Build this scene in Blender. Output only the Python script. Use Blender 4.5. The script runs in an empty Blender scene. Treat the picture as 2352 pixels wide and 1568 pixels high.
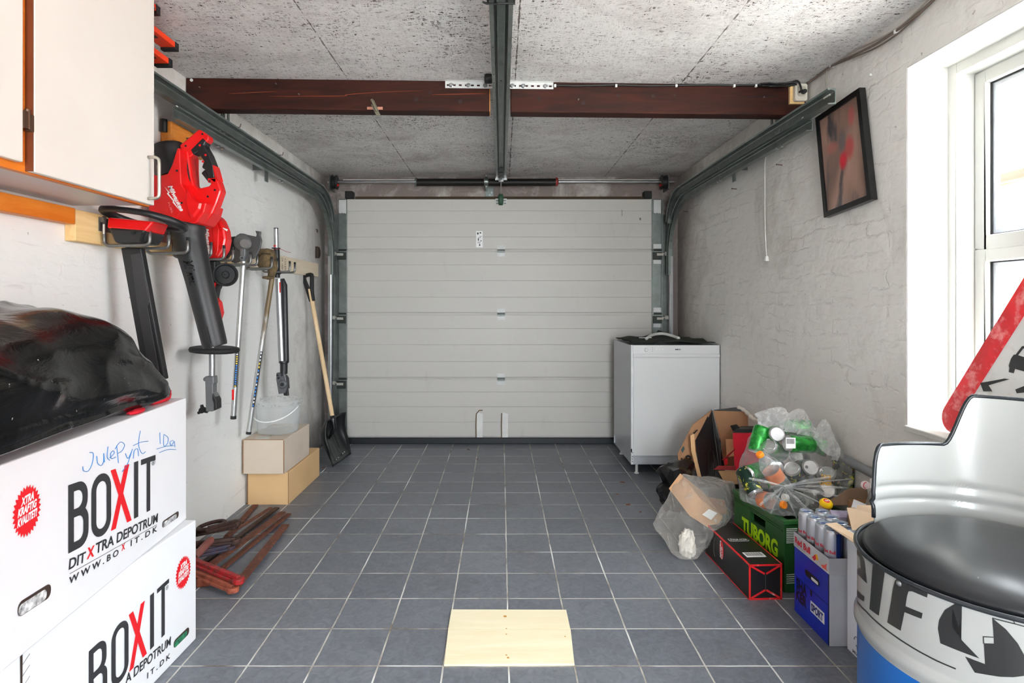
import bpy, bmesh, math, random
from mathutils import Vector, Matrix, Euler

random.seed(7)
scene = bpy.context.scene
COL = scene.collection
PI = math.pi

# ------------------------------------------------------------------ camera, world, exposure
F, CX, CY, EYE = 1320.0, 1151.0, 696.0, 1.10
cam_data = bpy.data.cameras.new('camera')
cam = bpy.data.objects.new('camera', cam_data)
COL.objects.link(cam)
cam.location = (0, 0, EYE)
cam.rotation_euler = (PI / 2, 0, 0)
cam_data.sensor_width = 36.0
cam_data.lens = F / 2352.0 * 36.0
cam_data.shift_x = (1176 - CX) / 2352.0
cam_data.shift_y = -(784 - CY) / 2352.0
cam_data.clip_start = 0.02
scene.camera = cam

scene.view_settings.view_transform = 'Standard'
scene.view_settings.look = 'None'
scene.view_settings.gamma = 1.0
scene.view_settings.exposure = 0.46
scene.view_settings.use_curve_mapping = False
scene.cycles.max_bounces = 8
scene.cycles.diffuse_bounces = 5
scene.cycles.glossy_bounces = 4
scene.cycles.transparent_max_bounces = 18
scene.cycles.transmission_bounces = 8
scene.cycles.sample_clamp_indirect = 8
scene.cycles.caustics_reflective = False
scene.cycles.caustics_refractive = False

world = bpy.data.worlds.new('overcast_sky')
scene.world = world
world.use_nodes = True
wn = world.node_tree
wn.nodes.clear()
w_out = wn.nodes.new('ShaderNodeOutputWorld')
w_bg = wn.nodes.new('ShaderNodeBackground')
w_bg.inputs[0].default_value = (0.88, 0.95, 1.0, 1)
w_bg.inputs[1].default_value = 20.0
wn.links.new(w_bg.outputs[0], w_out.inputs[0])

sun_data = bpy.data.lights.new('sun', 'SUN'); sun_data.energy = 62.0; sun_data.angle = 0.05; sun_data.color = (1.0, 0.97, 0.93)
sun = bpy.data.objects.new('sun', sun_data); COL.objects.link(sun)
sun.rotation_euler = Vector((0.42, -0.45, -1.0)).to_track_quat('-Z', 'Y').to_euler()   # from beyond the garage door and the left: lights the yards only

def portal(loc, rot, sx, sy):
    l = bpy.data.lights.new('sky_portal', 'AREA')
    l.shape = 'RECTANGLE'; l.size = sx; l.size_y = sy
    l.cycles.is_portal = True
    o = bpy.data.objects.new('sky_portal', l); COL.objects.link(o)
    o.location = loc; o.rotation_euler = rot
portal((1.70, 1.24, 1.30), (0, PI / 2, 0), 1.24, 1.52)        # side window, shining towards -x
portal((0.40, -1.85, 1.02), (PI / 2, 0, 0), 0.84, 2.04)       # opening added in the rear wall for fill light, shining towards +y

# ------------------------------------------------------------------ helpers
def W(px, py, y):
    """the place in the room at depth y that lies on a sight line"""
    return Vector(((px - CX) / F * y, y, EYE + (CY - py) / F * y))

def lin(c):
    r = []
    for v in c:
        v = v / 255.0
        r.append(v / 12.92 if v <= 0.04045 else ((v + 0.055) / 1.055) ** 2.4)
    return (r[0], r[1], r[2], 1.0)

MATS = {}
class NT:
    def __init__(s, name):
        s.m = bpy.data.materials.new(name); s.m.use_nodes = True
        s.t = s.m.node_tree; s.t.nodes.clear()
        s.out = s.n('ShaderNodeOutputMaterial')
        s.p = s.n('ShaderNodeBsdfPrincipled')
        s.l(s.p.outputs[0], s.out.inputs[0])
    def n(s, k, **kw):
        a = s.t.nodes.new(k)
        for q, v in kw.items(): setattr(a, q, v)
        return a
    def l(s, a, b): s.t.links.new(a, b)
    def coord(s, scale=(1, 1, 1)):
        tc = s.n('ShaderNodeTexCoord'); mp = s.n('ShaderNodeMapping')
        mp.inputs['Scale'].default_value = scale
        s.l(tc.outputs['Object'], mp.inputs[0]); return mp.outputs[0]
    def noise(s, vec, scale, detail=4, rough=0.55, dist=0.0):
        a = s.n('ShaderNodeTexNoise'); a.inputs['Scale'].default_value = scale
        a.inputs['Detail'].default_value = detail; a.inputs['Roughness'].default_value = rough
        a.inputs['Distortion'].default_value = dist
        if vec is not None: s.l(vec, a.inputs['Vector'])
        return a.outputs['Fac']
    def ramp(s, fac, a, b, ca=(0, 0, 0, 1), cb=(1, 1, 1, 1)):
        r = s.n('ShaderNodeValToRGB'); e = r.color_ramp.elements
        e[0].position = a; e[1].position = b; e[0].color = ca; e[1].color = cb
        s.l(fac, r.inputs[0]); return r.outputs[0]
    def math(s, op, a, b=None, c=None):
        m = s.n('ShaderNodeMath', operation=op)
        for i, v in enumerate((a, b, c)):
            if v is None: continue
            if isinstance(v, (int, float)): m.inputs[i].default_value = v
            else: s.l(v, m.inputs[i])
        return m.outputs[0]
    def mix(s, fac, a, b, mode='MIX'):
        m = s.n('ShaderNodeMix', data_type='RGBA', blend_type=mode)
        for i, v in ((0, fac), (6, a), (7, b)):
            if isinstance(v, (int, float)): m.inputs[i].default_value = v
            elif isinstance(v, tuple): m.inputs[i].default_value = v
            else: s.l(v, m.inputs[i])
        return m.outputs[2]
    def bump(s, h, strength=0.3, dist=0.01, prev=None):
        b = s.n('ShaderNodeBump'); b.inputs['Strength'].default_value = strength
        b.inputs['Distance'].default_value = dist
        s.l(h, b.inputs['Height'])
        if prev is not None: s.l(prev, b.inputs['Normal'])
        return b.outputs[0]
    def color(s, c): s.l(c, s.p.inputs['Base Color'])
    def normal(s, nrm): s.l(nrm, s.p.inputs['Normal'])

def mat(name, c, rough=0.5, metal=0.0, var=0.06, vscale=8, bump=0.0, bscale=60, stretch=(1, 1, 1), spec=0.5, coat=0.0, alpha=1.0, dirt=None, dirt_amt=0.5):
    if name in MATS: return MATS[name]
    s = NT(name); base = lin(c)
    s.p.inputs['Roughness'].default_value = rough
    s.p.inputs['Metallic'].default_value = metal
    s.p.inputs['Specular IOR Level'].default_value = spec
    s.p.inputs['Coat Weight'].default_value = coat
    s.p.inputs['Alpha'].default_value = alpha
    co = s.coord(stretch)
    f = s.noise(co, vscale, 5)
    dk = tuple(v * (1 - var * 2.2) for v in base[:3]) + (1,)
    lt = tuple(min(1, v * (1 + var * 1.6)) for v in base[:3]) + (1,)
    c1 = s.mix(s.ramp(f, 0.3, 0.7), dk, lt)
    if dirt is not None:
        g = s.noise(co, vscale * 2.3, 8, 0.65)
        c1 = s.mix(s.ramp(g, 0.62 - 0.2 * dirt_amt, 0.74 - 0.1 * dirt_amt), c1, lin(dirt))
    s.color(c1)
    if bump > 0: s.normal(s.bump(s.noise(co, bscale, 6), bump, 0.004))
    MATS[name] = s.m
    return s.m

def wood(name, c, c2, grain=(1, 14, 14), rough=0.6, sc=3.0, crack=None):
    if name in MATS: return MATS[name]
    s = NT(name); s.p.inputs['Roughness'].default_value = rough; s.p.inputs['Specular IOR Level'].default_value = 0.25
    co = s.coord(grain)
    f = s.noise(co, sc, 6, 0.6, 1.2)
    c1 = s.mix(s.ramp(f, 0.35, 0.68), lin(c), lin(c2))
    if crack is not None:
        g = s.noise(s.coord((0.35, 12, 12)), 3.0, 3, 0.5, 0.4)
        d = s.math('ABSOLUTE', s.math('SUBTRACT', g, 0.5))
        g2 = s.noise(s.coord((0.7, 3, 3)), 2.2, 2)
        c1 = s.mix(s.math('MULTIPLY', s.math('LESS_THAN', d, 0.006), s.math('GREATER_THAN', g2, 0.55)), c1, lin(crack))
    s.color(c1); s.normal(s.bump(f, 0.25, 0.003))
    MATS[name] = s.m; return s.m

def clear_film(name, tint=(235, 238, 238), base_op=0.10, edge_op=0.55, rough=0.12, wr=18):
    """thin plastic film: mostly see-through, whiter where seen at a slant or wrinkled"""
    if name in MATS: return MATS[name]
    s = NT(name)
    s.p.inputs['Base Color'].default_value = lin(tint)
    s.p.inputs['Roughness'].default_value = rough
    s.p.inputs['Specular IOR Level'].default_value = 0.8
    tr = s.n('ShaderNodeBsdfTransparent'); tr.inputs[0].default_value = (0.97, 0.975, 0.97, 1)
    mx = s.n('ShaderNodeMixShader'); lw = s.n('ShaderNodeLayerWeight'); lw.inputs[0].default_value = 0.35
    n1 = s.noise(s.coord(), wr, 5, 0.6, 1.0)
    nr = s.bump(n1, 0.9, 0.02)
    s.normal(nr)
    w = s.ramp(n1, 0.52, 0.72)
    op = s.math('ADD', s.math('MULTIPLY', lw.outputs['Facing'], edge_op), s.math('MULTIPLY', w, 0.22))
    op = s.math('ADD', op, base_op)
    op = s.math('MINIMUM', op, 0.95)
    s.l(op, mx.inputs[0]); s.l(tr.outputs[0], mx.inputs[1]); s.l(s.p.outputs[0], mx.inputs[2])
    s.l(mx.outputs[0], s.out.inputs[0])
    MATS[name] = s.m; return s.m

# ---- mesh builder
class MB:
    def __init__(s): s.v = []; s.f = []
    def add(s, vs, fs):
        b = len(s.v); s.v += [Vector(v) for v in vs]; s.f += [tuple(b + i for i in f) for f in fs]; return s
    def box(s, x0, x1, y0, y1, z0, z1):
        vs = [(x, y, z) for z in (z0, z1) for y in (y0, y1) for x in (x0, x1)]
        return s.add(vs, [(0, 2, 3, 1), (4, 5, 7, 6), (0, 1, 5, 4), (2, 6, 7, 3), (0, 4, 6, 2), (1, 3, 7, 5)])
    def hexa(s, b, t):   # bottom 4 pts (ccw from above) and top 4 pts
        return s.add(list(b) + list(t), [(3, 2, 1, 0), (4, 5, 6, 7), (0, 1, 5, 4), (1, 2, 6, 5), (2, 3, 7, 6), (3, 0, 4, 7)])
    def obox(s, c, size, rot=None):
        m = MB().box(-size[0] / 2, size[0] / 2, -size[1] / 2, size[1] / 2, -size[2] / 2, size[2] / 2)
        M = (rot.to_matrix() if isinstance(rot, Euler) else rot) if rot is not None else Matrix.Identity(3)
        return s.add([M @ v + Vector(c) for v in m.v], m.f)
    def frame(s, d):
        d = Vector(d).normalized(); up = Vector((0, 0, 1)) if abs(d.z) < 0.95 else Vector((0, 1, 0))
        a = d.cross(up).normalized(); return d, a, a.cross(d).normalized()
    def cyl(s, p0, p1, r0, r1=None, n=16, caps=True):
        p0, p1 = Vector(p0), Vector(p1); r1 = r0 if r1 is None else r1
        d, a, b = s.frame(p1 - p0); vs = []
        for p, r in ((p0, r0), (p1, r1)):
            for i in range(n):
                t = 2 * PI * i / n; vs.append(p + a * (r * math.cos(t)) + b * (r * math.sin(t)))
        fs = [(i, (i + 1) % n, n + (i + 1) % n, n + i) for i in range(n)]
        if caps: fs += [tuple(range(n - 1, -1, -1)), tuple(range(n, 2 * n))]
        return s.add(vs, fs)
    def lathe(s, prof, org=(0, 0, 0), axis=(0, 0, 1), n=32, a0=0.0, a1=2 * PI):
        """prof: (radius, along) pairs"""
        org = Vector(org); d, a, b = s.frame(axis); full = abs(a1 - a0 - 2 * PI) < 1e-6
        m = n if full else n + 1; vs = []
        for r, h in prof:
            for i in range(m):
                t = a0 + (a1 - a0) * i / n
                vs.append(org + d * h + a * (r * math.cos(t)) + b * (r * math.sin(t)))
        fs = []
        for k in range(len(prof) - 1):
            for i in range(n):
                j = (i + 1) % m
                fs.append((k * m + i, k * m + j, (k + 1) * m + j, (k + 1) * m + i))
        return s.add(vs, fs)
    def tube(s, pts, r, n=8, closed=False, caps=True):
        pts = [Vector(p) for p in pts]; N = len(pts); rs = r if isinstance(r, (list, tuple)) else [r] * N
        d0 = (pts[1] - pts[0]).normalized(); _, a, b = s.frame(d0); vs = []; prev = d0
        for i, p in enumerate(pts):
            if closed: d = (pts[(i + 1) % N] - pts[i - 1]).normalized()
            elif i == 0: d = d0
            elif i == N - 1: d = (pts[-1] - pts[-2]).normalized()
            else: d = ((pts[i + 1] - p).normalized() + (p - pts[i - 1]).normalized()).normalized()
            q = prev.rotation_difference(d); a = q @ a; b = q @ b; prev = d
            for k in range(n):
                t = 2 * PI * k / n; vs.append(p + a * (rs[i] * math.cos(t)) + b * (rs[i] * math.sin(t)))
        fs = []; M = N if closed else N - 1
        for i in range(M):
            j = (i + 1) % N
            for k in range(n):
                l = (k + 1) % n; fs.append((i * n + k, i * n + l, j * n + l, j * n + k))
        if caps and not closed: fs += [tuple(range(n - 1, -1, -1)), tuple(range((N - 1) * n, N * n))]
        return s.add(vs, fs)
    def prism(s, poly, o, u, v, t):
        """poly (a,b) in the plane o+a*u+b*v, extruded by vector t"""
        o, u, v, t = Vector(o), Vector(u), Vector(v), Vector(t); n = len(poly)
        vs = [o + u * a + v * b for a, b in poly]; vs += [p + t for p in vs]
        fs = [tuple(range(n - 1, -1, -1)), tuple(range(n, 2 * n))]
        fs += [(i, (i + 1) % n, n + (i + 1) % n, n + i) for i in range(n)]
        return s.add(vs, fs)
    def ring(s, outer, inner, o, u, v, t):
        o, u, v, t = Vector(o), Vector(u), Vector(v), Vector(t); n = len(outer)
        A = [o + u * a + v * b for a, b in outer]; B = [o + u * a + v * b for a, b in inner]
        vs = A + B + [p + t for p in A] + [p + t for p in B]; fs = []
        for i in range(n):
            j = (i + 1) % n
            fs += [(i, j, n + j, n + i), (2 * n + i, 3 * n + i, 3 * n + j, 2 * n + j), (i, 2 * n + i, 2 * n + j, j), (n + i, n + j, 3 * n + j, 3 * n + i)]
        return s.add(vs, fs)
    def sweep_yz(s, prof, path, x0):
        """profile (a=across x, b=outward in the bend plane) along a path of (y,z)"""
        P = [Vector((0, a, b)) for a, b in path]; n = len(prof); N = len(P); vs = []
        for i, p in enumerate(P):
            d = (P[min(i + 1, N - 1)] - P[max(i - 1, 0)]).normalized()
            nn = Vector((0, -d.z, d.y))
            for a, b in prof: vs.append(p + nn * b + Vector((x0 + a, 0, 0)))
        fs = [(i * n + k, i * n + (k + 1) % n, (i + 1) * n + (k + 1) % n, (i + 1) * n + k) for i in range(N - 1) for k in range(n)]
        fs += [tuple(range(n - 1, -1, -1)), tuple(range((N - 1) * n, N * n))]
        return s.add(vs, fs)
    def merge(s, o, M=None):
        return s.add([(M @ v if M is not None else v) for v in o.v], o.f)

ROOTS = {}
def thing(name, label, cat, loc, group=None, kind=None, rot=None):
    o = bpy.data.objects.new(name, None); COL.objects.link(o)
    o.empty_display_size = 0.05
    o.location = loc
    if rot is not None: o.rotation_euler = rot
    if label: o['label'] = label; o['category'] = cat
    if group: o['group'] = group
    if kind: o['kind'] = kind
    ROOTS[o] = (Vector(loc), rot is not None)
    return o

def obj(name, mb, m, parent=None, bevel=0.0, smooth=False, sub=0, label=None, cat=None, group=None, kind=None, seg=2, solid=0.0, angle=35, local=False, smooth_angle=None, origin=None):
    me = bpy.data.meshes.new(name)
    vs = mb.v
    root = parent
    while root is not None and root not in ROOTS: root = root.parent
    org = Vector((0, 0, 0)); loc = None
    if parent is not None:
        if root is not None and not ROOTS[root][1] and not local: org = ROOTS[root][0]
    else:
        if origin is not None: org = Vector(origin)
        else:
            xs = [v.x for v in vs]; ys = [v.y for v in vs]; zs = [v.z for v in vs]
            org = Vector(((min(xs) + max(xs)) / 2, (min(ys) + max(ys)) / 2, min(zs)))
        loc = org
    me.from_pydata([v - org for v in vs], [], mb.f)
    bm = bmesh.new(); bm.from_mesh(me)
    bmesh.ops.remove_doubles(bm, verts=bm.verts, dist=1e-6)
    bmesh.ops.recalc_face_normals(bm, faces=bm.faces)
    bm.to_mesh(me); bm.free(); me.update()
    if m is not None:
        for mm in (m if isinstance(m, (list, tuple)) else [m]): me.materials.append(mm)
    o = bpy.data.objects.new(name, me); COL.objects.link(o)
    if parent is not None: o.parent = parent
    else:
        o.location = loc; ROOTS[o] = (loc, False)
    if bevel > 0:
        b = o.modifiers.new('bevel', 'BEVEL'); b.width = bevel; b.segments = seg; b.limit_method = 'ANGLE'; b.angle_limit = math.radians(angle)
    if solid > 0:
        d = o.modifiers.new('solid', 'SOLIDIFY'); d.thickness = solid
    if sub > 0:
        d = o.modifiers.new('sub', 'SUBSURF'); d.levels = sub; d.render_levels = sub
    if smooth:
        for p in me.polygons: p.use_smooth = True
        if smooth_angle: me.set_sharp_from_angle(angle=math.radians(smooth_angle))
    if label: o['label'] = label
    if cat: o['category'] = cat
    if group: o['group'] = group
    if kind: o['kind'] = kind
    return o

def arc(cx, cy, r, a0, a1, n=8):
    return [(cx + r * math.cos(math.radians(a0 + (a1 - a0) * i / n)), cy + r * math.sin(math.radians(a0 + (a1 - a0) * i / n))) for i in range(n + 1)]

def rrect(x0, x1, y0, y1, r, n=4):
    return arc(x1 - r, y1 - r, r, 0, 90, n) + arc(x0 + r, y1 - r, r, 90, 180, n) + arc(x0 + r, y0 + r, r, 180, 270, n) + arc(x1 - r, y0 + r, r, 270, 360, n)

def catmull(pts, k=6, closed=False):
    P = [Vector(p) for p in pts]; N = len(P); out = []
    R = range(N) if closed else range(N - 1)
    for i in R:
        p0 = P[(i - 1) % N] if closed or i > 0 else P[0]
        p1, p2 = P[i], P[(i + 1) % N]
        p3 = P[(i + 2) % N] if closed or i + 2 < N else P[-1]
        for j in range(k):
            t = j / k
            out.append(0.5 * ((2 * p1) + (p2 - p0) * t + (2 * p0 - 5 * p1 + 4 * p2 - p3) * t * t + (3 * p1 - p0 - 3 * p2 + p3) * t ** 3))
    if not closed: out.append(P[-1])
    return out

def bez_text(s, size=1.0, bold=0.0, sx=1.0, shear=0.0, align='LEFT', spacing=1.0):
    """flat outline text as (verts2d, faces); letters of the built-in font"""
    cu = bpy.data.curves.new('txt', 'FONT'); cu.body = s; cu.size = size; cu.offset = bold; cu.shear = shear
    cu.align_x = align; cu.fill_mode = 'FRONT'; cu.resolution_u = 4; cu.space_character = spacing
    o = bpy.data.objects.new('txt', cu); COL.objects.link(o)
    bpy.context.view_layer.update()
    dg = bpy.context.evaluated_depsgraph_get()
    me = bpy.data.meshes.new_from_object(o.evaluated_get(dg))
    v = [(p.co.x * sx, p.co.y) for p in me.vertices]; f = [tuple(p.vertices) for p in me.polygons]
    bpy.data.objects.remove(o); bpy.data.curves.remove(cu); bpy.data.meshes.remove(me)
    return v, f

def text_mb(mb, s, o, u, v, h, bold=0.0, sx=1.0, shear=0.0, align='LEFT', spacing=1.0, lift=None, mapf=None, width=None):
    """lettering of cap height h lying in plane o,u,v; width rescales it to that length"""
    vs, fs = bez_text(s, 1.0, bold, sx, shear, align, spacing)
    if not vs: return mb
    top = 0.73
    k = h / top; kx = k
    if width is not None:
        xs = [a for a, b in vs]; kx = width / (max(xs) - min(xs)); x0 = min(xs)
        vs = [(a - x0, b) for a, b in vs]
    o, u, v = Vector(o), Vector(u), Vector(v)
    pts = [(o + u * (a * kx) + v * (b * k)) if mapf is None else mapf(a * kx, b * k) for a, b in vs]
    mb.add(pts, fs); return mb
from mathutils import noise as mnoise
def RP(px, py, p0, nrm):
    """where a sight line meets the plane through p0"""
    d = Vector(((px - CX) / F, 1.0, (CY - py) / F)); e = Vector((0, 0, EYE)); nrm = Vector(nrm)
    return e + d * ((Vector(p0) - e).dot(nrm) / d.dot(nrm))
def G(px, py, z=0.0):
    y = (EYE - z) * F / (py - CY); return Vector(((px - CX) / F * y, y, z))
def islands(mb):
    par = list(range(len(mb.v)))
    def find(a):
        while par[a] != a: par[a] = par[par[a]]; a = par[a]
        return a
    for f in mb.f:
        r = find(f[0])
        for i in f[1:]: par[find(i)] = r
    g = {}
    for f in mb.f: g.setdefault(find(f[0]), []).append(f)
    out = []
    for fs in g.values():
        ids = sorted({i for f in fs for i in f}); mp = {k: j for j, k in enumerate(ids)}
        m = MB(); m.v = [mb.v[i] for i in ids]; m.f = [tuple(mp[i] for i in f) for f in fs]; out.append(m)
    return out
def each(name, mb, *a, **k): return [obj(name, m, *a, **k) for m in islands(mb)]
def blob(c, r, n=24, e=2.0, fn=None, e2=None):
    """rounded box / egg: exponent e in plan, fn(dir)->offset factor"""
    m = MB(); rings = n // 2; vs = []
    def pw(v, q): return math.copysign(abs(v) ** (2.0 / q), v)
    e2 = e2 or e
    for i in range(rings + 1):
        ph = -PI / 2 + PI * i / rings
        for j in range(n):
            th = 2 * PI * j / n
            d = Vector((pw(math.cos(ph), e2) * pw(math.cos(th), e), pw(math.cos(ph), e2) * pw(math.sin(th), e), pw(math.sin(ph), e2)))
            p = Vector((d.x * r[0], d.y * r[1], d.z * r[2]))
            if fn: p = fn(p, d)
            vs.append(p + Vector(c))
    fs = [(i * n + j, i * n + (j + 1) % n, (i + 1) * n + (j + 1) % n, (i + 1) * n + j) for i in range(rings) for j in range(n)]
    return m.add(vs, fs)
# ------------------------------------------------------------------ setting materials
def m_wall(name, tone, dirt, brick_bump=0.8, dirt_lo=0.62, dirt_hi=0.80, corner=None, lumps=0.5, mdirt=0.22):
    s = NT(name); s.p.inputs['Roughness'].default_value = 0.75
    tc = s.n('ShaderNodeTexCoord'); ob = tc.outputs['Object']; sp = s.n('ShaderNodeSeparateXYZ'); cb = s.n('ShaderNodeCombineXYZ')
    s.l(ob, sp.inputs[0])
    wob = s.noise(ob, 3.0, 4, 0.6); fine = s.noise(ob, 13.0, 4, 0.65)
    along = s.math('ADD', sp.outputs['Y'], s.math('ADD', sp.outputs['X'], s.math('MULTIPLY', fine, 0.09)))
    up = s.math('ADD', sp.outputs['Z'], s.math('ADD', s.math('MULTIPLY', wob, 0.06), s.math('MULTIPLY', fine, 0.05)))
    s.l(along, cb.inputs[0]); s.l(up, cb.inputs[1])
    br = s.n('ShaderNodeTexBrick')
    br.inputs['Scale'].default_value = 1.0
    br.inputs['Brick Width'].default_value = 0.235; br.inputs['Row Height'].default_value = 0.064
    br.inputs['Mortar Size'].default_value = 0.008; br.inputs['Mortar Smooth'].default_value = 1.0
    s.l(cb.outputs[0], br.inputs['Vector'])
    worn = s.ramp(s.noise(s.coord((1, 1, 2.2)), 3.2, 4, .6), 0.50, 0.70)
    h1 = s.math('MULTIPLY', br.outputs['Fac'], s.math('MULTIPLY', worn, -1.0))
    mid = s.noise(s.coord((1, 1, 1.35)), 12.0, 3, 0.5, 0.2); grit = s.noise(ob, 130.0, 3, 0.5)
    b1 = s.bump(h1, brick_bump, 0.014)
    b2 = s.bump(mid, lumps, 0.022, b1); b3 = s.bump(grit, 0.22, 0.002, b2)
    s.normal(b3)
    d1 = s.noise(s.coord((1, 1, 0.8)), 2.2, 8, 0.7, 0.8)
    c = s.mix(s.math('MULTIPLY', s.ramp(d1, dirt_lo, dirt_hi), .8), lin(tone), lin(dirt))
    sm = s.noise(s.coord((1, 0.55, 3.8)), 8.0, 6, 0.7, 1.5)
    c = s.mix(s.math('MULTIPLY', s.ramp(sm, 0.60, 0.72), 0.30), c, lin(dirt))
    c = s.mix(s.math('MULTIPLY', s.math('MULTIPLY', br.outputs['Fac'], worn), mdirt), c, lin(dirt))
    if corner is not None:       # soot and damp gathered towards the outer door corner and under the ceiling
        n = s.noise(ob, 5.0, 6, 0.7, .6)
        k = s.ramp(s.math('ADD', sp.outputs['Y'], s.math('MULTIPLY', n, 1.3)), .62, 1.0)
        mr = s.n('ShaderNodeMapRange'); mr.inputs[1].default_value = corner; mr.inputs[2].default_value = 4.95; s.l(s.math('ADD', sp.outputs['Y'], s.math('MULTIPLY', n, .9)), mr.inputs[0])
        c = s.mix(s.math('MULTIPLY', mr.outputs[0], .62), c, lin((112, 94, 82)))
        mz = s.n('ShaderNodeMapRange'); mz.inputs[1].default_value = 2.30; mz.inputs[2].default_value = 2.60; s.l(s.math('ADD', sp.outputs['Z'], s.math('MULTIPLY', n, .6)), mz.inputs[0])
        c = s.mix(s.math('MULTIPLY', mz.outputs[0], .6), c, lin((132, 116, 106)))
    sp2 = s.noise(ob, 38.0, 2)
    c = s.mix(s.math('MULTIPLY', s.ramp(sp2, 0.74, 0.78), 0.5), c, lin((110, 90, 75)))
    s.color(c); return s.m

def m_ceiling():
    s = NT('wood_wool_board'); s.p.inputs['Roughness'].default_value = 0.9
    tc = s.n('ShaderNodeTexCoord')
    warp = s.n('ShaderNodeTexNoise'); warp.inputs['Scale'].default_value = 7.0; warp.inputs['Detail'].default_value = 2
    s.l(tc.outputs['Object'], warp.inputs['Vector'])
    vm = s.n('ShaderNodeVectorMath', operation='MULTIPLY_ADD')
    s.l(warp.outputs['Color'], vm.inputs[0]); vm.inputs[1].default_value = (0.055, 0.055, 0); s.l(tc.outputs['Object'], vm.inputs[2])
    def strands(scale, sx, sy, rot):
        mp = s.n('ShaderNodeMapping'); mp.inputs['Scale'].default_value = (sx, sy, 1); mp.inputs['Rotation'].default_value = (0, 0, rot)
        s.l(vm.outputs[0], mp.inputs[0])
        f = s.noise(mp.outputs[0], scale, 3, 0.55, 0.25)
        return s.math('SUBTRACT', 1.0, s.math('MULTIPLY', s.math('ABSOLUTE', s.math('SUBTRACT', f, 0.5)), 7.0))
    a = strands(88, 0.20, 1.0, 0.4); b = strands(94, 1.0, 0.22, 0.9); c = strands(100, 0.24, 1.1, -0.35)
    h = s.math('MAXIMUM', s.math('MAXIMUM', a, b), c)
    patch = s.noise(tc.outputs['Object'], 2.1, 4, .6)
    lo = s.math('ADD', 0.16, s.math('MULTIPLY', s.ramp(patch, 0.38, 0.66), 0.44))
    hole = s.math('LESS_THAN', h, lo)
    sp = s.n('ShaderNodeSeparateXYZ'); s.l(tc.outputs['Object'], sp.inputs[0])
    grime = s.noise(s.coord((1, 1.6, 1)), 1.7, 6, 0.65, 0.6)
    base = s.mix(s.ramp(grime, 0.46, 0.78), lin((247, 245, 243)), lin((190, 181, 179)))
    base = s.mix(s.ramp(h, 0.2, 1.0), s.mix(0.62, base, lin((104, 92, 88))), base)
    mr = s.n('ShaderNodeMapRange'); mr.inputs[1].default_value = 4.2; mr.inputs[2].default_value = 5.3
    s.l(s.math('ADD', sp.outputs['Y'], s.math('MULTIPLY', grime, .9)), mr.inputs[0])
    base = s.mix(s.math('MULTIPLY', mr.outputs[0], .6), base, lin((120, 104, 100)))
    c1 = s.mix(hole, base, lin((60, 48, 44)))
    # dirty joints between the boards
    jn = s.noise(tc.outputs['Object'], 16, 4, .7)
    for xj, wj in ((-0.685, .005), (0.063, .006), (0.82, .005)):
        dx = s.math('ABSOLUTE', s.math('SUBTRACT', sp.outputs['X'], xj))
        c1 = s.mix(s.math('MULTIPLY', s.math('LESS_THAN', dx, s.math('MULTIPLY', s.math('SUBTRACT', jn, .40), wj * 4)), .75), c1, lin((70, 54, 46)))
    s.color(c1)
    s.normal(s.bump(h, 0.8, 0.006)); return s.m

def m_floor():
    s = NT('slate_grey_tiles')
    tc = s.n('ShaderNodeTexCoord'); mp = s.n('ShaderNodeMapping')
    mp.inputs['Location'].default_value = (-0.0235 + 0.1985 * 20, -1.743 + 0.1993 * 20, 0)
    wv = s.noise(tc.outputs['Object'], 9.0, 2)
    s.l(tc.outputs['Object'], mp.inputs[0])
    vm = s.n('ShaderNodeVectorMath', operation='ADD'); cb = s.n('ShaderNodeCombineXYZ')
    jit = s.math('MULTIPLY', s.math('SUBTRACT', wv, 0.5), 0.004)
    s.l(jit, cb.inputs[0]); s.l(jit, cb.inputs[1]); s.l(mp.outputs[0], vm.inputs[0]); s.l(cb.outputs[0], vm.inputs[1])
    br = s.n('ShaderNodeTexBrick'); br.offset = 0.0; br.squash = 1.0
    br.inputs['Scale'].default_value = 1.0
    br.inputs['Brick Width'].default_value = 0.1985; br.inputs['Row Height'].default_value = 0.1993
    br.inputs['Mortar Size'].default_value = 0.0030; br.inputs['Mortar Smooth'].default_value = 0.25
    br.inputs['Color1'].default_value = lin((104, 108, 117)); br.inputs['Color2'].default_value = lin((118, 122, 130))
    s.l(vm.outputs[0], br.inputs['Vector'])
    st = s.noise(tc.outputs['Object'], 30.0, 8, 0.7, 1.4)
    tile = s.mix(s.ramp(st, 0.35, 0.75), s.mix(0.25, br.outputs['Color'], (0.02, 0.02, 0.025, 1)), s.mix(0.16, br.outputs['Color'], lin((190, 196, 205))))
    blot = s.noise(tc.outputs['Object'], 3.0, 5, 0.6)
    tile = s.mix(s.math('MULTIPLY', s.ramp(blot, 0.55, 0.75), 0.25), tile, lin((60, 58, 55)))
    gd = s.noise(tc.outputs['Object'], 5.0, 4, 0.6)
    grout = s.mix(s.ramp(gd, 0.47, 0.66), lin((196, 192, 184)), lin((118, 106, 92)))
    g2 = s.noise(tc.outputs['Object'], 2.3, 2)
    grout = s.mix(s.ramp(g2, 0.52, 0.64), grout, lin((240, 240, 238)))
    s.color(s.mix(br.outputs['Fac'], tile, grout))
    ro = s.math('ADD', 0.32, s.math('MULTIPLY', st, 0.22))
    s.l(s.math('ADD', ro, s.math('MULTIPLY', br.outputs['Fac'], 0.4)), s.p.inputs['Roughness'])
    s.p.inputs['Specular IOR Level'].default_value = 0.6
    b = s.bump(s.math('SUBTRACT', 1.0, br.outputs['Fac']), 0.6, 0.002)
    s.normal(s.bump(st, 0.16, 0.003, b)); return s.m

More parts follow.
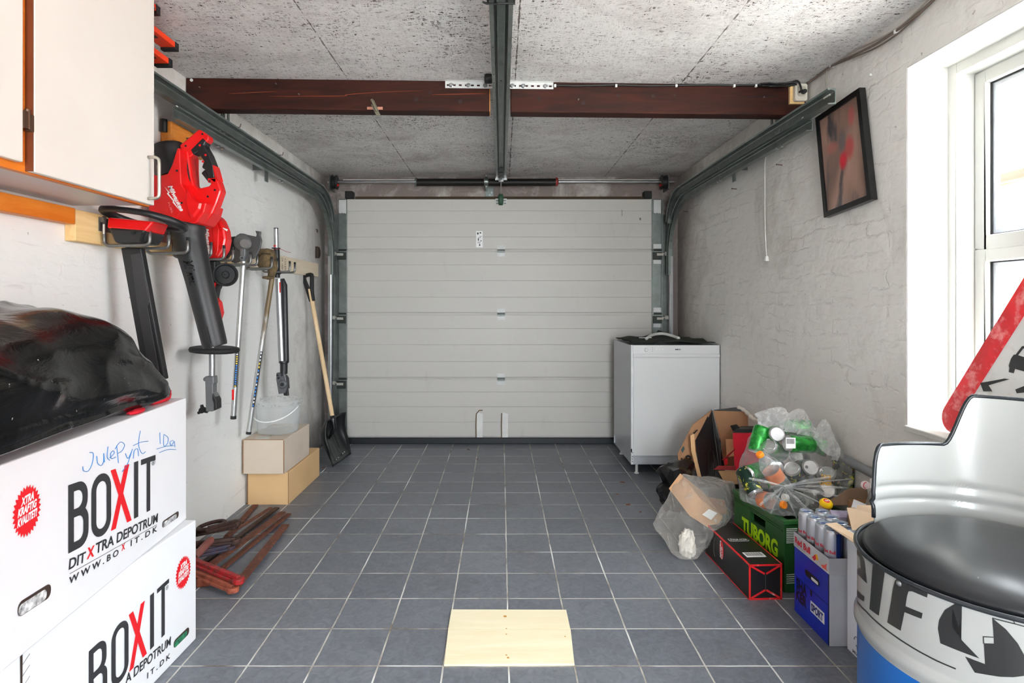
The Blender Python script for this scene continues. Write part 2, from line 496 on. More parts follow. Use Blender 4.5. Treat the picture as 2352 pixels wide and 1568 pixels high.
M_LEFT = m_wall('painted_brick_left', (236, 234, 230), (176, 166, 158), 0.14, 0.60, 0.88, 4.35, 0.20, 0.06)
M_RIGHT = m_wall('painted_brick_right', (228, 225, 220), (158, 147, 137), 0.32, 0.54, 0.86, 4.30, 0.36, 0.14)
M_LINTEL = m_wall('flaking_lintel', (206, 201, 196), (92, 72, 66), 0.1, 0.28, 0.52)
M_REVEAL = mat('reveal_white', (214, 213, 208), 0.7, var=0.02, bump=0.35, bscale=40)
M_GALV = mat('galvanised', (122, 129, 126), 0.38, 0.75, 0.10, 14)
M_GALVD = mat('galvanised_dull', (112, 118, 114), 0.45, 0.6, 0.12, 10)
M_ZINC = mat('hinge_zinc', (206, 207, 206), 0.45, 0.1, 0.03, 20)
M_BLACK = mat('black_plastic', (26, 26, 27), 0.42, 0, 0.1, 20)
M_BLACKR = mat('black_rubber', (22, 22, 23), 0.7, 0, 0.1, 20)
M_RED = mat('tool_red', (222, 14, 16), 0.34, 0, 0.03, 6, coat=0.2)
M_WHITE = mat('white_paint', (238, 237, 233), 0.4, 0, 0.015)
M_CHROME = mat('bright_steel', (172, 173, 174), 0.30, 0.95, 0.04, 20)

# ------------------------------------------------------------------ room
XL, XR, YB, YR, H = -1.40, 1.40, 4.56, -1.75, 2.10
S = dict(kind='structure')
obj('floor', MB().box(XL - .2, XR + .3, YR - .1, YB + .3, -0.06, 0), m_floor(), origin=(0, 0, 0), **S)
mc = MB()
xs = [XL - .2, -0.685, 0.063, 0.82, XR + .3]
for a, b in zip(xs, xs[1:]):
    mc.box(a + 0.0006, b - 0.0006, YR - .1, YB + .3, H, H + 0.03)
mc.box(XL - .2, XR + .3, YR - .1, YB + .3, H + 0.03, H + 0.08)
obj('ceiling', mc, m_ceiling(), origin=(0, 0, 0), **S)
obj('wall_left', MB().box(XL - .2, XL, YR - .1, YB + .3, 0, H), M_LEFT, origin=(0, 0, 0), **S)
# right wall around the window opening
WY0, WY1, WZ0, WZ1 = 0.50, 1.985, 0.68, 1.914
mw = MB()
mw.box(XR, XR + .3, YR - .1, WY0, 0, H); mw.box(XR, XR + .3, WY1, YB + .3, 0, H)
mw.box(XR, XR + .3, WY0, WY1, 0, WZ0 - 0.02); mw.box(XR, XR + .3, WY0, WY1, WZ1, H)
obj('wall_right', mw, M_RIGHT, origin=(0, 0, 0), **S)
# plastered reveal lining
rv = MB(); t = 0.004
rv.box(XR + .001, XR + .14, WY1 - t, WY1, WZ0, WZ1 - t)
rv.box(XR + .001, XR + .14, WY0, WY0 + t, WZ0, WZ1 - t)
rv.box(XR + .001, XR + .14, WY0, WY1, WZ1 - t, WZ1)
obj('trim_1', rv, M_REVEAL, origin=(0, 0, 0), **S)
# back wall
OX0, OX1, OZ = -1.19, 1.17, 1.90
mb_ = MB()
mb_.box(XL, OX0, YB, YB + .3, 0, H); mb_.box(OX1, XR, YB, YB + .3, 0, H); mb_.box(OX0, OX1, YB, YB + .3, OZ, H)
obj('wall_back', mb_, M_LINTEL, origin=(0, 0, 0), **S)
# unseen rear wall behind the viewer; its opening is added to let in fill light
mb_ = MB(); mb_.box(XL, -0.02, YR - .1, YR, 0, H); mb_.box(0.82, XR, YR - .1, YR, 0, H); mb_.box(-0.02, 0.82, YR - .1, YR, 2.04, H)
obj('wall_rear', mb_, M_LEFT, origin=(0, 0, 0), **S)
# outdoors: yard paving, neighbouring house
M_PAVE = mat('yard_paving', (205, 202, 196), 0.9, var=0.1, bump=0.3)
mo = MB(); mo.box(XR + .3, 14, -8, 14, -0.12, -0.03); mo.box(-8, XR + .3, -12, YR - .1, -0.12, -0.03)
obj('ground', mo, M_PAVE, origin=(0, 0, 0), **S)
hs = thing('neighbouring_house', 'pale brick house with tiled roof seen through the window', 'house', (7.0, 3.5, 0))
obj('wall', MB().box(6.2, 9.5, 0.5, 8.0, -0.03, 2.6), m_wall('yellow_brick', (150, 84, 56), (110, 60, 40), 0.6), hs)
obj('roof', MB().prism([(-.4, 0), (3.7, 0), (1.65, 1.5)], (6.2, 0.3, 2.6), (1, 0, 0), (0, 0, 1), (0, 8.0, 0)), mat('roof_tile', (110, 44, 28), 0.8), hs)

# ------------------------------------------------------------------ window
M_WINF = mat('window_white', (196, 196, 192), 0.4, 0, 0.015)
wd = thing('window_1', None, None, (XR + .15, (WY0 + WY1) / 2, WZ0), kind='structure')
X1, X2 = XR + .14, XR + .20
f = MB(); y0, y1, z0, z1 = WY0, WY1, WZ0, WZ1
def ringbox(m, x0, x1, y0, y1, z0, z1, w):
    m.box(x0, x1, y0, y0 + w, z0, z1); m.box(x0, x1, y1 - w, y1, z0, z1)
    m.box(x0, x1, y0 + w, y1 - w, z0, z0 + w); m.box(x0, x1, y0 + w, y1 - w, z1 - w, z1); return m
ringbox(f, X1, X2 + 0.05, y0, y1, z0, z1, 0.04)
obj('window_frame', f, M_WINF, wd, bevel=0.003)
ya, yb, za, zb = y0 + .042, y1 - .042, z0 + .042, z1 - .042
zm0, zm1 = 1.262, 1.30
def sash(zlo, zhi):
    m = MB(); ringbox(m, X2, X2 + .045, ya, yb, zlo, zhi, 0.043)
    s_ = obj('sash', m, M_WINF, wd, bevel=0.004)
    m = MB(); ringbox(m, X2 + .018, X2 + .040, ya + .043, yb - .043, zlo + .043, zhi - .043, 0.004)
    obj('glazing_seal', m, M_BLACKR, s_)
    m = MB(); ringbox(m, X2 + .022, X2 + .036, ya + .047, yb - .047, zlo + .047, zhi - .047, 0.013)
    obj('glazing_spacer', m, mat('spacer_bar', (180, 184, 192), 0.3, 0.5), s_)
    g = NT('window_glass'); g.p.inputs['Alpha'].default_value = 0.06; g.p.inputs['Roughness'].default_value = 0.02
    g.p.inputs['Base Color'].default_value = (0.9, 0.95, 0.95, 1)
    obj('glass_pane', MB().box(X2 + .026, X2 + .030, ya + .047, yb - .047, zlo + .047, zhi - .047), g.m, s_)
sash(za, zm0 + 0.018); sash(zm0 + 0.020, zb)
obj('window_sill', MB().box(XR - .012, X1, WY0 + .002, WY1 - .002, WZ0 - .02, WZ0), M_REVEAL, wd, bevel=0.004)
# ------------------------------------------------------------------ sectional garage door
DX0, DX1 = -1.205, 1.178          # white panel
EX0, EX1 = -1.268, 1.262          # with the steel end caps
s_ = NT('door_skin'); s_.p.inputs['Roughness'].default_value = 0.45
g_ = s_.noise(s_.coord((2.5, 1, 60)), 3.0, 5, 0.6)
d_ = s_.noise(s_.coord((3, 1, 1)), 3.2, 6, 0.7)
s_.color(s_.mix(s_.math('MULTIPLY', s_.ramp(d_, 0.60, 0.8), 0.30), lin((198, 195, 189)), lin((160, 150, 138))))
s_.normal(s_.bump(g_, 0.12, 0.003)); M_DOOR = s_.m
gd = thing('sectional_garage_door', 'wide white ribbed sectional garage door with steel hinges filling the end wall', 'garage door', (0, 4.52, 0))
zs = [0.048, 0.511, 1.018, 1.514, 1.915]
for i in range(4):
    za, zb = zs[i], zs[i + 1]
    prof = [(0.0, zb - 0.002)]                       # (depth in, z) down the inner face
    ribs = [za + (zb - za) * k for k in (0.77, 0.52, 0.26)]
    for r in ribs: prof += [(0, r + .003), (0.0025, r), (0, r - .003)]
    prof += [(0, za + .012), (0.006, za + .006), (0.006, za + .001), (0.04, za + .001), (0.04, zb - .002)]
    if i < 3:
        prof[0] = (0.004, zb - 0.002); prof.insert(1, (0.004, zb - .008)); prof.insert(2, (0, zb - .014))
    m = MB(); m.prism(prof, (DX0, 4.50, 0), (0, 1, 0), (0, 0, 1), (DX1 - DX0, 0, 0))
    m.box(DX0, DX1, 4.515, 4.530, za - .006, za + .004)
    obj('door_panel', m, M_DOOR, gd)
    for x0, x1 in ((EX0, DX0), (DX1, EX1)):
        obj('end_cap', MB().box(x0, x1, 4.488, 4.54, za + .002, zb - .004), M_GALV, gd, bevel=0.002)
sl = NT('black_seal'); sl.p.inputs['Base Color'].default_value = (0.008, 0.01, 0.014, 1); sl.p.inputs['Roughness'].default_value = 0.5
obj('bottom_seal', MB().box(EX0 + .01, EX1 - .01, 4.495, 4.545, 0.0, 0.046), sl.m, gd, bevel=0.004)
obj('top_seal', MB().box(DX0 + .06, DX1 - .06, 4.51, 4.55, 1.916, 1.936), mat('brown_brush_seal', (66, 52, 34), 0.9, bump=0.5, bscale=200), gd)
def plate(m, x, z, w, h, y=4.4985, t=0.003):
    m.box(x - w / 2, x + w / 2, y - t, y, z - h / 2, z + h / 2)
def screw(m, x, z, y=4.4955, r=0.004): m.cyl((x, y, z), (x, y - .003, z), r, r * .7, 8)
for z in zs[1:4]:
    for x in (0.0, ):
        m = MB(); plate(m, x, z + .024, .062, .03); plate(m, x, z - .034, .062, .03)
        for dx in (-.02, .02): screw(m, x + dx, z + .028); screw(m, x + dx, z - .038)
        h = obj('centre_hinge', m, M_ZINC, gd)
        m = MB(); plate(m, x, z - .006, .058, .028, t=.008); m.cyl((x - .03, 4.490, z), (x + .03, 4.490, z), .006, n=10)
        obj('hinge_pin', m, M_GALVD, h)
    for x, sgn in ((-1.236, -1), (1.220, 1)):
        m = MB(); plate(m, x, z + .030, .062, .034, y=4.487); plate(m, x, z - .092, .062, .030, y=4.487)
        for dx in (-.02, .02): screw(m, x + dx, z + .034, 4.484); screw(m, x + dx, z - .094, 4.484)
        h = obj('side_hinge', m, M_GALV if sgn < 0 else M_ZINC, gd)
        m = MB(); m.cyl((x - .03, 4.478, z), (x + .03, 4.478, z), .007, n=10)
        m.box(x - .028 - .01, x + .028, 4.455, 4.486, z - .074, z - .018)
        obj('roller_bracket', m, mat('roller_black', (44, 50, 44), 0.5, 0.3), h, bevel=0.002)
        m = MB(); m.box(x - .025 + sgn * .012, x + .025 + sgn * .012, 4.447, 4.456, z - .046, z - .028)
        m.cyl((x, 4.462, z - .03), (x + sgn * .07, 4.462, z - .03), .005, n=8); m.cyl((x + sgn * .05, 4.462, z - .03), (x + sgn * .075, 4.462, z - .03), .016, n=14)
        obj('guide_roller', m, mat('roller_white', (178, 176, 166), 0.5), h)
for x in (-1.236, 1.222):
    m = MB()
    for dx in (-.018, .004, .02): m.box(x + dx - .004, x + dx + .005, 4.484, 4.488, 1.80, 1.905)
    m.box(x - .03, x + .026, 4.486, 4.4885, 1.805, 1.905)
    obj('top_bracket', m, M_ZINC, gd)
    m = MB(); m.box(x - .02, x + .03, 4.482, 4.488, 0.02, 0.14)
    obj('bottom_bracket', m, M_GALV, gd)
for x in (-0.190, 0.008):
    m = MB(); m.prism([(0, .05), (.045, .05), (.047, .235), (.012, .245), (0, .24)], (x, 4.4985, 0), (1, 0, 0), (0, 0, 1), (0, -.003, 0))
    st = obj('pull_strap', m, mat('strap_white', (228, 228, 224), 0.6), gd)
    m = MB().tube([(x - .006, 4.496, .05), (x - .008, 4.494, .14), (x - .004, 4.494, .235), (x + .02, 4.494, .262), (x + .045, 4.496, .262)] if x < 0 else [(x - .004, 4.496, .05), (x - .006, 4.494, .14), (x - .003, 4.494, .24)], .004, 6)
    obj('strap_edge', m, mat('strap_brown', (120, 100, 74), 0.8), st)
m = MB(); plate(m, -0.170, 1.600, .052, .128, t=.001)
stk = obj('warning_sticker', m, mat('sticker_white2', (250, 250, 250), 0.4), gd)
m = MB()
for k, (dx, dz, w, hh) in enumerate([(-.012, .045, .012, .016), (.008, .05, .012, .01), (.01, .022, .018, .003), (.002, .012, .022, .003), (-.008, -.002, .008, .02), (.012, -.012, .006, .012), (-.004, -.022, .024, .003), (-.004, -.03, .020, .003), (.002, -.045, .01, .014)]):
    plate(m, -0.170 + dx, 1.600 + dz, w, hh, y=4.4974, t=.0006)
obj('printed_symbols', m, M_BLACK, stk)
m = MB(); m.prism([(0, 0), (.004, .004), (.004, .05), (0, .05)], (0.943, 4.4975, 1.78), (1, 0, 0), (0, 0, 1), (0, -.0005, 0)); m.box(1.083, 1.095, 4.497, 4.499, 1.75, 1.768)
obj('paint_scuff', m, mat('scuff', (120, 112, 98), 0.8), gd)
m = MB(); plate(m, 0.0, 1.895, .088, .046); pl = obj('arm_plate', m, M_ZINC, gd)
m = MB()
for dx in (-.034, -.024, .024, .034):
    for dz in (-.012, .01): screw(m, dx, 1.892 + dz, r=.005)
each('bolt', m, M_GALVD, pl)
# rubber buffers above the door
for x, lb in ((-1.190, 'black rubber buffer block above the left end of the garage door'), (1.148, 'black rubber buffer block above the right end of the garage door')):
    m = MB().box(x - .030, x + .030, 4.485, 4.56, 1.918, 1.975)
    obj('rubber_buffer', m, M_BLACKR, None, bevel=0.004, label=lb, cat='buffer', group='rubber buffers above the garage door')

# ------------------------------------------------------------------ tracks
RAIL = [(-.016, -.030), (.016, -.030), (.016, -.026), (-.010, -.024), (-.012, -.020), (-.012, .018), (-.010, .022), (.004, .026), (.014, .024), (.018, .030), (.010, .034), (-.016, .031)]
def flip(p, s): return [(a * s, b) for a, b in p]
def track(side, xr, label):
    s = side  # -1 left, +1 right : the open side of the channel faces the middle of the room
    prof = flip(RAIL, -s)
    t = thing('door_track', label, 'door track', (xr, 4.40, 0), group='garage door tracks')
    y0u, y0l = (2.06, 2.306) if s < 0 else (2.215, 2.41)
    up = [(y0u, 1.918 if s < 0 else 1.897), (3.0, 1.902 + (.016 if s < 0 else 0)), (4.12, 1.900 + (.012 if s < 0 else 0))] + [(4.12 + .26 * math.sin(a), 1.64 + .26 * math.cos(a)) for a in [math.radians(k) for k in range(10, 75, 8)]]
    obj('upper_rail', MB().sweep_yz(prof, up, xr), M_GALV, t)
    zl = 1.862 if s < 0 else 1.848
    lo = [(y0l, zl), (3.2, zl), (4.02, zl)] + [(4.02 + .40 * math.sin(a), zl - .40 + .40 * math.cos(a)) for a in [math.radians(k) for k in range(8, 91, 8)]] + [(4.42, 1.42 - .1)]
    pl = [(a * .85, b * .85) for a, b in prof]
    obj('lower_rail', MB().sweep_yz(pl, lo, xr + s * 0.018), M_GALV, t)
    m = MB(); m.sweep_yz([(a * .55, b * .9) for a, b in prof], [(4.42, 1.46), (4.42, 0.0)], xr + s * .030)
    obj('vertical_rail', m, M_CHROME, t)
    m = MB(); m.box(xr + s * .045 - .008, xr + s * .045 + .008, 4.44, 4.555, 0.0, 1.78); m.box(min(xr - s*.0, xr + s * .05), max(xr - s*.0, xr + s * .05), 4.548, 4.556, 0.0, 1.80)
    obj('mounting_angle', m, M_GALVD, t)
    # slots and bolts
    m = MB()
    for y in [y0u + .03]:
        xx = xr + s * .0115
        m.box(min(xx, xx - s * .003), max(xx, xx - s * .003), y, y + .045, 1.912, 1.918)
        m.box(min(xx, xx - s * .003), max(xx, xx - s * .003), y + .2, y + .212, 1.884, 1.892)
    each('slot', m, mat('slot_light', (215, 212, 205), 0.6), t)
    m = MB()
    for y in (2.62, 2.66, 3.35, 3.39): m.cyl((xr, y, 1.888), (xr - s * .006, y, 1.888), .006, n=8); m.cyl((xr + s * .01, y, 1.815), (xr - s * .002, y, 1.815), .006, n=8)
    each('bolt', m, M_CHROME, t)
    m = MB(); m.box(xr + s * .028, xr + s * .032, 2.70, 2.735, 1.86, 2.099); m.box(xr + s * .028, xr + s * .032, 2.76, 2.78, 1.86, 2.099)
    hg = obj('hanger_strap', m, M_GALV, t)
    m = MB()
    for k in range(7): m.box(xr + s * .0275, xr + s * .0280, 2.712, 2.722, 1.95 + k * .02, 1.962 + k * .02)
    each('strap_slot', m, M_BLACK, hg)
    m = MB(); m.box(xr + s * .028, xr + s * .034, 3.2, 3.24, 1.78, 1.90); m.box(min(xr + s * .028, xr + s*.098), max(xr + s * .028, xr + s*.098), 3.2, 3.203, 1.84, 1.88)
    obj('wall_bracket', m, M_GALV, t)
    return t
track(-1, -1.285, 'galvanised steel door track curving along the left wall')
track(1, 1.275, 'galvanised steel door track curving along the right wall')

# ------------------------------------------------------------------ torsion spring shaft
ts = thing('torsion_spring_shaft', 'steel shaft with black coil springs above the garage door', 'spring shaft', (0, 4.44, 2.03))
SY, SZ = 4.43, 2.035
obj('shaft', MB().cyl((-1.335, SY, SZ), (1.335, SY, SZ), .0125, n=16), M_CHROME, ts, smooth=True, smooth_angle=40)
for a, b in ((-.652, -.130), (-.098, .430)):
    pr = []
    n = int((b - a) / .0065)
    for k in range(n): pr += [(.0265, a + k * .0065), (.030, a + k * .0065 + .0033)]
    m = MB().lathe(pr + [(.012, b)], (0, SY, SZ - .004), (1, 0, 0), 20)
    sp = obj('coil_spring', m, mat('spring_black', (30, 27, 25), 0.5, 0.4), ts, smooth=True)
    m = MB().lathe([(.0125, -.01), (.034, -.01), (.034, .002), (.024, .010), (.0125, .012)], (b if a > -.2 else a, SY, SZ), (1, 0, 0), 18)
    obj('spring_cone', m, mat('cone_red', (140, 32, 26), 0.5) if a > -.2 else M_GALVD, sp)
m = MB(); m.cyl((-.121, SY, SZ), (-.107, SY, SZ), .040, n=20); m.cyl((-.128, SY, SZ), (-.100, SY, SZ), .032, n=20)
m.box(-.122, -.106, SY, YB, SZ - .05, SZ + .02); m.box(-.125, -.06, YB - .008, YB - .002, SZ - .095, SZ - .01)
cb_ = obj('centre_bearing', m, M_GALV, ts)
m = MB()
for dz in (-.045, .045): m.cyl((-.114, SY - .01, SZ + dz * .9), (-.114, SY - .03, SZ + dz * .9), .006, n=8)
for dx, dz in ((-.09, -.08), (-.075, -.06)): m.cyl((dx, YB - .008, SZ + dz), (dx, YB - .014, SZ + dz), .007, n=8)
each('bolt', m, M_CHROME, cb_)
for x in (-1.283, 1.252):
    m = MB().lathe([(.0125, -.022), (.040, -.022), (.056, -.018), (.056, -.013), (.048, -.009), (.048, .010), (.055, .014), (.055, .020), (.03, .024), (.0125, .026)], (x, SY, SZ - .004), (1, 0, 0), 28)
    d = obj('cable_drum', m, M_BLACK, ts, smooth=True, smooth_angle=35)
    sg = 1 if x < 0 else -1
    m = MB(); m.cyl((x + sg * .026, SY - .018, SZ - .03), (x + sg * .034, SY - .022, SZ - .03), .009, n=10)
    obj('set_screw', m, mat('screw_red', (190, 40, 24), 0.5), d)
    m = MB(); m.box(x - sg * .035 - .003, x - sg * .035 + .003, SY - .02, YB - .002, SZ - .06, SZ + .05); 
    obj('end_bracket', m, M_GALVD, ts)
    m = MB().cyl((x, SY + .045, SZ), (x + sg * .012, 4.478, .06), .0015, n=6)
    obj('lift_cable', m, M_GALVD, None, label='thin steel lift cable running down beside the ' + ('left' if x < 0 else 'right') + ' edge of the garage door', cat='cable', group='lift cables of the garage door')
obj('lintel_strip', MB().box(-1.25, 1.25, YB - .02, YB, 2.056, 2.078), mat('white_strip', (240, 238, 232), 0.5), origin=(0, 0, 0), **S)  # bright line along the lintel joint, built as a white strip

# ------------------------------------------------------------------ opener rail
op = thing('door_opener_rail', 'long galvanised door opener rail under the middle of the ceiling', 'opener rail', (0, 3.2, 2.03))
xr0, xr1 = -.038, .038; zr0, zr1 = 2.035, 2.064
RC = [(-.038, zr1), (.038, zr1), (.038, zr0), (.024, zr0), (.024, zr0 + .004), (.033, zr0 + .005), (.033, zr1 - .004), (.013, zr1 - .004), (.013, zr0 + .006), (.010, zr0 + .006), (.010, zr1 - .006),
      (-.010, zr1 - .006), (-.010, zr0 + .006), (-.013, zr0 + .006), (-.013, zr1 - .004), (-.033, zr1 - .004), (-.033, zr0 + .005), (-.024, zr0 + .004), (-.024, zr0), (-.038, zr0)]
m = MB().prism(RC, (0, -.3, 0), (1, 0, 0), (0, 0, 1), (0, 4.60, 0))
obj('rail', m, M_GALV, op)
m = MB()
for x in (-.018, .018): m.tube([(x, -.2, zr0 + .012), (x, 4.25, zr0 + .012)], .0022, 6)
obj('drive_belt', m, M_BLACK, op)
m = MB()
for k, (y, x) in enumerate([(2.42, .0), (2.44, -.03), (2.35, -.03), (2.9, -.029), (3.2, -.028), (2.1, -.03)]): m.cyl((x, y, zr0 + .002), (x, y, zr0 - .001), .003, n=8)
each('rivet', m, M_BLACK, op)
m = MB(); m.box(-.018, .018, 4.06, 4.24, zr0 - .006, zr0 + .02); m.box(-.013, .013, 4.10, 4.20, zr0 - .022, zr0 - .006)
obj('trolley', m, M_BLACK, op, bevel=.002)
m = MB(); m.box(-.045, .045, 4.295, 4.30, zr0 - .016, zr0 + .004); m.box(-.018, .018, 4.28, 4.299, zr0 - .03, zr0)
obj('end_plate', m, M_CHROME, op, bevel=.001)
m = MB().tube([(.002, 4.17, zr0 - .02), (.0, 4.30, 2.012), (-.002, 4.455, 1.935)], .004, 8)
m.tube([(-.012, 4.19, zr0 - .02), (-.004, 4.20, 2.0), (.004, 4.19, zr0 - .02)], .0025, 6)
ar = obj('pull_rod', m, M_CHROME, op)
m = MB().lathe([(.0, -.088), (.016, -.086), (.019, -.07), (.021, -.03), (.019, -.008), (.012, 0), (0, .002)], (-.002, 4.462, 1.948), (0, 0, 1), 16)
obj('release_handle', m, mat('green_plastic', (48, 84, 62), 0.45), ar, smooth=True)
m = MB().lathe([(0, .0), (.008, 0), (.009, .008), (.006, .016), (0, .018)], (-.002, 4.458, 1.935), (0, 0, 1), 10)
obj('ball_end', m, M_CHROME, ar, smooth=True)
m = MB(); m.tube([(-.042, 1.785, 2.075), (-.041, 1.785, 2.030), (.041, 1.785, 2.030), (.042, 1.785, 2.075)], .004, 8); m.tube([(-.041, 1.785, 2.031), (-.056, 1.78, 2.032), (-.045, 1.775, 2.024), (-.01, 1.78, 2.027)], .003, 6)
obj('cable_tie', m, M_BLACK, op)
m = MB().lathe([(.0, .022), (.018, .02), (.021, .010), (.021, -.010), (.017, -.016), (0, -.018)], (-.056, 2.50, 2.076), (1, 0, 0), 20)
m.box(-.056, -.038, 2.48, 2.52, 2.062, 2.070)
obj('cable_pulley', m, M_BLACK, op, smooth=True, smooth_angle=35)

# ------------------------------------------------------------------ beam in two lengths
M_BEAM = wood('stained_pine', (32, 10, 4), (60, 21, 9), (0.9, 9, 9), 0.65, 3.2)
M_CUT = wood('fresh_cut_wood', (196, 120, 50), (220, 160, 90), (1, 6, 6), 0.7, 4)
yl, yr_ = 2.548, 2.635
def by(x): return yl + (yr_ - yl) * (x + 1.4) / 2.8
def beam(x0, x1, z0, label):
    m = MB(); T = .07
    b = [(x0, by(x0), z0), (x1, by(x1), z0), (x1, by(x1) + T, z0), (x0, by(x0) + T, z0)]
    m.hexa(b, [(a, c, 2.0995) for a, c, d in b])
    return obj('ceiling_beam', m, M_BEAM, None, bevel=.004, label=label, cat='beam', group='stained ceiling beams')
bl = beam(-1.398, -.053, 1.963, 'dark stained wooden beam across the ceiling left of the opener rail')
brr = beam(.043, 1.398, 1.962, 'dark stained wooden beam across the ceiling right of the opener rail')
m = MB(); m.box(-.0525, -.0505, by(0) - .001, by(0) + .071, 1.965, 2.095)
obj('sawn_end', m, M_CUT, bl)
m = MB().cyl((-1.372, by(-1.37) - .001, 2.088), (-1.372, by(-1.37) - .004, 2.088), .007, n=10); obj('paint_drop', m, M_WHITE, bl)
m = MB()
for x, z in ((-1.335, 2.056), (-1.0, 2.075), (-.9, 2.03), (.35, 2.02), (1.2, 2.04)): m.cyl((x, by(x) + .0, z), (x, by(x) - .01, z), .0025, n=8)
each('nail', m, M_CHROME, bl)
def on_beam(px, py):
    y = 2.6
    for _ in range(4): y = by((px - CX) / F * y) - .0012
    return W(px, py, y)
for pts in ([(617, 221), (700, 221), (791, 220), (798, 217), (883, 211), (971, 208)], [(526, 215), (570, 213), (634, 210)], [(992, 217), (1050, 216), (1117, 215)]):
    P = catmull([on_beam(*p) for p in pts], 4); obj('orange_split', MB().tube(P, [.0003 + .0011 * math.sin(PI * k / (len(P) - 1)) for k in range(len(P))], 6), mat('split_orange', (140, 58, 22), .8), bl)
P = catmull([on_beam(*p) for p in [(1671, 223), (1720, 224), (1765, 222), (1810, 220)]], 4); obj('dark_split', MB().tube(P, [.0004 + .0013 * math.sin(PI * k / (len(P) - 1)) for k in range(len(P))], 6), M_BLACKR, brr)
for b_, pts in ((bl, [(988, 212, 4), (957, 228, 5), (1057, 233, 5), (560, 213, 4)]), (brr, [(1238, 226, 5), (1340, 236, 5), (1420, 219, 4), (1500, 220, 4), (1550, 218, 3)])):
    for px, py, r in pts:
        c_ = on_beam(px, py); obj('knot', MB().lathe([(0, .0006), (r * .0019, .0004), (r * .0019, 0)], c_, (0, -1, 0), 14), mat('knot_dark', (34, 12, 8), .7), b_)
# perforated angle across the gap
pa = thing('perforated_angle', 'perforated galvanised steel angle bolted across the two ceiling beams', 'bracket', (0, by(0), 2.08))
m = MB(); xa, xb = -.251, .236
za_, zb_ = 2.066, 2.0985
# strip with real slots
def slotted(m, x0, x1, z0, z1, yfun, pitch, slot_w, slot_h, zc, t=.0025):
    n = int((x1 - x0) / pitch); xs_ = [x0 + (x1 - x0) * k / n for k in range(n + 1)]
    for k in range(n):
        a, b = xs_[k], xs_[k + 1]; c = (a + b) / 2; y = yfun(c)
        def bx(p, q, r, s2): m.hexa([(p, yfun(p) - t, r), (q, yfun(q) - t, r), (q, yfun(q), r), (p, yfun(p), r)], [(p, yfun(p) - t, s2), (q, yfun(q) - t, s2), (q, yfun(q), s2), (p, yfun(p), s2)])
        bx(a, c - slot_w / 2, z0, z1); bx(c + slot_w / 2, b, z0, z1)
        bx(c - slot_w / 2, c + slot_w / 2, z0, zc - slot_h / 2); bx(c - slot_w / 2, c + slot_w / 2, zc + slot_h / 2, z1)
slotted(m, xa, xb, za_, zb_, lambda x: by(x) - .001, .0257, .013, .008, 2.079)
m.hexa([(xa, by(xa) - .012, 2.0965), (xb, by(xb) - .012, 2.0965), (xb, by(xb) - .003, 2.0965), (xa, by(xa) - .003, 2.0965)],
       [(xa, by(xa) - .012, 2.0985), (xb, by(xb) - .012, 2.0985), (xb, by(xb) - .003, 2.0985), (xa, by(xa) - .003, 2.0985)])
obj('angle_strip', m, M_ZINC, pa)
for x in (-.225, -.148, -.071, .05, .10, .20):
    m = MB().lathe([(0, .007), (.006, .006), (.0075, .002), (.011, .0), (.011, -.001)], (x, by(x) - .0035, 2.079), (0, -1, 0), 12)
    obj('bolt', m, M_CHROME, pa, smooth=True, smooth_angle=40)
# bent latch plate under the left beam
m = MB().tube([(-.578, by(-.58) - .008, 2.006), (-.572, by(-.58) - .012, 1.998), (-.553, by(-.58) - .012, 1.955)], .008, 8)
m.prism([(-.58, 1.985), (-.562, 1.985), (-.536, 1.935), (-.556, 1.935)], (0, by(-.58) - .008, 0), (1, 0, 0), (0, 0, 1), (0, -.004, 0))
lt = obj('metal_catch', m, mat('brass_grey', (134, 130, 112), 0.4, 0.7), None, label='small bent metal catch screwed to the underside edge of the left beam', cat='catch')
m = MB(); m.box(-.600, -.530, by(-.58) - .0025, by(-.58) - .0005, 1.966, 1.978)
obj('worn_patch', m, mat('bare_wood', (170, 118, 98), 0.8), bl)
# ================================================================== LEFT SIDE
# ---- wall cabinet
M_CAB = mat('cabinet_white', (236, 230, 222), 0.35, var=0.012, vscale=3)
M_ORW = wood('orange_lacquered_pine', (206, 104, 26), (226, 134, 48), (6, 1, 6), 0.4, 3)
cb0 = thing('wall_cabinet', 'white wall cabinet with orange wood frame high on the left wall', 'cabinet', (-1.27, 1.4, 1.414))
obj('cabinet_body', MB().box(-1.398, -1.165, 0.90, 1.874, 1.418, 2.096), mat('cabinet_underside', (206, 206, 208), 0.35, var=.02), cb0)
m = MB(); m.box(-1.165, -1.147, 1.352, 1.392, 1.440, 2.096); m.box(-1.165, -1.147, 0.90, 1.874, 1.414, 1.440)
obj('face_frame', m, M_ORW, cb0)
obj('door', MB().box(-1.147, -1.128, 0.90, 1.358, 1.432, 2.096), M_CAB, cb0, bevel=.004)
dr = obj('door', MB().box(-1.147, -1.128, 1.388, 1.870, 1.417, 2.096), M_CAB, cb0, bevel=.003)
obj('door_edge', MB().box(-1.147, -1.129, 1.3845, 1.388, 1.418, 2.096), mat('brown_edge', (120, 62, 34), 0.5), dr)
hy = 1.836
m = MB().tube([(-1.128, hy, 1.566), (-1.106, hy, 1.566)] + [(-1.106 + .014 * math.sin(a), hy, 1.552 + .014 * math.cos(a)) for a in (.4, .8, 1.2)] + [(-1.092, hy, 1.545), (-1.092, hy, 1.455)] + [(-1.106 + .014 * math.cos(a), hy, 1.448 - .014 * math.sin(a)) for a in (.4, .8, 1.2)] + [(-1.108, hy, 1.434), (-1.128, hy, 1.434)], .0052, 10)
obj('handle', m, mat('satin_steel', (190, 184, 172), 0.3, 0.85), dr, smooth=True)
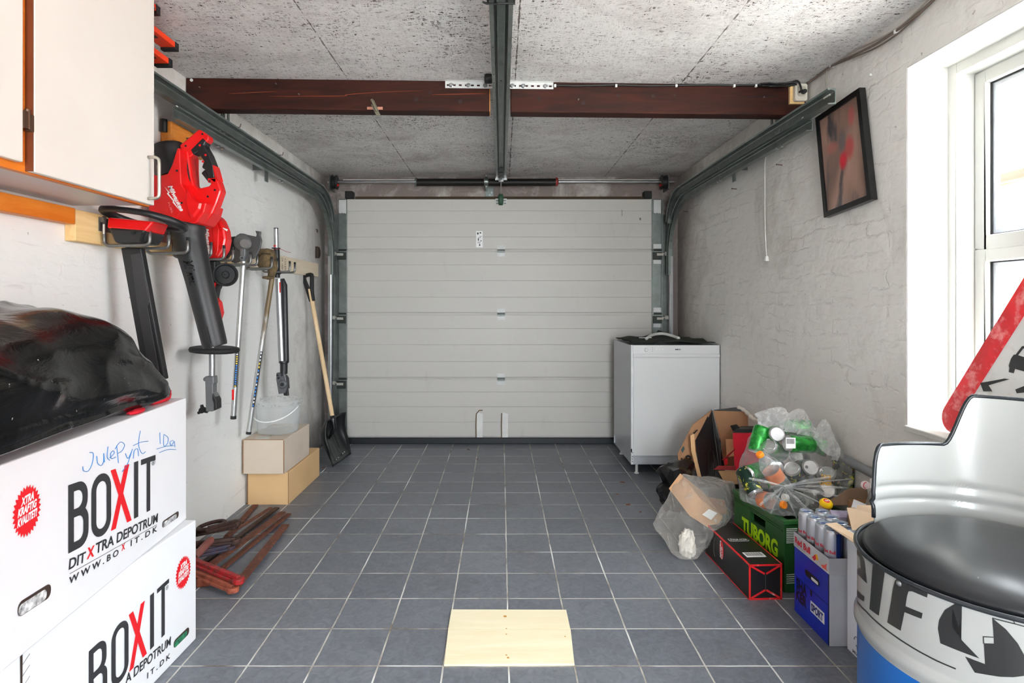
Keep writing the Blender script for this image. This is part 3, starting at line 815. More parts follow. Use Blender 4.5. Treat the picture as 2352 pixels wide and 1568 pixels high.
m = MB(); m.cyl((-1.131, 1.372, 1.515), (-1.131, 1.372, 1.562), .006, n=10); m.box(-1.135, -1.126, 1.358, 1.372, 1.515, 1.556); m.box(-1.140, -1.127, 1.376, 1.387, 1.512, 1.552)
obj('hinge', m, mat('hinge_brown', (110, 84, 66), 0.35, 0.7), cb0)

# ---- battens on the wall
bt = obj('wooden_batten', MB().box(-1.399, -1.360, 0.70, 1.836, 1.352, 1.403), M_ORW, None, bevel=.002, label='orange lacquered batten screwed to the left wall under the cabinet', cat='batten')
m = MB()
for y, z in ((1.205, 1.375), (1.30, 1.372), (1.44, 1.38)): m.cyl((-1.360, y, z), (-1.354, y, z), .004, n=8)
each('screw', m, M_GALVD, bt)
M_PINE = wood('pale_pine', (226, 186, 126), (240, 208, 152), (8, 1, 8), 0.6, 3)
M_PINE2 = wood('planed_spruce', (222, 204, 176), (234, 220, 196), (8, 1, 8), 0.6, 3)
obj('wooden_batten', MB().box(-1.399, -1.364, 1.842, 2.92, 1.300, 1.401), M_PINE, None, bevel=.002, label='thick yellow pine batten behind the hedge trimmer and blower hooks', cat='batten')
b2 = obj('wooden_batten', MB().box(-1.399, -1.380, 2.925, 4.34, 1.298, 1.398), M_PINE2, None, bevel=.001, label='thin pale spruce batten reaching towards the garage door above the shovel', cat='batten')
m = MB(); text_mb(m, 'C24 EN', (-1.3795, 3.66, 1.385), (0, 0, -1), (0, 1, 0), .028, width=.075); text_mb(m, 'DK 14081', (-1.3795, 3.61, 1.385), (0, 0, -1), (0, 1, 0), .028, width=.075)
obj('printed_stamp', m, M_BLACK, b2)
b3 = obj('wooden_batten', MB().box(-1.399, -1.352, 2.36, 2.66, 1.762, 1.848), wood('orange_pine', (206, 122, 44), (224, 148, 70), (8, 1, 8), 0.5, 3), None, bevel=.003, label='short orange pine block on the left wall above the leaf blower', cat='batten')
m = MB(); m.cyl((-1.352, 2.47, 1.808), (-1.33, 2.46, 1.805), .003, n=8); m.cyl((-1.33, 2.46, 1.805), (-1.327, 2.46, 1.805), .006, n=10)
obj('nail', m, M_GALVD, b3)
obj('black_peg', MB().cyl((-1.38, 2.352, 1.80), (-1.38, 2.352, 1.852), .013, n=12), M_BLACK, b3)

# ---- spirit levels
def level(x, z, y1, label):
    t = thing('spirit_level', label, 'spirit level', (x, 1.95, z), group='orange spirit levels under the ceiling')
    m = MB().box(x - .052, x, 1.882, y1, z, z + .0195)
    obj('body', m, mat('level_orange', (244, 62, 14), 0.35, var=.02), t, bevel=.001)
    obj('end_cap', MB().box(x - .054, x + .002, y1, y1 + .022, z - .008, z + .021), M_BLACKR, t, bevel=.001)
    m = MB(); m.prism(rrect(x - .036, x - .016, 1.95, 2.035 if y1 > 2.05 else 1.93, .006) if y1 > 2 else rrect(x - .036, x - .016, 1.89, 1.91, .004), (0, 0, z - .0004), (1, 0, 0), (0, 1, 0), (0, 0, .0006))
    obj('vial_window', m, M_BLACK, t)
level(-1.196, 2.038, 2.108, 'orange spirit level with black end cap, upper one showing beside the cabinet')
level(-1.202, 1.966, 2.078, 'orange spirit level with black end cap, lowest one beside the cabinet')
level(-1.150, 2.074, 1.915, 'black capped end of a spirit level at the ceiling beside the cabinet')
lr = thing('level_rack', 'thin grey wire rack holding the orange spirit levels by the cabinet', 'rack', (-1.39, 1.9, 1.9))
m = MB()
for y in (1.888, 1.92): m.box(-1.398, -1.394, y, y + .012, 1.95, 2.09)
each('upright', m, M_GALVD, lr)
m = MB()
for y in (1.888, 1.92):
    for z in (1.9655, 2.0375): m.box(-1.394, -1.196, y, y + .006, z - .006, z)
m.box(-1.394, -1.14, 1.888, 1.894, 2.068, 2.0735)
each('arm', m, M_GALVD, lr)

# ---- tool hooks
M_HOOK = mat('hook_steel', (128, 128, 126), 0.42, 0.75, 0.08, 30)
def prong(y, dz):
    a = [(-1.352, y, 1.396), (-1.352, y, 1.318)] + [(-1.334 - .018 * math.cos(t), y, 1.314 - .018 * math.sin(t)) for t in (.4, .8, 1.2)] + [(-1.334, y, 1.296), (-1.215, y, 1.298)]
    a += [(-1.214 + .018 * math.sin(t), y, 1.316 - .018 * math.cos(t)) for t in (.4, .8, 1.2)] + [(-1.197, y, 1.32), (-1.197, y, 1.345)]
    return [Vector(p) + Vector((0, 0, dz if i > 1 else 0)) for i, p in enumerate(a)]
def hook(ya, yb, dz, label):
    t = thing('tool_hook', label, 'tool hook', (-1.36, (ya + yb) / 2, 1.30), group='double steel tool hooks along the left wall')
    xb_ = -1.364 if yb < 2.92 else -1.380
    m = MB(); m.box(xb_, xb_ + .003, ya - .012, yb + .012, 1.345, 1.392); m.cyl((xb_, (ya + yb) / 2, 1.37), (xb_ + .006, (ya + yb) / 2, 1.37), .006, n=8)
    m.box(xb_, -1.350, ya - .006, ya + .006, 1.375, 1.392); m.box(xb_, -1.350, yb - .006, yb + .006, 1.375, 1.392)
    obj('back_plate', m, M_HOOK, t)
    for y in (ya, yb):
        pts = prong(y, dz)
        obj('prong', MB().tube(pts, .0058, 10), M_HOOK, t, smooth=True)
        e = pts[-1]; obj('rubber_tip', MB().cyl(e, e + Vector((0, 0, .013)), .0066, .0055, n=10), M_BLACKR, t)
    return t
hk = hook(1.958, 2.070, 0, 'double steel hook under the hedge trimmer, closest to the cabinet')
m = MB(); m.box(-1.3525, -1.3465, 1.9515, 1.9520, 1.335, 1.368)
obj('white_label', m, M_WHITE, hk)
hook(2.195, 2.372, -.006, 'double steel hook carrying the black tube of the leaf blower')
hook(2.482, 2.566, -.008, 'double steel hook in front of the smaller red power head')
hook(2.745, 2.822, -.012, 'double steel hook under the grey cutting head pole')
hook(3.0, 3.075, -.016, 'double steel hook holding the muddy brown pole tool')
hook(3.255, 3.335, -.020, 'double steel hook holding the pole saw, farthest from the cabinet')

# ---- hedge trimmer
Y = 1.965
ht = thing('hedge_trimmer', 'red and black hedge trimmer hanging blade down under the cabinet', 'hedge trimmer', (-1.26, Y, 0.85))
c = Vector((-1.232, 1.985, 1.386)); n = 28
pts = [c + Vector((.128 * math.copysign(abs(math.cos(t)) ** .8, math.cos(t)), .085 * math.sin(t), .004 - .022 * math.cos(t) - .018 * math.sin(t) * 0.9)) for t in [2 * PI * k / n for k in range(n)]]
obj('front_handle', MB().tube(pts, [.0125 + .002 * math.cos(4 * PI * k / n) for k in range(n)], 10, closed=True), M_BLACK, ht, smooth=True)
m = MB()
b = [(-1.325, 1.93, 1.352), (-1.195, 1.93, 1.340), (-1.195, 2.04, 1.340), (-1.325, 2.04, 1.352)]
tp = [(-1.328, 1.94, 1.390), (-1.172, 1.94, 1.376), (-1.172, 2.03, 1.376), (-1.328, 2.03, 1.390)]
obj('motor_housing', m.hexa(b, tp), M_RED, ht, bevel=.006)
m = MB(); m.hexa([(-1.305, 1.94, 1.303), (-1.215, 1.94, 1.303), (-1.215, 2.045, 1.303), (-1.305, 2.045, 1.303)], [(-1.318, 1.925, 1.354), (-1.192, 1.925, 1.345), (-1.192, 2.05, 1.345), (-1.318, 2.05, 1.354)])
gb = obj('gear_case', m, mat('black_case', (34, 33, 33), 0.38), ht, bevel=.008)
m = MB().cyl((-1.232, 1.9245, 1.335), (-1.232, 1.921, 1.335), .006, n=10); obj('screw', m, M_BLACKR, gb)
m = MB(); u = Vector((.085, 0, -.475)).normalized(); w = u.cross(Vector((0, 1, 0)))
o = Vector((-1.297, 2.012, 1.300)); L = .48
m = MB()
a0, a1 = -.036, -.014
m.prism([(-.036, 0), (.034, .012), (.036, L), (-.036, L)], o, w, u, (0, .026, 0))
bs = obj('blade_sheath', m, mat('sheath_black', (30, 30, 31), 0.45), ht, bevel=.004)
m = MB(); m.prism([(-.004, .03), (.030, .03), (.033, .20), (.022, .22), (.022, L - .03), (-.012, L - .03), (-.012, .2)], o + Vector((0, -.0035, 0)), w, u, (0, .004, 0))
obj('raised_rib', m, mat('sheath_grey', (48, 48, 50), 0.4), bs, bevel=.001)

# ---- leaf blower : seen side-on, long axis tipping away from the wall
Y = 2.285
def B(px, py, y=Y): return W(px, py, y)
lb = thing('leaf_blower', 'large red leaf blower with black tube hanging on the hooks', 'leaf blower', B(440, 790))
axd = (B(493, 795) - B(424, 512)).normalized()
q = lambda cx, cy: (220 + cx / 3.92, 260 + cy / 3.92)
def poly(pts, conv, y):
    return [(W(*conv(a, b), y).x, W(*conv(a, b), y).z) for a, b in pts]
main = [(498, 545), (575, 570), (660, 550), (700, 470), (745, 325), (800, 300), (845, 350), (855, 430), (872, 560), (895, 645), (930, 680), (1030, 655), (1045, 625), (1110, 600), (1140, 700), (1100, 815), (1060, 905), (970, 1008), (915, 1000), (750, 965), (620, 925), (490, 880)]
bulge = [(498, 545), (575, 570), (660, 550), (700, 470), (745, 325), (765, 315), (775, 345), (775, 450), (785, 640), (860, 770), (950, 800), (1010, 812), (985, 900), (925, 985), (890, 998), (750, 965), (620, 925), (490, 880)]
m = MB().prism(poly(main, q, Y - .016), (0, Y - .024, 0), (1, 0, 0), (0, 0, 1), (0, .046, 0)); hs0 = m
hs_ = obj('housing', m, M_RED, lb, bevel=.009, seg=2, angle=25)
m = MB().prism(poly(bulge, q, Y - .060), (0, Y - .072, 0), (1, 0, 0), (0, 0, 1), (0, .140, 0))
obj('fan_housing', m, M_RED, lb, bevel=.024, seg=3, angle=25)
# raised facets on the flank
fac = [(838, 700), (850, 690), (905, 770), (960, 812), (990, 822), (975, 880), (915, 960), (880, 960), (850, 860), (835, 780)]
m = MB()
P_ = poly(fac, q, Y - .05); cxm = sum(a for a, b in P_) / len(P_); czm = sum(b for a, b in P_) / len(P_)
vs = [Vector((a, Y - .068, b)) for a, b in P_] + [Vector((cxm + (a - cxm) * .72, Y - .079, czm + (b - czm) * .72)) for a, b in P_]
k = len(P_); m.add(vs, [(i, (i + 1) % k, k + (i + 1) % k, k + i) for i in range(k)] + [tuple(range(k, 2 * k))])
obj('flank_panel', m, M_RED, hs_)
hand = [(780, 300), (860, 235), (955, 155), (1040, 215), (1045, 250), (1012, 280), (990, 268), (905, 385), (870, 415), (800, 380)]
m = MB().prism(poly(hand, q, Y), (0, Y - .022, 0), (1, 0, 0), (0, 0, 1), (0, .040, 0))
obj('handle_bridge', m, M_RED, lb, bevel=.008)
grip = [(880, 345), (990, 235), (1022, 268), (1005, 300), (1050, 380), (1085, 470), (1098, 598), (1036, 590), (1010, 520), (980, 500), (1000, 445), (945, 365), (905, 388)]
m = MB().prism(poly(grip, q, Y), (0, Y - .0245, 0), (1, 0, 0), (0, 0, 1), (0, .044, 0))
gp = obj('grip', m, M_BLACK, lb, bevel=.005)
m = MB().prism(poly([(962, 545), (992, 512), (1030, 600), (1025, 625)], q, Y), (0, Y - .012, 0), (1, 0, 0), (0, 0, 1), (0, .024, 0))
obj('trigger', m, M_BLACK, lb, bevel=.003)
m = MB().prism(poly([(1036, 594), (1113, 600), (1106, 640), (1036, 634)], q, Y), (0, Y - .025, 0), (1, 0, 0), (0, 0, 1), (0, .05, 0)).prism(poly([(1076, 480), (1088, 476), (1113, 600), (1100, 600)], q, Y), (0, Y - .025, 0), (1, 0, 0), (0, 0, 1), (0, .05, 0))
obj('handle_spine', m, M_RED, lb, bevel=.003)
m = MB().prism(poly([(836, 410), (850, 420), (884, 635), (866, 600), (850, 520)], q, Y), (0, Y - .0245, 0), (1, 0, 0), (0, 0, 1), (0, .02, 0))
obj('rating_label', m, mat('label_dark', (52, 48, 44), 0.5, var=.4, vscale=120), hs_)
scr = MB()
for a, b in ((838, 308), (804, 404), (824, 555), (873, 838), (1054, 622), (1100, 702), (1038, 760)):
    p = W(*q(a, b), Y); yy = Y - (.052 if (a, b) != (838, 308) else .024) - .0005
    if a > 1000: yy = Y - .0245
    if a < 900: yy = Y - .0725
    if 860 < a < 900 and b > 800: yy -= .0065
    if b < 320: yy = Y - .0225
    scr.cyl((p.x, yy, p.z), (p.x, yy - .0015, p.z), .0042, n=10)
p = W(*q(990, 203), Y); scr.cyl((p.x, Y - .0245, p.z), (p.x, Y - .0265, p.z), .004, n=10)
each('screw', scr, M_BLACK, hs_)
for a, b in ((970, 306), (1020, 392), (998, 450)):
    p = W(*q(a, b), Y); obj('grip_screw', MB().cyl((p.x, Y - .027, p.z), (p.x, Y - .0285, p.z), .0046, n=10), M_RED, gp)
TXW = mat('print_white', (245, 244, 242), 0.5, var=0)
yf = Y - .0730
A, Bp = W(*q(652, 655), yf), W(*q(768, 885), yf); u = (Bp - A); wl = u.length; u.normalize(); v = Vector((-u.z, 0, u.x)); v = v if v.x > 0 else -v
m = MB(); text_mb(m, 'Milwaukee', A - v * .002, u, v, .017, bold=.035, shear=.35, width=wl)
obj('white_lettering', m, TXW, hs_)
m = MB(); m.prism(poly([(620, 662), (655, 700), (668, 712), (655, 722), (700, 778), (712, 780), (706, 796), (752, 872), (690, 800), (698, 792), (640, 722), (652, 712)], q, yf), (0, yf, 0), (1, 0, 0), (0, 0, 1), (0, -.0004, 0))
obj('white_bolt_mark', m, TXW, hs_)
A = W(*q(648, 805), yf); Bp = W(*q(684, 905), yf); u = Bp - A; wl = u.length; u.normalize(); v = Vector((-u.z, 0, u.x)); v = v if v.x > 0 else -v
m = MB(); text_mb(m, 'FUEL', A, u, v, .007, width=wl); obj('white_lettering', m, mat('print_pink', (240, 150, 150), 0.5, var=0), hs_)
# intake and tube
ic = B(386, 334)
m = MB().lathe([(.046, .004), (.054, 0), (.057, .01), (.052, .03), (.055, .08), (.058, .125), (.0, .125)], ic, axd, 30); m.lathe([(.046, .004), (.042, .05), (0, .05)], ic, axd, 30)
ink = obj('air_intake', m, M_BLACK, lb, smooth=True, smooth_angle=40)
tc_ = B(424, 506)
L = (B(493, 795) - B(424, 506)).length
m = MB().lathe([(.0, -.01), (.064, -.01), (.069, .02), (.068, .055), (.060, .068), (.058, .10), (.050, .24), (.046, L - .01), (.044, L), (.041, L), (.041, L - .04), (0, L - .04)], tc_, axd, 40)
tb = obj('blower_tube', m, mat('tube_black', (34, 34, 35), 0.45, var=.03), lb, smooth=True, smooth_angle=40)
# lettering wrapped on the tube
sd = Vector((axd.z, 0, -axd.x)); sd = sd if sd.x > 0 else -sd; fr = Vector((0, -1, 0))
def tube_map(r, s0, off):
    def f(a, b):
        an = (b + off) / r; rr = r + .0012 - .00004 * a
        rr = (.0585 if s0 + a < .1 else .058 - (s0 + a - .1) / .14 * .008) + .0012
        return tc_ + axd * (s0 + a) + (fr * math.cos(an) + sd * math.sin(an)) * rr
    return f
m = MB(); text_mb(m, 'Milwaukee', (0, 0, 0), (1, 0, 0), (0, 0, 1), .034, bold=.03, shear=.3, mapf=tube_map(.05, .165, -.016), width=.15)
obj('dark_lettering', m, mat('gloss_black', (8, 8, 9), 0.15), tb)
m = MB()
for dd in (-.010, .010):
    for (s1, s2) in ((.12 + L - .20, L - .012),): m.tube([tc_ + axd * s1 + (fr * math.cos(dd / .046) + sd * math.sin(dd / .046)) * .047, tc_ + axd * s2 + (fr * math.cos(dd / .046) + sd * math.sin(dd / .046)) * .0458], .0022, 6)
obj('lock_rib', m, M_BLACK, tb)

# ---- red power head with guard disc and shaft
Y = 2.524
q2 = lambda cx, cy: (420 + cx / 3.92, 500 + cy / 3.92)
ph = thing('pole_power_head', 'smaller red power head with round black guard disc and shaft, behind the leaf blower', 'power tool', W(487, 940, Y))
m = MB().prism(poly([(185, 60), (240, 10), (300, -20), (340, -10), (372, 30), (408, 115), (420, 200), (402, 290), (352, 372), (265, 375), (245, 438), (205, 375)], q2, Y), (0, Y - .031, 0), (1, 0, 0), (0, 0, 1), (0, .062, 0))
hh = obj('housing', m, M_RED, ph, bevel=.010, angle=25)
m = MB().prism(poly([(300, 70), (335, 55), (355, 110), (350, 300), (330, 350), (318, 300)], q2, Y), (0, Y - .034, 0), (1, 0, 0), (0, 0, 1), (0, .004, 0)); obj('raised_rib', m, M_RED, hh, bevel=.001)
yf = Y - .0322
A, Bp = W(*q2(197, 95), yf), W(*q2(222, 330), yf); u = Bp - A; wl = u.length; u.normalize(); v = Vector((-u.z, 0, u.x)); v = v if v.x > 0 else -v
m = MB(); text_mb(m, 'Milwaukee', A, u, v, .017, bold=.035, shear=.35, width=wl); obj('white_lettering', m, TXW, hh)
m = MB().prism(poly([(195, 245), (206, 245), (206, 320), (195, 325)], q2, yf), (0, yf, 0), (1, 0, 0), (0, 0, 1), (0, -.0004, 0)); m.prism(poly([(362, 88), (405, 105), (403, 112), (362, 98)], q2, yf), (0, yf, 0), (1, 0, 0), (0, 0, 1), (0, -.0004, 0)); m.prism(poly([(370, 98), (400, 112), (400, 122), (372, 106)], q2, yf), (0, yf, 0), (1, 0, 0), (0, 0, 1), (0, -.0004, 0))
obj('white_mark', m, TXW, hh)
m = MB().prism(poly([(240, 390), (320, 385), (322, 470), (312, 580), (275, 585), (230, 430)], q2, Y), (0, Y - .025, 0), (1, 0, 0), (0, 0, 1), (0, .05, 0))
obj('neck', m, M_BLACK, ph, bevel=.008)
wc = W(*q2(380, 512), Y - .02)
m = MB().lathe([(0, 0), (.012, 0), (.014, .004), (.016, .004), (.018, -.003), (.040, -.003), (.044, .003), (.049, .004), (.051, 0), (.051, -.018), (.047, -.024), (0, -.024)], wc, (0.18, -1, 0), 32)
wh = obj('round_cap', m, M_BLACK, ph, smooth=True, smooth_angle=35)
m = MB().cyl(wc + Vector((0, -.004, 0)), wc + Vector((.0, -.007, 0)), .004, n=10); obj('screw', m, M_BLACKR, wh)
m = MB().prism(poly([(275, 580), (318, 578), (320, 600), (300, 640), (298, 715), (338, 758), (356, 855), (336, 918), (318, 870), (300, 790), (278, 690)], q2, Y), (0, Y - .022, 0), (1, 0, 0), (0, 0, 1), (0, .044, 0))
rh = obj('rear_handle', m, M_RED, ph, bevel=.005)
m = MB().prism(poly([(318, 600), (345, 610), (325, 650), (312, 722), (298, 715), (302, 640)], q2, Y), (0, Y - .018, 0), (1, 0, 0), (0, 0, 1), (0, .036, 0)); obj('trigger', m, M_BLACK, rh, bevel=.003)
m = MB().prism(poly([(322, 768), (330, 768), (340, 825), (330, 830)], q2, Y), (0, Y - .0226, 0), (1, 0, 0), (0, 0, 1), (0, .001, 0)); obj('white_mark', m, TXW, rh)
dc = W(493, 803, Y)
m = MB().lathe([(.0, -.008), (.05, -.010), (.085, -.012), (.098, -.009), (.102, 0), (.098, .010), (.085, .013), (.05, .010), (0, .010)], dc, (.05, .0, 1), 44)
obj('guard_disc', m, M_BLACKR, ph, smooth=True)
sx = W(487, 700, Y).x
obj('shaft', MB().cyl((sx, Y, 1.20), (sx, Y, 0.745), .0128, n=18), M_CHROME, ph, smooth=True, smooth_angle=40)
M_GREYP = mat('grey_casting', (112, 113, 115), 0.45, 0.2)
q3 = lambda cx, cy: (420 + cx / 3.92, 840 + cy / 3.92)
m = MB().prism(poly([(215, 90), (295, 88), (298, 150), (290, 165), (290, 235), (310, 270), (325, 385), (280, 405), (225, 402), (218, 150)], q3, Y), (0, Y - .019, 0), (1, 0, 0), (0, 0, 1), (0, .038, 0))
m.prism(poly([(185, 120), (195, 100), (222, 98), (222, 140), (195, 138)], q3, Y), (0, Y - .008, 0), (1, 0, 0), (0, 0, 1), (0, .016, 0))
cp = obj('shaft_coupler', m, M_GREYP, ph, bevel=.004)
m = MB().prism(poly([(290, 238), (325, 300), (328, 382), (300, 395), (300, 330), (285, 290)], q3, Y), (0, Y - .023, 0), (1, 0, 0), (0, 0, 1), (0, .046, 0)); obj('latch', m, M_BLACK, cp, bevel=.003)
m = MB(); kc = W(*q3(178, 398), Y)
for a in (100, 215, 340):
    d = Vector((math.cos(math.radians(a)), 0, math.sin(math.radians(a))))
    m.cyl(kc - d * .0, kc + d * .024, .010, .006, n=10)
m.cyl(kc + Vector((0, -.01, 0)), kc + Vector((0, .01, 0)), .013, n=14); m.cyl(kc, kc + Vector((.03, 0, -.001)), .006, n=8)
obj('wing_knob', m, M_BLACK, cp, smooth=True, smooth_angle=50)

# ---- pole with grey cutting head
Y = 2.784
pc = thing('pole_cutter', 'aluminium pole with grey metal cutting head turned up, yellow and blue label strip', 'pole tool', W(536, 960, Y))
pA, pB = W(559, 600, Y), W(536, 960, Y)
obj('pole', MB().cyl(pA, pB, .0125, n=20), mat('aluminium', (198, 198, 196), 0.28, 0.85, .03), pc, smooth=True, smooth_angle=40)
m = MB().cyl(pB + (pA - pB).normalized() * .012, pB - (pA - pB).normalized() * .004, .0135, n=16); obj('end_plug', m, M_BLACK, pc)
M_DGREY = mat('dark_casting', (84, 83, 82), 0.42, 0.3)
m = MB().prism(poly([(480, 170), (520, 140), (590, 155), (640, 165), (662, 170), (668, 150), (655, 118), (705, 124), (700, 160), (712, 205), (700, 270), (672, 330), (640, 370), (560, 380), (470, 410), (440, 400), (470, 300)], q2, Y), (0, Y - .006, 0), (1, 0, 0), (0, 0, 1), (0, .012, 0))
obj('blade_guard', m, M_DGREY, pc, bevel=.002)
m = MB().prism(poly([(425, 175), (480, 168), (470, 280), (400, 370), (395, 300), (420, 230)], q2, Y), (0, Y - .010, 0), (1, 0, 0), (0, 0, 1), (0, .02, 0)); obj('rubber_flap', m, M_BLACK, pc, bevel=.002)
hc = W(*q2(540, 222), Y)
m = MB().lathe([(0, .020), (.030, .020), (.040, .014), (.043, .006), (.043, -.004), (0, -.006)], hc, (0, -1, 0), 32); obj('gear_head', m, mat('grey_casting_b', (104, 104, 104), 0.4, 0.3), pc, smooth=True, smooth_angle=40)
hc2 = W(*q2(572, 235), Y - .02)
m = MB().lathe([(0, .026), (.020, .026), (.0235, .020), (.025, 0), (0, 0)], hc2, (0, -1, 0), 24); obj('hub', m, mat('hub_grey', (138, 136, 134), 0.4, 0.3), pc, smooth=True, smooth_angle=40)
m = MB().prism(poly([(525, 270), (575, 270), (578, 330), (562, 392), (528, 392), (530, 330)], q2, Y), (0, Y - .020, 0), (1, 0, 0), (0, 0, 1), (0, .034, 0)); m.cyl(W(*q2(528, 360), Y - .022), W(*q2(528, 360), Y - .03), .010, n=14)
nk = obj('neck', m, M_GREYP, pc, bevel=.004)
obj('bolt', MB().cyl(W(*q2(531, 360), Y - .030), W(*q2(531, 360), Y - .033), .006, n=10), M_BLACKR, nk)
def strip(parent, A, Bp, t0, t1, r, colors, name='label_strip', wd=.009, off=.004):
    ax = (Bp - A); sdv = Vector((1, 0, 0)); ax_n = ax.normalized(); sdv = (sdv - ax_n * sdv.dot(ax_n)).normalized()
    m = MB()
    def P(t, s): return A + ax * t + sdv * s + Vector((0, -math.sqrt(max(r * r - s * s, 0)) - .0006, 0))
    k = 4
    for i in range(k):
        s0, s1 = off - wd / 2 + wd * i / k, off - wd / 2 + wd * (i + 1) / k
        m.add([P(t0, s0), P(t0, s1), P(t1, s1), P(t1, s0)], [(0, 1, 2, 3)])
    b = obj(name, m, M_BLACK, parent)
    if colors:
        n_ = len(colors)
        for ci, c in enumerate(sorted(set(colors))):
            m = MB()
            for i, cc in enumerate(colors):
                if cc != c: continue
                a, z = t0 + (t1 - t0) * (i + .25) / n_, t0 + (t1 - t0) * (i + .78) / n_
                e = Vector((0, -.0005, 0))
                for j in (1, 2):
                    s0, s1 = off - wd / 2 + wd * j / k, off - wd / 2 + wd * (j + 1) / k
                    m.add([P(a, s0) + e, P(a, s1) + e, P(z, s1) + e, P(z, s0) + e], [(0, 1, 2, 3)])
            obj('symbols', m, mat('label_' + c, {'y': (232, 200, 60), 'b': (40, 130, 220), 'w': (235, 235, 235)}[c], 0.5, var=0), b)
    return b
strip(pc, pA, pB, .57, .80, .0125, list('wwyyyybbbbbbbbby'), wd=.013)
m = MB(); t0 = pA + (pB - pA) * .815
s1_ = obj('red_label', MB().prism([(-.006, 0), (.004, 0), (.004, -.05), (-.006, -.05)], t0 + Vector((-.004, -.0135, 0)), (1, 0, 0), (0, 0, 1), (0, .002, 0)), M_RED, pc)

# ---- muddy pole tool
Y = 3.035
mt = thing('muddy_pole_tool', 'mud covered brown pole tool with rounded motor head turned up', 'pole tool', W(570, 990, Y))
M_MUD = mat('dried_mud', (104, 84, 56), 0.9, var=.2, vscale=30, bump=.5, bscale=120, dirt=(60, 46, 30))
pA, pB = W(628, 618, Y), W(571, 994, Y)
s_ = NT('muddy_aluminium'); s_.p.inputs['Roughness'].default_value = .4
tcn = s_.n('ShaderNodeTexCoord'); spx = s_.n('ShaderNodeSeparateXYZ'); s_.l(tcn.outputs['Object'], spx.inputs[0])
hz = s_.math('ADD', spx.outputs['Z'], s_.math('MULTIPLY', s_.noise(s_.coord((1, 1, .3)), 60, 5), .45))
mk = s_.ramp(hz, .62, .86); s_.color(s_.mix(mk, lin((196, 196, 194)), lin((108, 88, 58)))); s_.l(s_.math('SUBTRACT', .85, s_.math('MULTIPLY', mk, .8)), s_.p.inputs['Metallic'])
obj('pole', MB().cyl(pA, pB, .0128, n=20), s_.m, mt, smooth=True, smooth_angle=40)
obj('end_plug', MB().cyl(pB + (pA - pB).normalized() * .008, pB - (pA - pB).normalized() * .006, .0136, n=16), M_BLACK, mt)
strip(mt, pA, pB, .50, .84, .0128, list('wwwyybwbbwbbbwwb'), wd=.009, off=.007)
def mudf(p, d): return p * (1 + .06 * mnoise.noise(d * 3.0))
m = blob(W(*q2(752, 372), Y), (.050, .042, .056), 26, 2.6, mudf); hd = obj('motor_head', m, M_MUD, mt, smooth=True)
m = MB().tube([W(*q2(800, 400), Y), W(*q2(812, 460), Y), W(*q2(790, 545), Y)], [.030, .022, .017], 14); obj('neck', m, M_MUD, mt, smooth=True, smooth_angle=50)
m = MB(); kc = W(*q2(768, 540), Y - .018)
for a in (10, 170): m.cyl(kc, kc + Vector((math.cos(math.radians(a)) * .030, 0, math.sin(math.radians(a)) * .01)), .011, .006, n=10)
obj('wing_nut', m, M_MUD, mt, smooth=True, smooth_angle=50)
m = MB().tube([W(*q2(690, 350), Y - .045), W(*q2(715, 320), Y - .05), W(*q2(790, 325), Y - .05)], .003, 6); obj('housing_seam', m, mat('mud_dark', (62, 50, 34), .9), hd)

# ---- pole saw
Y = 3.295
ps = thing('pole_saw', 'silver and black pole saw hanging upright on the last hook', 'pole saw', W(652, 905, Y))
def Z_(py): return W(0, py, Y).z
def X_(px): return W(px, 0, Y).x
x0_ = X_(634)
obj('upper_tube', MB().cyl((x0_, Y, Z_(525)), (x0_ + .002, Y, Z_(575)), .0125, n=18), M_CHROME, ps, smooth=True, smooth_angle=40)
obj('tube_plug', MB().cyl((x0_, Y, Z_(525) - .001), (x0_, Y, Z_(525) + .004), .0128, n=16), M_BLACK, ps)
obj('red_ring', MB().cyl((x0_, Y, Z_(563)), (x0_, Y, Z_(567)), .0135, n=18), M_RED, ps)
m = MB(); m.cyl((x0_, Y, Z_(569)), (x0_, Y, Z_(571)), .024, n=22); m.lathe([(.016, 0), (.017, -.02), (.0185, -.06), (.019, -.125), (.027, -.133), (.027, -.145), (.019, -.15), (.019, -.168), (0, -.168)], (x0_ + .003, Y, Z_(570)), (0, 0, 1), 20)
gr = obj('grip', m, M_BLACK, ps, smooth=True, smooth_angle=40)
obj('red_cord', MB().tube([(x0_ - .02, Y - .02, Z_(578)), (x0_, Y - .024, Z_(573)), (x0_ + .03, Y - .01, Z_(572)), (x0_ + .06, Y, Z_(578)), (x0_ + .085, Y, Z_(580))], .0012, 6), mat('cord_red', (170, 50, 40), .7), gr)
xa_, xb_ = X_(640), X_(648)
obj('main_tube', MB().cyl((xa_, Y - .004, Z_(640)), (xb_, Y - .004, Z_(832)), .0175, n=20), M_CHROME, ps, smooth=True, smooth_angle=40)
m = MB(); m.tube([(X_(648), Y + .006, Z_(640)), (X_(652), Y + .006, Z_(655)), (X_(656), Y + .006, Z_(832))], [.010, .017, .017], 16)
cv = obj('tube_cover', m, M_BLACK, ps, smooth=True, smooth_angle=50)
m = MB(); m.box(X_(640) + .013, X_(640) + .018, Y - .021, Y - .018, Z_(672), Z_(648)); obj('red_mark', m, M_RED, ps)
m = MB().lathe([(.027, 0), (.027, -.012), (.021, -.016), (.020, -.075), (0, -.075)], (X_(652), Y, Z_(828)), (0, 0, 1), 20); obj('collar', m, M_BLACK, ps, smooth=True, smooth_angle=40)
m = MB(); kc = W(650, 882, Y - .01)
m.lathe([(0, .014), (.020, .014), (.026, .006), (.026, -.014), (0, -.014)], kc, (0, -1, 0), 24)
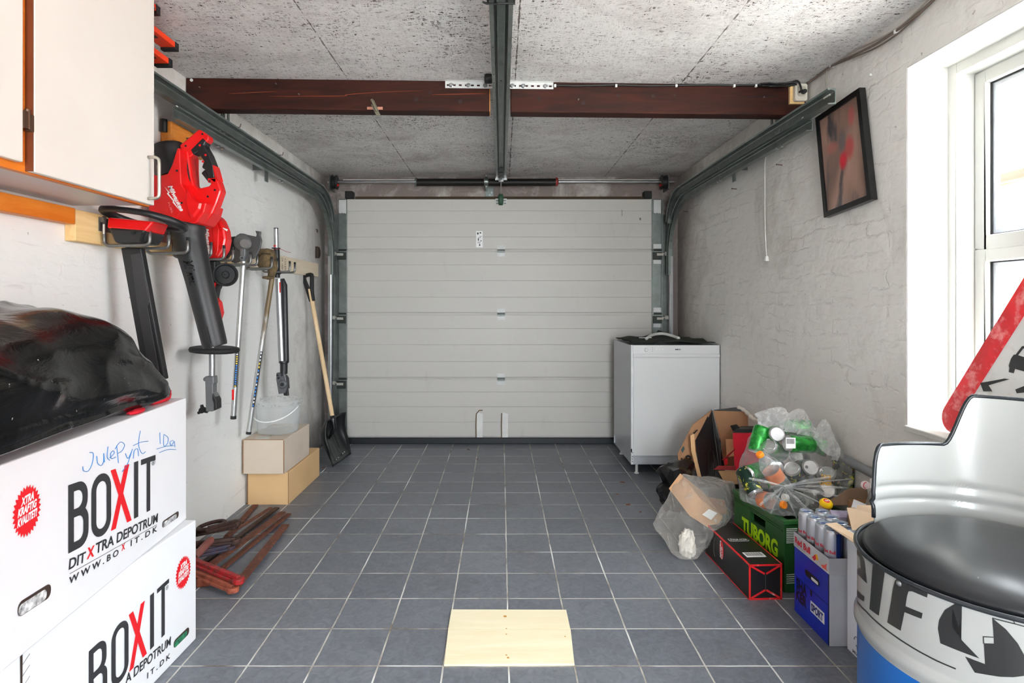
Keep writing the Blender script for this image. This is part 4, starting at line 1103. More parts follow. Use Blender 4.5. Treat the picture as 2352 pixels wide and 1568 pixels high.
m.prism(poly([(850, 60), (920, 62), (938, 110), (945, 190), (930, 240), (870, 250), (862, 200), (848, 120)], q3, Y), (0, Y - .016, 0), (1, 0, 0), (0, 0, 1), (0, .032, 0))
jt = obj('pivot_joint', m, mat('joint_grey', (96, 97, 99), 0.4, .3), ps, bevel=.003)
m = MB(); m.cyl(kc + Vector((0, -.014, 0)), kc + Vector((0, -.018, 0)), .010, n=14); obj('pivot_screw', m, M_BLACK, jt)
m = MB()
for dx, dz in ((-.028, .052), (-.002, .052), (-.022, .036)): m.cyl((kc.x + dx, Y - .016, kc.z + dz), (kc.x + dx, Y - .024, kc.z + dz), .006, n=10)
each('bolt', m, M_BLACK, jt)
m = MB().prism(poly([(905, 210), (945, 200), (952, 268), (915, 265)], q3, Y), (0, Y - .012, 0), (1, 0, 0), (0, 0, 1), (0, .024, 0)); m.prism(poly([(925, 80), (945, 110), (952, 205), (930, 210)], q3, Y), (0, Y - .010, 0), (1, 0, 0), (0, 0, 1), (0, .03, 0))
obj('blade_socket', m, M_BLACK, ps, bevel=.002)

# ---- snow shovel leaning on the wall
sv = thing('snow_shovel', 'black plastic snow shovel with wooden shaft leaning in the left corner', 'shovel', (-1.13, 4.0, 0))
hA = Vector((-1.350, 4.06, 1.20)); hB = Vector((-1.166, 3.990, .285))
obj('shaft', MB().cyl(hA, hB, .0145, n=18), wood('shaft_wood', (222, 190, 146), (236, 208, 170), (8, 8, 1), .55, 3), sv, smooth=True, smooth_angle=40)
ax = (hA - hB).normalized(); sd_ = Vector((0, 1, 0)); sd_ = (sd_ - ax * sd_.dot(ax)).normalized()
side = Vector((1, -.35, 0)); side = (side - ax * side.dot(ax)).normalized()
m = MB(); out = [(-.018, -.06), (.018, -.06), (.022, 0), (.045, .115), (.043, .132), (.03, .142), (-.034, .142), (-.046, .132), (-.045, .115)]; inn = [(-.004, .03), (.004, .03), (.007, .04), (.022, .105), (.022, .112), (.016, .118), (-.018, .118), (-.024, .112), (-.023, .105)]
m.ring(out, inn, hA - ax * .03 - side.cross(ax) * .012, side, ax, side.cross(ax) * .024)
obj('handle', m, M_BLACK, sv, bevel=.005)
NU, NV = 28, 18; vs = []
for j in range(NV + 1):
    v = j / NV
    for i in range(NU + 1):
        u_ = -1 + 2 * i / NU
        wid = .165 + .008 * math.sin(v * PI)
        rim = -1.143 + .018 * u_ - .014 * math.sin(min(1, v * 1.6) * PI) + .036 * v ** 1.6
        dep = .060 * math.sin(PI * min(1, v * .86 + .14)) ** .8 if v < .98 else .004
        x = rim - dep * (1 - abs(u_) ** 7)
        x += .011 * (math.exp(-((abs(u_) - .34) / .07) ** 2)) * math.sin(min(1, v * 1.05) * PI)
        x += .010 * math.exp(-((abs(u_) - .05) / .06) ** 2) * (1 - v) ** .8
        z = .312 - .012 * (1 - abs(u_)) - .306 * v
        y = 4.0 + wid * u_
        vs.append((x, y, max(z, .004)))
fs = [(j * (NU + 1) + i, j * (NU + 1) + i + 1, (j + 1) * (NU + 1) + i + 1, (j + 1) * (NU + 1) + i) for j in range(NV) for i in range(NU)]
bl_ = obj('scoop', MB().add(vs, fs), mat('scoop_black', (26, 27, 29), 0.3, var=.05, bump=.1, bscale=90), sv, smooth=True, solid=.004)
m = MB().tube([hB + ax * .035, hB + ax * .01, hB - ax * .05, (-1.196, 3.995, .16)], [.0175, .019, .017, .008], 14); obj('shaft_socket', m, mat('scoop_black', (26, 27, 29)), sv, smooth=True)
m = MB()
for y in (3.90, 3.95, 4.06, 4.10): m.cyl((-1.121, y, .040), (-1.115, y, .038), .005, n=8)
each('rivet', m, M_CHROME, bl_)
# ---- two cardboard boxes with the bucket
M_CARD = mat('cardboard', (214, 176, 128), 0.8, var=.03, vscale=5, bump=.06, bscale=300)
M_CARDL = mat('cardboard_pale', (206, 190, 172), 0.8, var=.03, vscale=5, bump=.06, bscale=300)
M_CARDD = mat('cardboard_edge', (140, 100, 64), 0.9)
def carton(name, label, x0, x1, y0, y1, z0, z1, m_, skew=0.0, cat='cardboard box', group=None):
    t = thing(name, label, cat, ((x0 + x1) / 2, (y0 + y1) / 2, z0), group=group)
    b = [(x0, y0, z0), (x1, y0, z0), (x1, y1, z0), (x0, y1, z0)]; tp = [(x0, y0, z1), (x1, y0, z1), (x1, y1, z1 + skew), (x0, y1, z1 + skew)]
    obj('body', MB().hexa(b, tp), m_, t, bevel=.003)
    return t
t = carton('cardboard_box', 'lower light brown cardboard box against the left wall', -1.383, -1.160, 3.135, 3.67, 0, .178, M_CARD, .0)
m = MB(); m.box(-1.384, -1.381, 3.1335, 3.1355, .004, .176); m.box(-1.1615, -1.1590, 3.1335, 3.1355, .004, .176)
each('worn_edge', m, M_CARDD, t)
t = carton('cardboard_box', 'upper greyish cardboard box under the empty bucket', -1.392, -1.168, 3.095, 3.50, .180, .366, M_CARDL, 0)
m = MB(); m.box(-1.392, -1.388, 3.093, 3.0955, .184, .362); m.box(-1.172, -1.168, 3.093, 3.0955, .184, .362); m.box(-1.388, -1.172, 3.0932, 3.0952, .3635, .3665); m.box(-1.273, -1.270, 3.10, 3.49, .3655, .3668)
each('worn_edge', m, M_CARDD, t)
obj('tape', MB().box(-1.33, -1.262, 3.097, 3.16, .3665, .3672), mat('tape', (206, 202, 190), .25), t)
# bucket
bc = (-1.275, 3.285, .3675)
s_ = NT('frosted_plastic'); s_.p.inputs['Base Color'].default_value = lin((232, 234, 234)); s_.p.inputs['Roughness'].default_value = .3
tr = s_.n('ShaderNodeBsdfTransparent'); mx = s_.n('ShaderNodeMixShader'); tr.inputs[0].default_value = (.98, .985, .985, 1)
lw = s_.n('ShaderNodeLayerWeight'); lw.inputs[0].default_value = .4
s_.l(s_.math('ADD', s_.math('MULTIPLY', lw.outputs['Facing'], .30), .07), mx.inputs[0]); s_.l(tr.outputs[0], mx.inputs[1]); s_.l(s_.p.outputs[0], mx.inputs[2]); s_.l(mx.outputs[0], s_.out.inputs[0])
M_FROST = s_.m
bk = thing('plastic_bucket', 'empty translucent plastic bucket with dirty rim on the cardboard boxes', 'bucket', bc)
m = MB().lathe([(0, .001), (.106, .001), (.110, .006), (.120, .150), (.122, .152), (.128, .153), (.129, .160), (.132, .162), (.133, .182), (.129, .184), (.1275, .180), (.1175, .150), (.108, .008), (0, .006)], bc, (0, 0, 1), 56)
obj('pail', m, M_FROST, bk, smooth=True, smooth_angle=40)
s_ = NT('rim_dirt'); n_ = s_.noise(s_.coord((1, 1, 3)), 45, 6, .7); 
s_.p.inputs['Base Color'].default_value = lin((98, 90, 72)); s_.p.inputs['Roughness'].default_value = .9
tr = s_.n('ShaderNodeBsdfTransparent'); mx = s_.n('ShaderNodeMixShader'); s_.l(s_.math('MULTIPLY', s_.ramp(n_, .54, .62), .55), mx.inputs[0]); s_.l(tr.outputs[0], mx.inputs[1]); s_.l(s_.p.outputs[0], mx.inputs[2]); s_.l(mx.outputs[0], s_.out.inputs[0])
m = MB().lathe([(.1328, .160), (.1336, .168), (.1340, .183), (.1310, .1852)], bc, (0, 0, 1), 56); obj('rim_dirt', m, s_.m, bk, smooth=True)
pts = []
for k in range(21):
    a = math.radians(195 + 150 * k / 20); f_ = k / 20
    pts.append((bc[0] + .134 * math.cos(a), bc[1] + .134 * math.sin(a), bc[2] + .155 - .085 * math.sin(PI * (.12 + f_ * .80)) + .02 * f_))
obj('handle', MB().tube(pts, [.0035] * 21, 8), mat('handle_white', (240, 240, 238), .35), bk, smooth=True)

# ---- white moving boxes
M_BOXW = mat('white_carton', (236, 236, 238), 0.55, var=.008, vscale=6, bump=.05, bscale=20)
M_INK = mat('ink_charcoal', (52, 52, 54), .5, var=0); M_INKR = mat('ink_red', (228, 24, 34), .5, var=0)
M_PEN = mat('pen_blue', (20, 120, 190), .5, var=0)
def face_map(A, Bv):
    A = Vector(A); Bv = Vector(Bv); u = (A - Bv); u.z = 0; u.normalize()      # towards the far end = right in view
    nrm = Vector((-u.y, u.x, 0)); nrm = nrm if nrm.x > 0 else -nrm
    return u, nrm
def moving_box(label, A, Bn, z0, z1, prints):
    """A far corner, Bn near corner of the printed face (x,y)"""
    u, nr = face_map((A[0], A[1], 0), (Bn[0], Bn[1], 0))
    A3, B3 = Vector((A[0], A[1], 0)), Vector((Bn[0], Bn[1], 0)); D = .345 if True else 0
    A4, B4 = A3 - nr * D, B3 - nr * D
    def c(p, z): return (p.x, p.y, z)
    ctr = (A3 + B4) / 2
    t = thing('moving_box', label, 'moving box', (ctr.x, ctr.y, z0), group='white removal boxes stacked on the left')
    b = [c(B4, z0), c(B3, z0), c(A3, z0), c(A4, z0)]; tp = [c(B4, z1), c(B3, z1), c(A3, z1), c(A4, z1)]
    obj('body', MB().hexa(b, tp), M_BOXW, t, bevel=.004)
    p0 = A3 + nr * .0012
    def R(px, py): return RP(px, py, p0, nr)
    up = Vector((0, 0, 1))
    def line(txt, a, b_, h, m_, bold=.0, shear=0, name='lettering', parent=t, space=1.0):
        a, b_ = R(*a), R(*b_); d = (b_ - a); w = d.length; d.normalize(); v = up - d * up.dot(d); v.normalize()
        mm = MB(); text_mb(mm, txt, a, d, v, h, bold=bold, shear=shear, width=w, spacing=space); return obj(name, mm, m_, parent)
    prints(t, R, line, u, nr, up)
    return t
def dring(x0, x1, y0, y1, r, rl):
    return arc(x1 - r, y1 - r, r, 0, 90, 6) + arc(x0 + rl, y1 - rl, rl, 90, 180, 6) + arc(x0 + rl, y0 + rl, rl, 180, 270, 6) + arc(x1 - r, y0 + r, r, 270, 360, 6)
def big_logo(t, R, u, nr, up, yb, cols, toppx):
    def base(px): return R(px, yb(px))
    o = base(cols[0][0]); H_ = R(*toppx).z - base(toppx[0]).z
    d = (base(cols[-1][1]) - o).normalized(); T_ = nr * .0004
    def X_(px): return (base(px) - o).dot(d)
    (b0, b1), (o0, o1), (x0, x1), (i0, i1), (t0, t1) = [(X_(a), X_(b)) for a, b in cols]
    tk = (i1 - i0) * .70
    m = MB(); w = b1 - b0; r = w * .46
    m.ring(dring(b0, b1 - w * .04, H_ * .49, H_, r, .001), dring(b0 + tk, b1 - w * .04 - tk, H_ * .49 + tk, H_ - tk, r * .55, .001), o, d, up, T_)
    m.ring(dring(b0, b1, 0, H_ * .49 + tk, r, .001), dring(b0 + tk, b1 - tk, tk, H_ * .49, r * .55, .001), o + nr * .0001, d, up, T_)
    obj('black_letter', m, M_INK, t)
    m = MB(); w = o1 - o0; r = w * .49
    m.ring(dring(o0, o1, 0, H_, r, r), dring(o0 + tk, o1 - tk, tk, H_ - tk, r * .52, r * .52), o, d, up, T_); obj('black_letter', m, M_INK, t)
    m = MB(); w = x1 - x0; k = tk * 1.12
    m.prism([(x0, 0), (x0 + k, 0), (x1 - w * .12, H_), (x1 - w * .12 - k, H_)], o, d, up, T_); m.prism([(x1 - k, 0), (x1, 0), (x0 + w * .16 + k * .0 + k * .2, H_), (x0 + w * .16 - k * .8, H_)], o + nr * .0001, d, up, T_); obj('red_letter', m, M_INKR, t)
    i1 = i0 + tk * 1.1; obj('black_letter', MB().prism([(i0, 0), (i1, 0), (i1, H_), (i0, H_)], o, d, up, T_), M_INK, t)
    c = (t0 + t1) / 2; m = MB().prism([(c - tk * .5, 0), (c + tk * .5, 0), (c + tk * .5, H_ - tk * .8), (t1, H_ - tk * .8), (t1, H_), (t0, H_), (t0, H_ - tk * .8), (c - tk * .5, H_ - tk * .8)], o, d, up, T_); obj('black_letter', m, M_INK, t)
def starburst(t, R, ctr, rx_, ry_, u, up, nr):
    c = R(*ctr); n = 28; pts = []
    for k in range(2 * n):
        r = 1.0 if k % 2 == 0 else .84; a = PI * k / n; pts.append((math.cos(a) * r * rx_, math.sin(a) * r * ry_))
    m = MB().prism(pts, c, u, up, nr * .0004)
    b = obj('red_badge', m, M_INKR, t)
    for i, (s, dz, w) in enumerate((('XTRA', .30, .92), ('KRAFTIG', -.08, 1.35), ('KVALITET!', -.46, 1.40))):
        mm = MB(); uu = (u + up * .10).normalized(); vv = (up - u * .10 + u * .12).normalized()
        text_mb(mm, s, c + nr * .0010 - u * (w * rx_ * .5) + up * (dz * ry_ - .02 * 0), uu, vv, ry_ * .30, bold=.05, shear=.25, width=w * rx_); obj('white_lettering', mm, TXW, b)
def handhole(t, a, b_, R, h, up, nr, inner, name='hand_hole'):
    A_, B_ = R(*a), R(*b_); d = (B_ - A_); w = d.length; d.normalize(); v = (up - d * up.dot(d)).normalized()
    pts = rrect(0, w, 0, h, h * .42, 5)
    hh = obj(name, MB().prism(pts, A_, d, v, nr * .0004), mat('hole_dark', (60, 44, 36), .9), t)
    pts = rrect(w * .02, w * .86, h * .04, h * .80, h * .34, 5)
    m = MB().prism(pts, A_ + nr * .0005, d, v, nr * .0003); obj('content_seen', m, inner, hh)
M_BWCLOTH = mat('patterned_cloth', (214, 210, 206), .8, var=.45, vscale=60)
def pr_top(t, R, line, u, nr, up):
    big_logo(t, R, u, nr, up, lambda p: 1271 - (p - 157) * .53, [(157, 203), (210, 255), (255, 302), (308, 320), (324, 357)], (157, 1114))
    line('DIT', (158, 1308), (196, 1289), .024, M_INK, bold=.02, name='black_lettering')
    line('X', (199, 1284), (216, 1276), .026, M_INKR, bold=.03, name='red_lettering')
    line('TRA DEPOTRUM', (219, 1272), (362, 1198), .026, M_INK, bold=.02, name='black_lettering')
    line('W W W . B O', (158, 1342), (272, 1274), .016, M_INK, bold=.02, name='black_lettering')
    line('X', (279, 1265), (287, 1260), .016, M_INKR, bold=.03, name='red_lettering')
    line('I T . D K', (300, 1254), (361, 1219), .016, M_INK, bold=.02, name='black_lettering')
    line('®', (349, 1070), (357, 1065), .013, M_INK, name='black_lettering')
    a, b_ = R(160, 1318), R(360, 1205); d = (b_ - a); m = MB().prism([(0, 0), (d.length, 0), (d.length, .001), (0, .001)], a, d.normalized(), up, nr * .0003); obj('printed_line', m, M_INK, t)
    starburst(t, R, (62, 1173), .040, .052, u, up, nr)
    handhole(t, (373, 1213), (410, 1187), R, .020, up, nr, M_BWCLOTH)
    handhole(t, (40, 1420), (116, 1370), R, .030, up, nr, M_BWCLOTH)
    strokes = [[(206, 1038), (214, 1040), (212, 1062), (203, 1080), (192, 1080), (190, 1070)], [(222, 1046), (224, 1062), (232, 1068), (238, 1058), (238, 1040), (240, 1060)], [(248, 1024), (246, 1048), (252, 1056)], [(252, 1050), (262, 1040), (260, 1034), (254, 1040), (256, 1052), (266, 1048)],
               [(268, 1022), (272, 1062)], [(264, 1030), (276, 1014), (286, 1020), (280, 1034), (270, 1040)], [(288, 1040), (294, 1052), (302, 1036)], [(304, 1030), (292, 1066), (280, 1082)], [(306, 1052), (308, 1034), (316, 1030), (318, 1046)], [(322, 988), (318, 1020), (326, 1040), (334, 1036)], [(306, 1022), (324, 1014), (340, 1012)],
               [(367, 992), (368, 1018)], [(376, 998), (376, 1022), (384, 1018), (386, 1004), (376, 996)], [(398, 1010), (390, 1014), (394, 1022), (400, 1012), (402, 1026)], [(360, 1030), (380, 1024), (400, 1022)], [(366, 1038), (386, 1031), (404, 1031)]]
    for s in strokes:
        pts = [R(a, b + 1) + nr * .0002 for a, b in s]
        obj('pen_stroke', MB().tube(catmull(pts, 4), .0008, 5), M_PEN, t)
A1, B1 = (-1.032, 1.885), (-.952, 1.045)
moving_box('upper white removal box with red and black print and blue handwriting', A1, B1, .392, .790, pr_top)
def pr_low(t, R, line, u, nr, up):
    big_logo(t, R, u, nr, up, lambda p: 1460 + (375 - p) * 1.06, [(204, 246), (256, 295), (297, 337), (345, 356), (361, 388)], (375, 1340))
    line('A DEPOTRUM', (288, 1572), (392, 1480), .026, M_INK, bold=.02, name='black_lettering')
    line('I T . D K', (338, 1558), (391, 1510), .016, M_INK, bold=.02, name='black_lettering')
    line('®', (381, 1356), (387, 1352), .013, M_INK, name='black_lettering')
    starburst(t, R, (421, 1314), .042, .050, u, up, nr)
    handhole(t, (399, 1490), (434, 1455), R, .024, up, nr, mat('green_cloth', (40, 120, 84), .8, var=.3, vscale=80))
    a = R(46, 1474); m = MB().prism([(0, 0), (.006, 0), (.005, -.14), (.009, -.20), (.002, -.20), (.001, -.1)], a, u, up, nr * .0005); obj('torn_slit', m, mat('hole_dark', (60, 44, 36), .9), t)
    for k in range(5):
        a = R(52, 1500 + 26 * k); m = MB().tube([a, a + u * .018 + up * .012], .0008, 5); obj('crease', m, mat('crease_grey', (150, 150, 152), .8), t)
moving_box('lower white removal box on the floor, partly hidden logo, green cloth in its hand hole', (-1.000, 1.885), (-1.014, 1.165), 0, .390, pr_low)

# ---- black bag on the boxes
def interp(tab, y):
    for (a, va), (b, vb) in zip(tab, tab[1:]):
        if y <= b: k = (y - a) / (b - a); k = max(0, k); return va + (vb - va) * k
    return tab[-1][1]
ZT_ = [(.86, .90), (.90, 1.0), (1.0, 1.065), (1.2, 1.092), (1.42, 1.095), (1.5, 1.088), (1.6, 1.055), (1.68, .985), (1.75, .915), (1.80, .862), (1.828, .835), (1.84, .82)]
XR_ = [(.86, -1.0), (.90, -.900), (1.1, -.912), (1.31, -.944), (1.6, -.996), (1.75, -1.018), (1.80, -1.035), (1.828, -1.055), (1.84, -1.08)]
XL_ = [(.86, -1.30), (.92, -1.385), (1.6, -1.39), (1.78, -1.36), (1.83, -1.25), (1.84, -1.18)]
def sack():
    m = MB(); NY_, NR = 110, 96; vs = []
    for j in range(NY_ + 1):
        y = .86 + .98 * j / NY_; zt, xr_, xl_ = interp(ZT_, y), interp(XR_, y), interp(XL_, y)
        cx_, w_, h_ = (xr_ + xl_) / 2, (xr_ - xl_) / 2, zt - .7975
        for i in range(NR):
            a = 2 * PI * i / NR; ca, sa = math.cos(a), math.sin(a)
            x = cx_ + w_ * math.copysign(abs(ca) ** (.72 if sa > 0 else .34), ca); z = .7975 + h_ * (.42 + (.58 if sa > 0 else .42) * math.copysign(abs(sa) ** (.80 if sa > 0 else .34), sa))
            # folds fanning out from the tied far corner
            dx, dy, dz = x + 1.045, 1.82 - y, z - .84; dist = math.sqrt(dx * dx + dy * dy + dz * dz)
            f1_ = math.atan2(dz, dy + .12) * 2.6 + math.atan2(dx, dy + .12) * 2.0
            n1_ = mnoise.noise(Vector((f1_, dist * .9, 1.7))); n2_ = mnoise.noise(Vector((f1_ * 1.9, dist * 1.2, 4.2)))
            ridge = (1 - min(1, abs(n1_) * 3)) ** 2 * .030 + (1 - min(1, abs(n2_) * 3.2)) ** 2 * .012 - .014
            env = min(1, dist * 3.2) * (1 if z > .82 else .3)
            q_ = Vector((ca, 0, sa)); p_ = Vector((x, y, z)) + q_ * ((ridge + .016 * mnoise.noise(Vector((x * 6, y * 5, z * 6)))) * env)
            p_.z = max(p_.z, .7965); p_.x = max(p_.x, -1.393); vs.append(p_)
    fs = [(j * NR + i, j * NR + (i + 1) % NR, (j + 1) * NR + (i + 1) % NR, (j + 1) * NR + i) for j in range(NY_) for i in range(NR)]
    fs += [tuple(range(NR)), tuple(range(NY_ * NR, NY_ * NR + NR))]
    return m.add(vs, fs)
s_ = NT('black_film'); s_.p.inputs['Base Color'].default_value = (0.006, 0.006, 0.006, 1); s_.p.inputs['Roughness'].default_value = .17; s_.p.inputs['Specular IOR Level'].default_value = .28
n1 = s_.noise(s_.coord((1.0, .35, 1.0)), 9, 5, .6, 1.6); n2 = s_.noise(s_.coord(), 60, 4)
b1 = s_.bump(n1, .22, .02); s_.normal(b1)
dd = s_.noise(s_.coord(), 90, 2); s_.color(s_.mix(s_.ramp(dd, .74, .77), (0.006, 0.006, 0.006, 1), (.28, .27, .26, 1)))
M_FILM = s_.m
bg = thing('plastic_sack', 'bulging black plastic sack lying on the white removal boxes', 'sack', (-1.16, 1.36, .79))
m = sack()
sk = obj('sack_body', m, M_FILM, bg, smooth=True, sub=1)
def cloth(label, c, r, seed):
    def f_(p, d): return p * (1 + .22 * mnoise.noise(d * 2.2 + Vector((seed, 0, 0))))
    m = blob(c, r, 28, 2.3, f_)
    for v in m.v: v.z = max(v.z, .7915)
    return obj('red_cloth', m, mat('red_felt', (206, 16, 38), .85, bump=.2, bscale=400), None, smooth=True, label=label, cat='cloth', group='red felt under the black sack')
cloth('larger red felt piece squeezed out under the corner of the black sack', (-1.064, 1.775, .812), (.030, .055, .024), 2)
cloth('small red felt strip peeping out on the box edge under the sack', (-1.022, 1.61, .797), (.014, .034, .007), 9)

# ---- rusty sash clamps and bars on the floor
M_RUST = mat('rusty_steel', (106, 62, 46), .75, .15, .14, 22, bump=.3, bscale=150, dirt=(150, 92, 64), dirt_amt=.4)
M_RUSTD = mat('dark_rust', (74, 50, 42), .6, .3, .14, 22, bump=.4, bscale=120, dirt=(40, 32, 30), dirt_amt=.6)
M_RUSTR = mat('worn_red_paint', (176, 30, 34), .5, .1, .1, 18, bump=.3, bscale=100, dirt=(92, 52, 42), dirt_amt=.9)
M_RUSTO = mat('orange_rust', (164, 84, 60), .7, .1, .14, 22, bump=.3, bscale=120, dirt=(120, 60, 44), dirt_amt=.6)
def flatbar(m, a, b_, w, h):
    a, b_ = Vector(a), Vector(b_); d = (b_ - a).normalized(); s = d.cross(Vector((0, 0, 1))).normalized(); up = s.cross(d)
    c0 = [a - s * w / 2, a + s * w / 2]; c1 = [b_ - s * w / 2, b_ + s * w / 2]
    return m.hexa([c0[0], c0[1], c1[1], c1[0]], [c0[0] + up * h, c0[1] + up * h, c1[1] + up * h, c1[0] + up * h])
def clamp(label, bar, arm, arm2, mb_bar, mb_arm, w=.032, spindle=None, aw=.036, ah=.022):
    a, b_ = bar
    t = thing('sash_clamp', label, 'clamp', (a.x, a.y, 0), group='rusty clamps heaped on the floor')
    obj('bar', flatbar(MB(), a, b_, w, .009), mb_bar, t, bevel=.0015)
    for i, (p, q_, mt_) in enumerate([x for x in (arm, arm2) if x]):
        m = MB(); flatbar(m, p, q_, aw, ah * .55)
        flatbar(m, p + Vector((0, 0, .003)), q_ + Vector((0, 0, .003)), aw * .5, ah)
        d = (q_ - p).normalized(); m.cyl(q_ + Vector((0, 0, -.002)), q_ + Vector((0, 0, ah * .8)), aw * .62, n=16)
        obj('arm', m, mt_, t, bevel=.003)
    if spindle:
        p, q_, mt_ = spindle
        d = (q_ - p).normalized(); m = MB().cyl(p - d * .07, p, .007, n=10); sp = obj('spindle', m, M_RUSTD, t)
        m = MB().lathe([(0, 0), (.011, 0), (.015, .012), (.0165, .06), (.0165, (q_ - p).length - .012), (.012, (q_ - p).length), (0, (q_ - p).length + .002)], p, d, 16); obj('handle', m, mt_, t, smooth=True, smooth_angle=50)
    return t
clamp('front rusty clamp, long bar with one red and one orange arm', (G(543, 1348, .012), G(656, 1207, .012)), (G(440, 1293, .050), G(548, 1337, .040), M_RUSTR), (G(438, 1318, .022), G(535, 1357, .014), M_RUSTO), M_RUST, M_RUSTR, .036, spindle=(G(448, 1278, .07), G(486, 1238, .085), mat('worn_handle', (150, 84, 76), .6, .1, .12, 20, dirt=(120, 100, 90), dirt_amt=.8)))
clamp('rusty clamp bar lying diagonally on top of the pile', (G(478, 1304, .030), G(650, 1178, .020)), (G(440, 1232, .095), G(536, 1213, .075), M_RUSTD), None, M_RUST, M_RUSTD, .034)
clamp('rusty clamp whose bar end points farthest right beside the front one', (G(506, 1312, .004), G(664, 1182, .004)), (G(440, 1258, .060), G(540, 1246, .050), M_RUSTD), None, M_RUST, M_RUSTD, .024)
clamp('rusty clamp with traces of blue paint on its arm', (G(470, 1292, .006), G(636, 1168, .006)), (G(446, 1280, .038), G(528, 1262, .032), mat('worn_blue_paint', (66, 62, 84), .6, .2, .14, 18, bump=.3, dirt=(84, 56, 46), dirt_amt=.9)), None, M_RUSTD, M_RUSTD, .028)
t = clamp('rusty clamp with round rod and oval ring handle against the wall', (G(520, 1232, .050), G(622, 1168, .030)), (G(478, 1222, .13), G(542, 1205, .105), M_RUSTD), None, M_RUST, M_RUSTD, .018)
c0 = G(486, 1206, .125); n = 24
obj('ring_handle', MB().tube([c0 + Vector((.055 * math.cos(2 * PI * k / n), .045 * math.sin(2 * PI * k / n), .010 * math.cos(2 * PI * k / n))) for k in range(n)], .0085, 8, closed=True), M_RUSTD, t, smooth=True)
obj('steel_bar', flatbar(MB(), G(520, 1236, .003), G(587, 1161, .003), .030, .007), M_RUST, None, bevel=.001, label='loose rusty flat bar nearest the wall pointing at the cardboard boxes', cat='steel bar')
m = MB(); m.prism([(0, 0), (.045, .0), (.060, .02), (.05, .045), (.0, .05)], G(450, 1350, .0), (1, 0.3, 0), (0, 1, 0), (0, 0, .032)); obj('clamp_foot', m, M_RUSTO, None, bevel=.004, label='rusty cast clamp foot lying beside the removal box corner', cat='clamp foot')
# eye hook, cast bracket and nails on the left wall
eh = W(731, 530, 4.33); eh.x = -1.385
m = MB().tube([eh + Vector((0, .011 * math.cos(a), .011 * math.sin(a))) for a in [2 * PI * k / 14 for k in range(14)]], .0025, 6, closed=True); m.cyl(eh + Vector((-.014, 0, .012)), eh + Vector((0, 0, .011)), .002, n=6)
obj('eye_hook', m, mat('hook_rust', (90, 64, 52), .6, .4), None, label='small rusty eye hook high on the left wall by the track', cat='hook')
bp = W(731, 580, 4.36)
m = MB().prism([(-.035, .045), (.0, .042), (.022, .025), (.03, 0), (.022, -.025), (.0, -.042), (-.035, -.045)], (-1.399, 4.36, bp.z), (0, 1, 0), (0, 0, 1), (.022, 0, 0))
obj('cast_bracket', m, mat('dark_brown_iron', (58, 40, 32), .6, .2), None, bevel=.004, label='dark brown half round iron bracket on the left wall by the track', cat='bracket')
for (px, py, yy) in ((555, 292, 3.03), (648, 356, 3.62)):
    p = W(px, py, yy); p.x = -1.398
    obj('bent_nail', MB().tube([p, p + Vector((.022, 0, .0)), p + Vector((.026, 0, .018))], .0022, 6), mat('hook_rust', (90, 64, 52), .6, .4), None, label='bent rusty nail in the left wall above the door track, ' + ('near the beam' if px < 600 else 'halfway to the garage door'), cat='nail')
# ================================================================== FLOOR BOARDS AND LEAVES
M_PLY = wood('pale_plywood', (240, 226, 188), (248, 238, 208), (1, 7, 1), .5, 2.2)
t = thing('floor_hatch_board', 'pale wooden boards laid over a hatch in the tiled floor', 'floor board', (.026, 1.9, 0))
m = MB().prism([(-.178, 1.935), (-.1775, 2.054), (.2325, 2.052), (.2325, 1.934)], (0, 0, .0005), (1, 0, 0), (0, 1, 0), (0, 0, .006)); b1_ = obj('board', m, M_PLY, t, bevel=.0008)
m = MB().prism([(-.173, 1.741), (-.178, 1.932), (.2335, 1.931), (.2225, 1.744)], (0, 0, .0005), (1, 0, 0), (0, 1, 0), (0, 0, .006)); b2_ = obj('board', m, M_PLY, t, bevel=.0008)
m = MB()
for a, b, r in ((1160, 1415, .006), (1163, 1443, .0025), (1163, 1456, .0025), (1298, 1461, .0025), (1163, 1504, .003), (1167, 1510, .004)):
    p = G(a, b, .0065); m.lathe([(0, .0004), (r, .0004), (r, 0)], p, (0, .0, 1), 12)
each('knot', m, mat('knot_brown', (196, 140, 60), .6), b2_)
M_LEAF = mat('dry_leaf', (122, 66, 40), .8, var=.2)
for i, (a, b, lab) in enumerate(((1076, 1031, 'brown dry leaf near the garage door right of its straps'), (1096, 1053, 'tiny brown leaf on the second tile row from the door'), (1430, 1106, 'brown dry leaf in front of the dishwasher foot'), (1418, 1134, 'brown dry leaf left of the black bin bag'), (1443, 1157, 'rust coloured dry leaf on the dark tiles by the clear bag'), (1471, 1174, 'small curled leaf between the clear bag and the grout line'), (742, 1072, 'brown dry leaf under the snow shovel'), (755, 1083, 'tiny leaf crumb beside the cardboard boxes'))):
    p = G(a, b, .004); r = .018 if i in (0, 2, 4, 6) else .011
    pts = []
    for k in range(14):
        an = 2 * PI * k / 14; rr = r * (.6 + .4 * abs(math.cos(2.5 * an))); pts.append((rr * math.cos(an), rr * .6 * math.sin(an)))
    obj('dry_leaf', MB().prism(pts, p - Vector((0, 0, .004)), Vector((1, .3 * i - .8, .0)).normalized(), Vector((0, 1, .12)).normalized(), (0, 0, .0012)), M_LEAF, None, label=lab, cat='leaf', group='dry leaves on the floor')
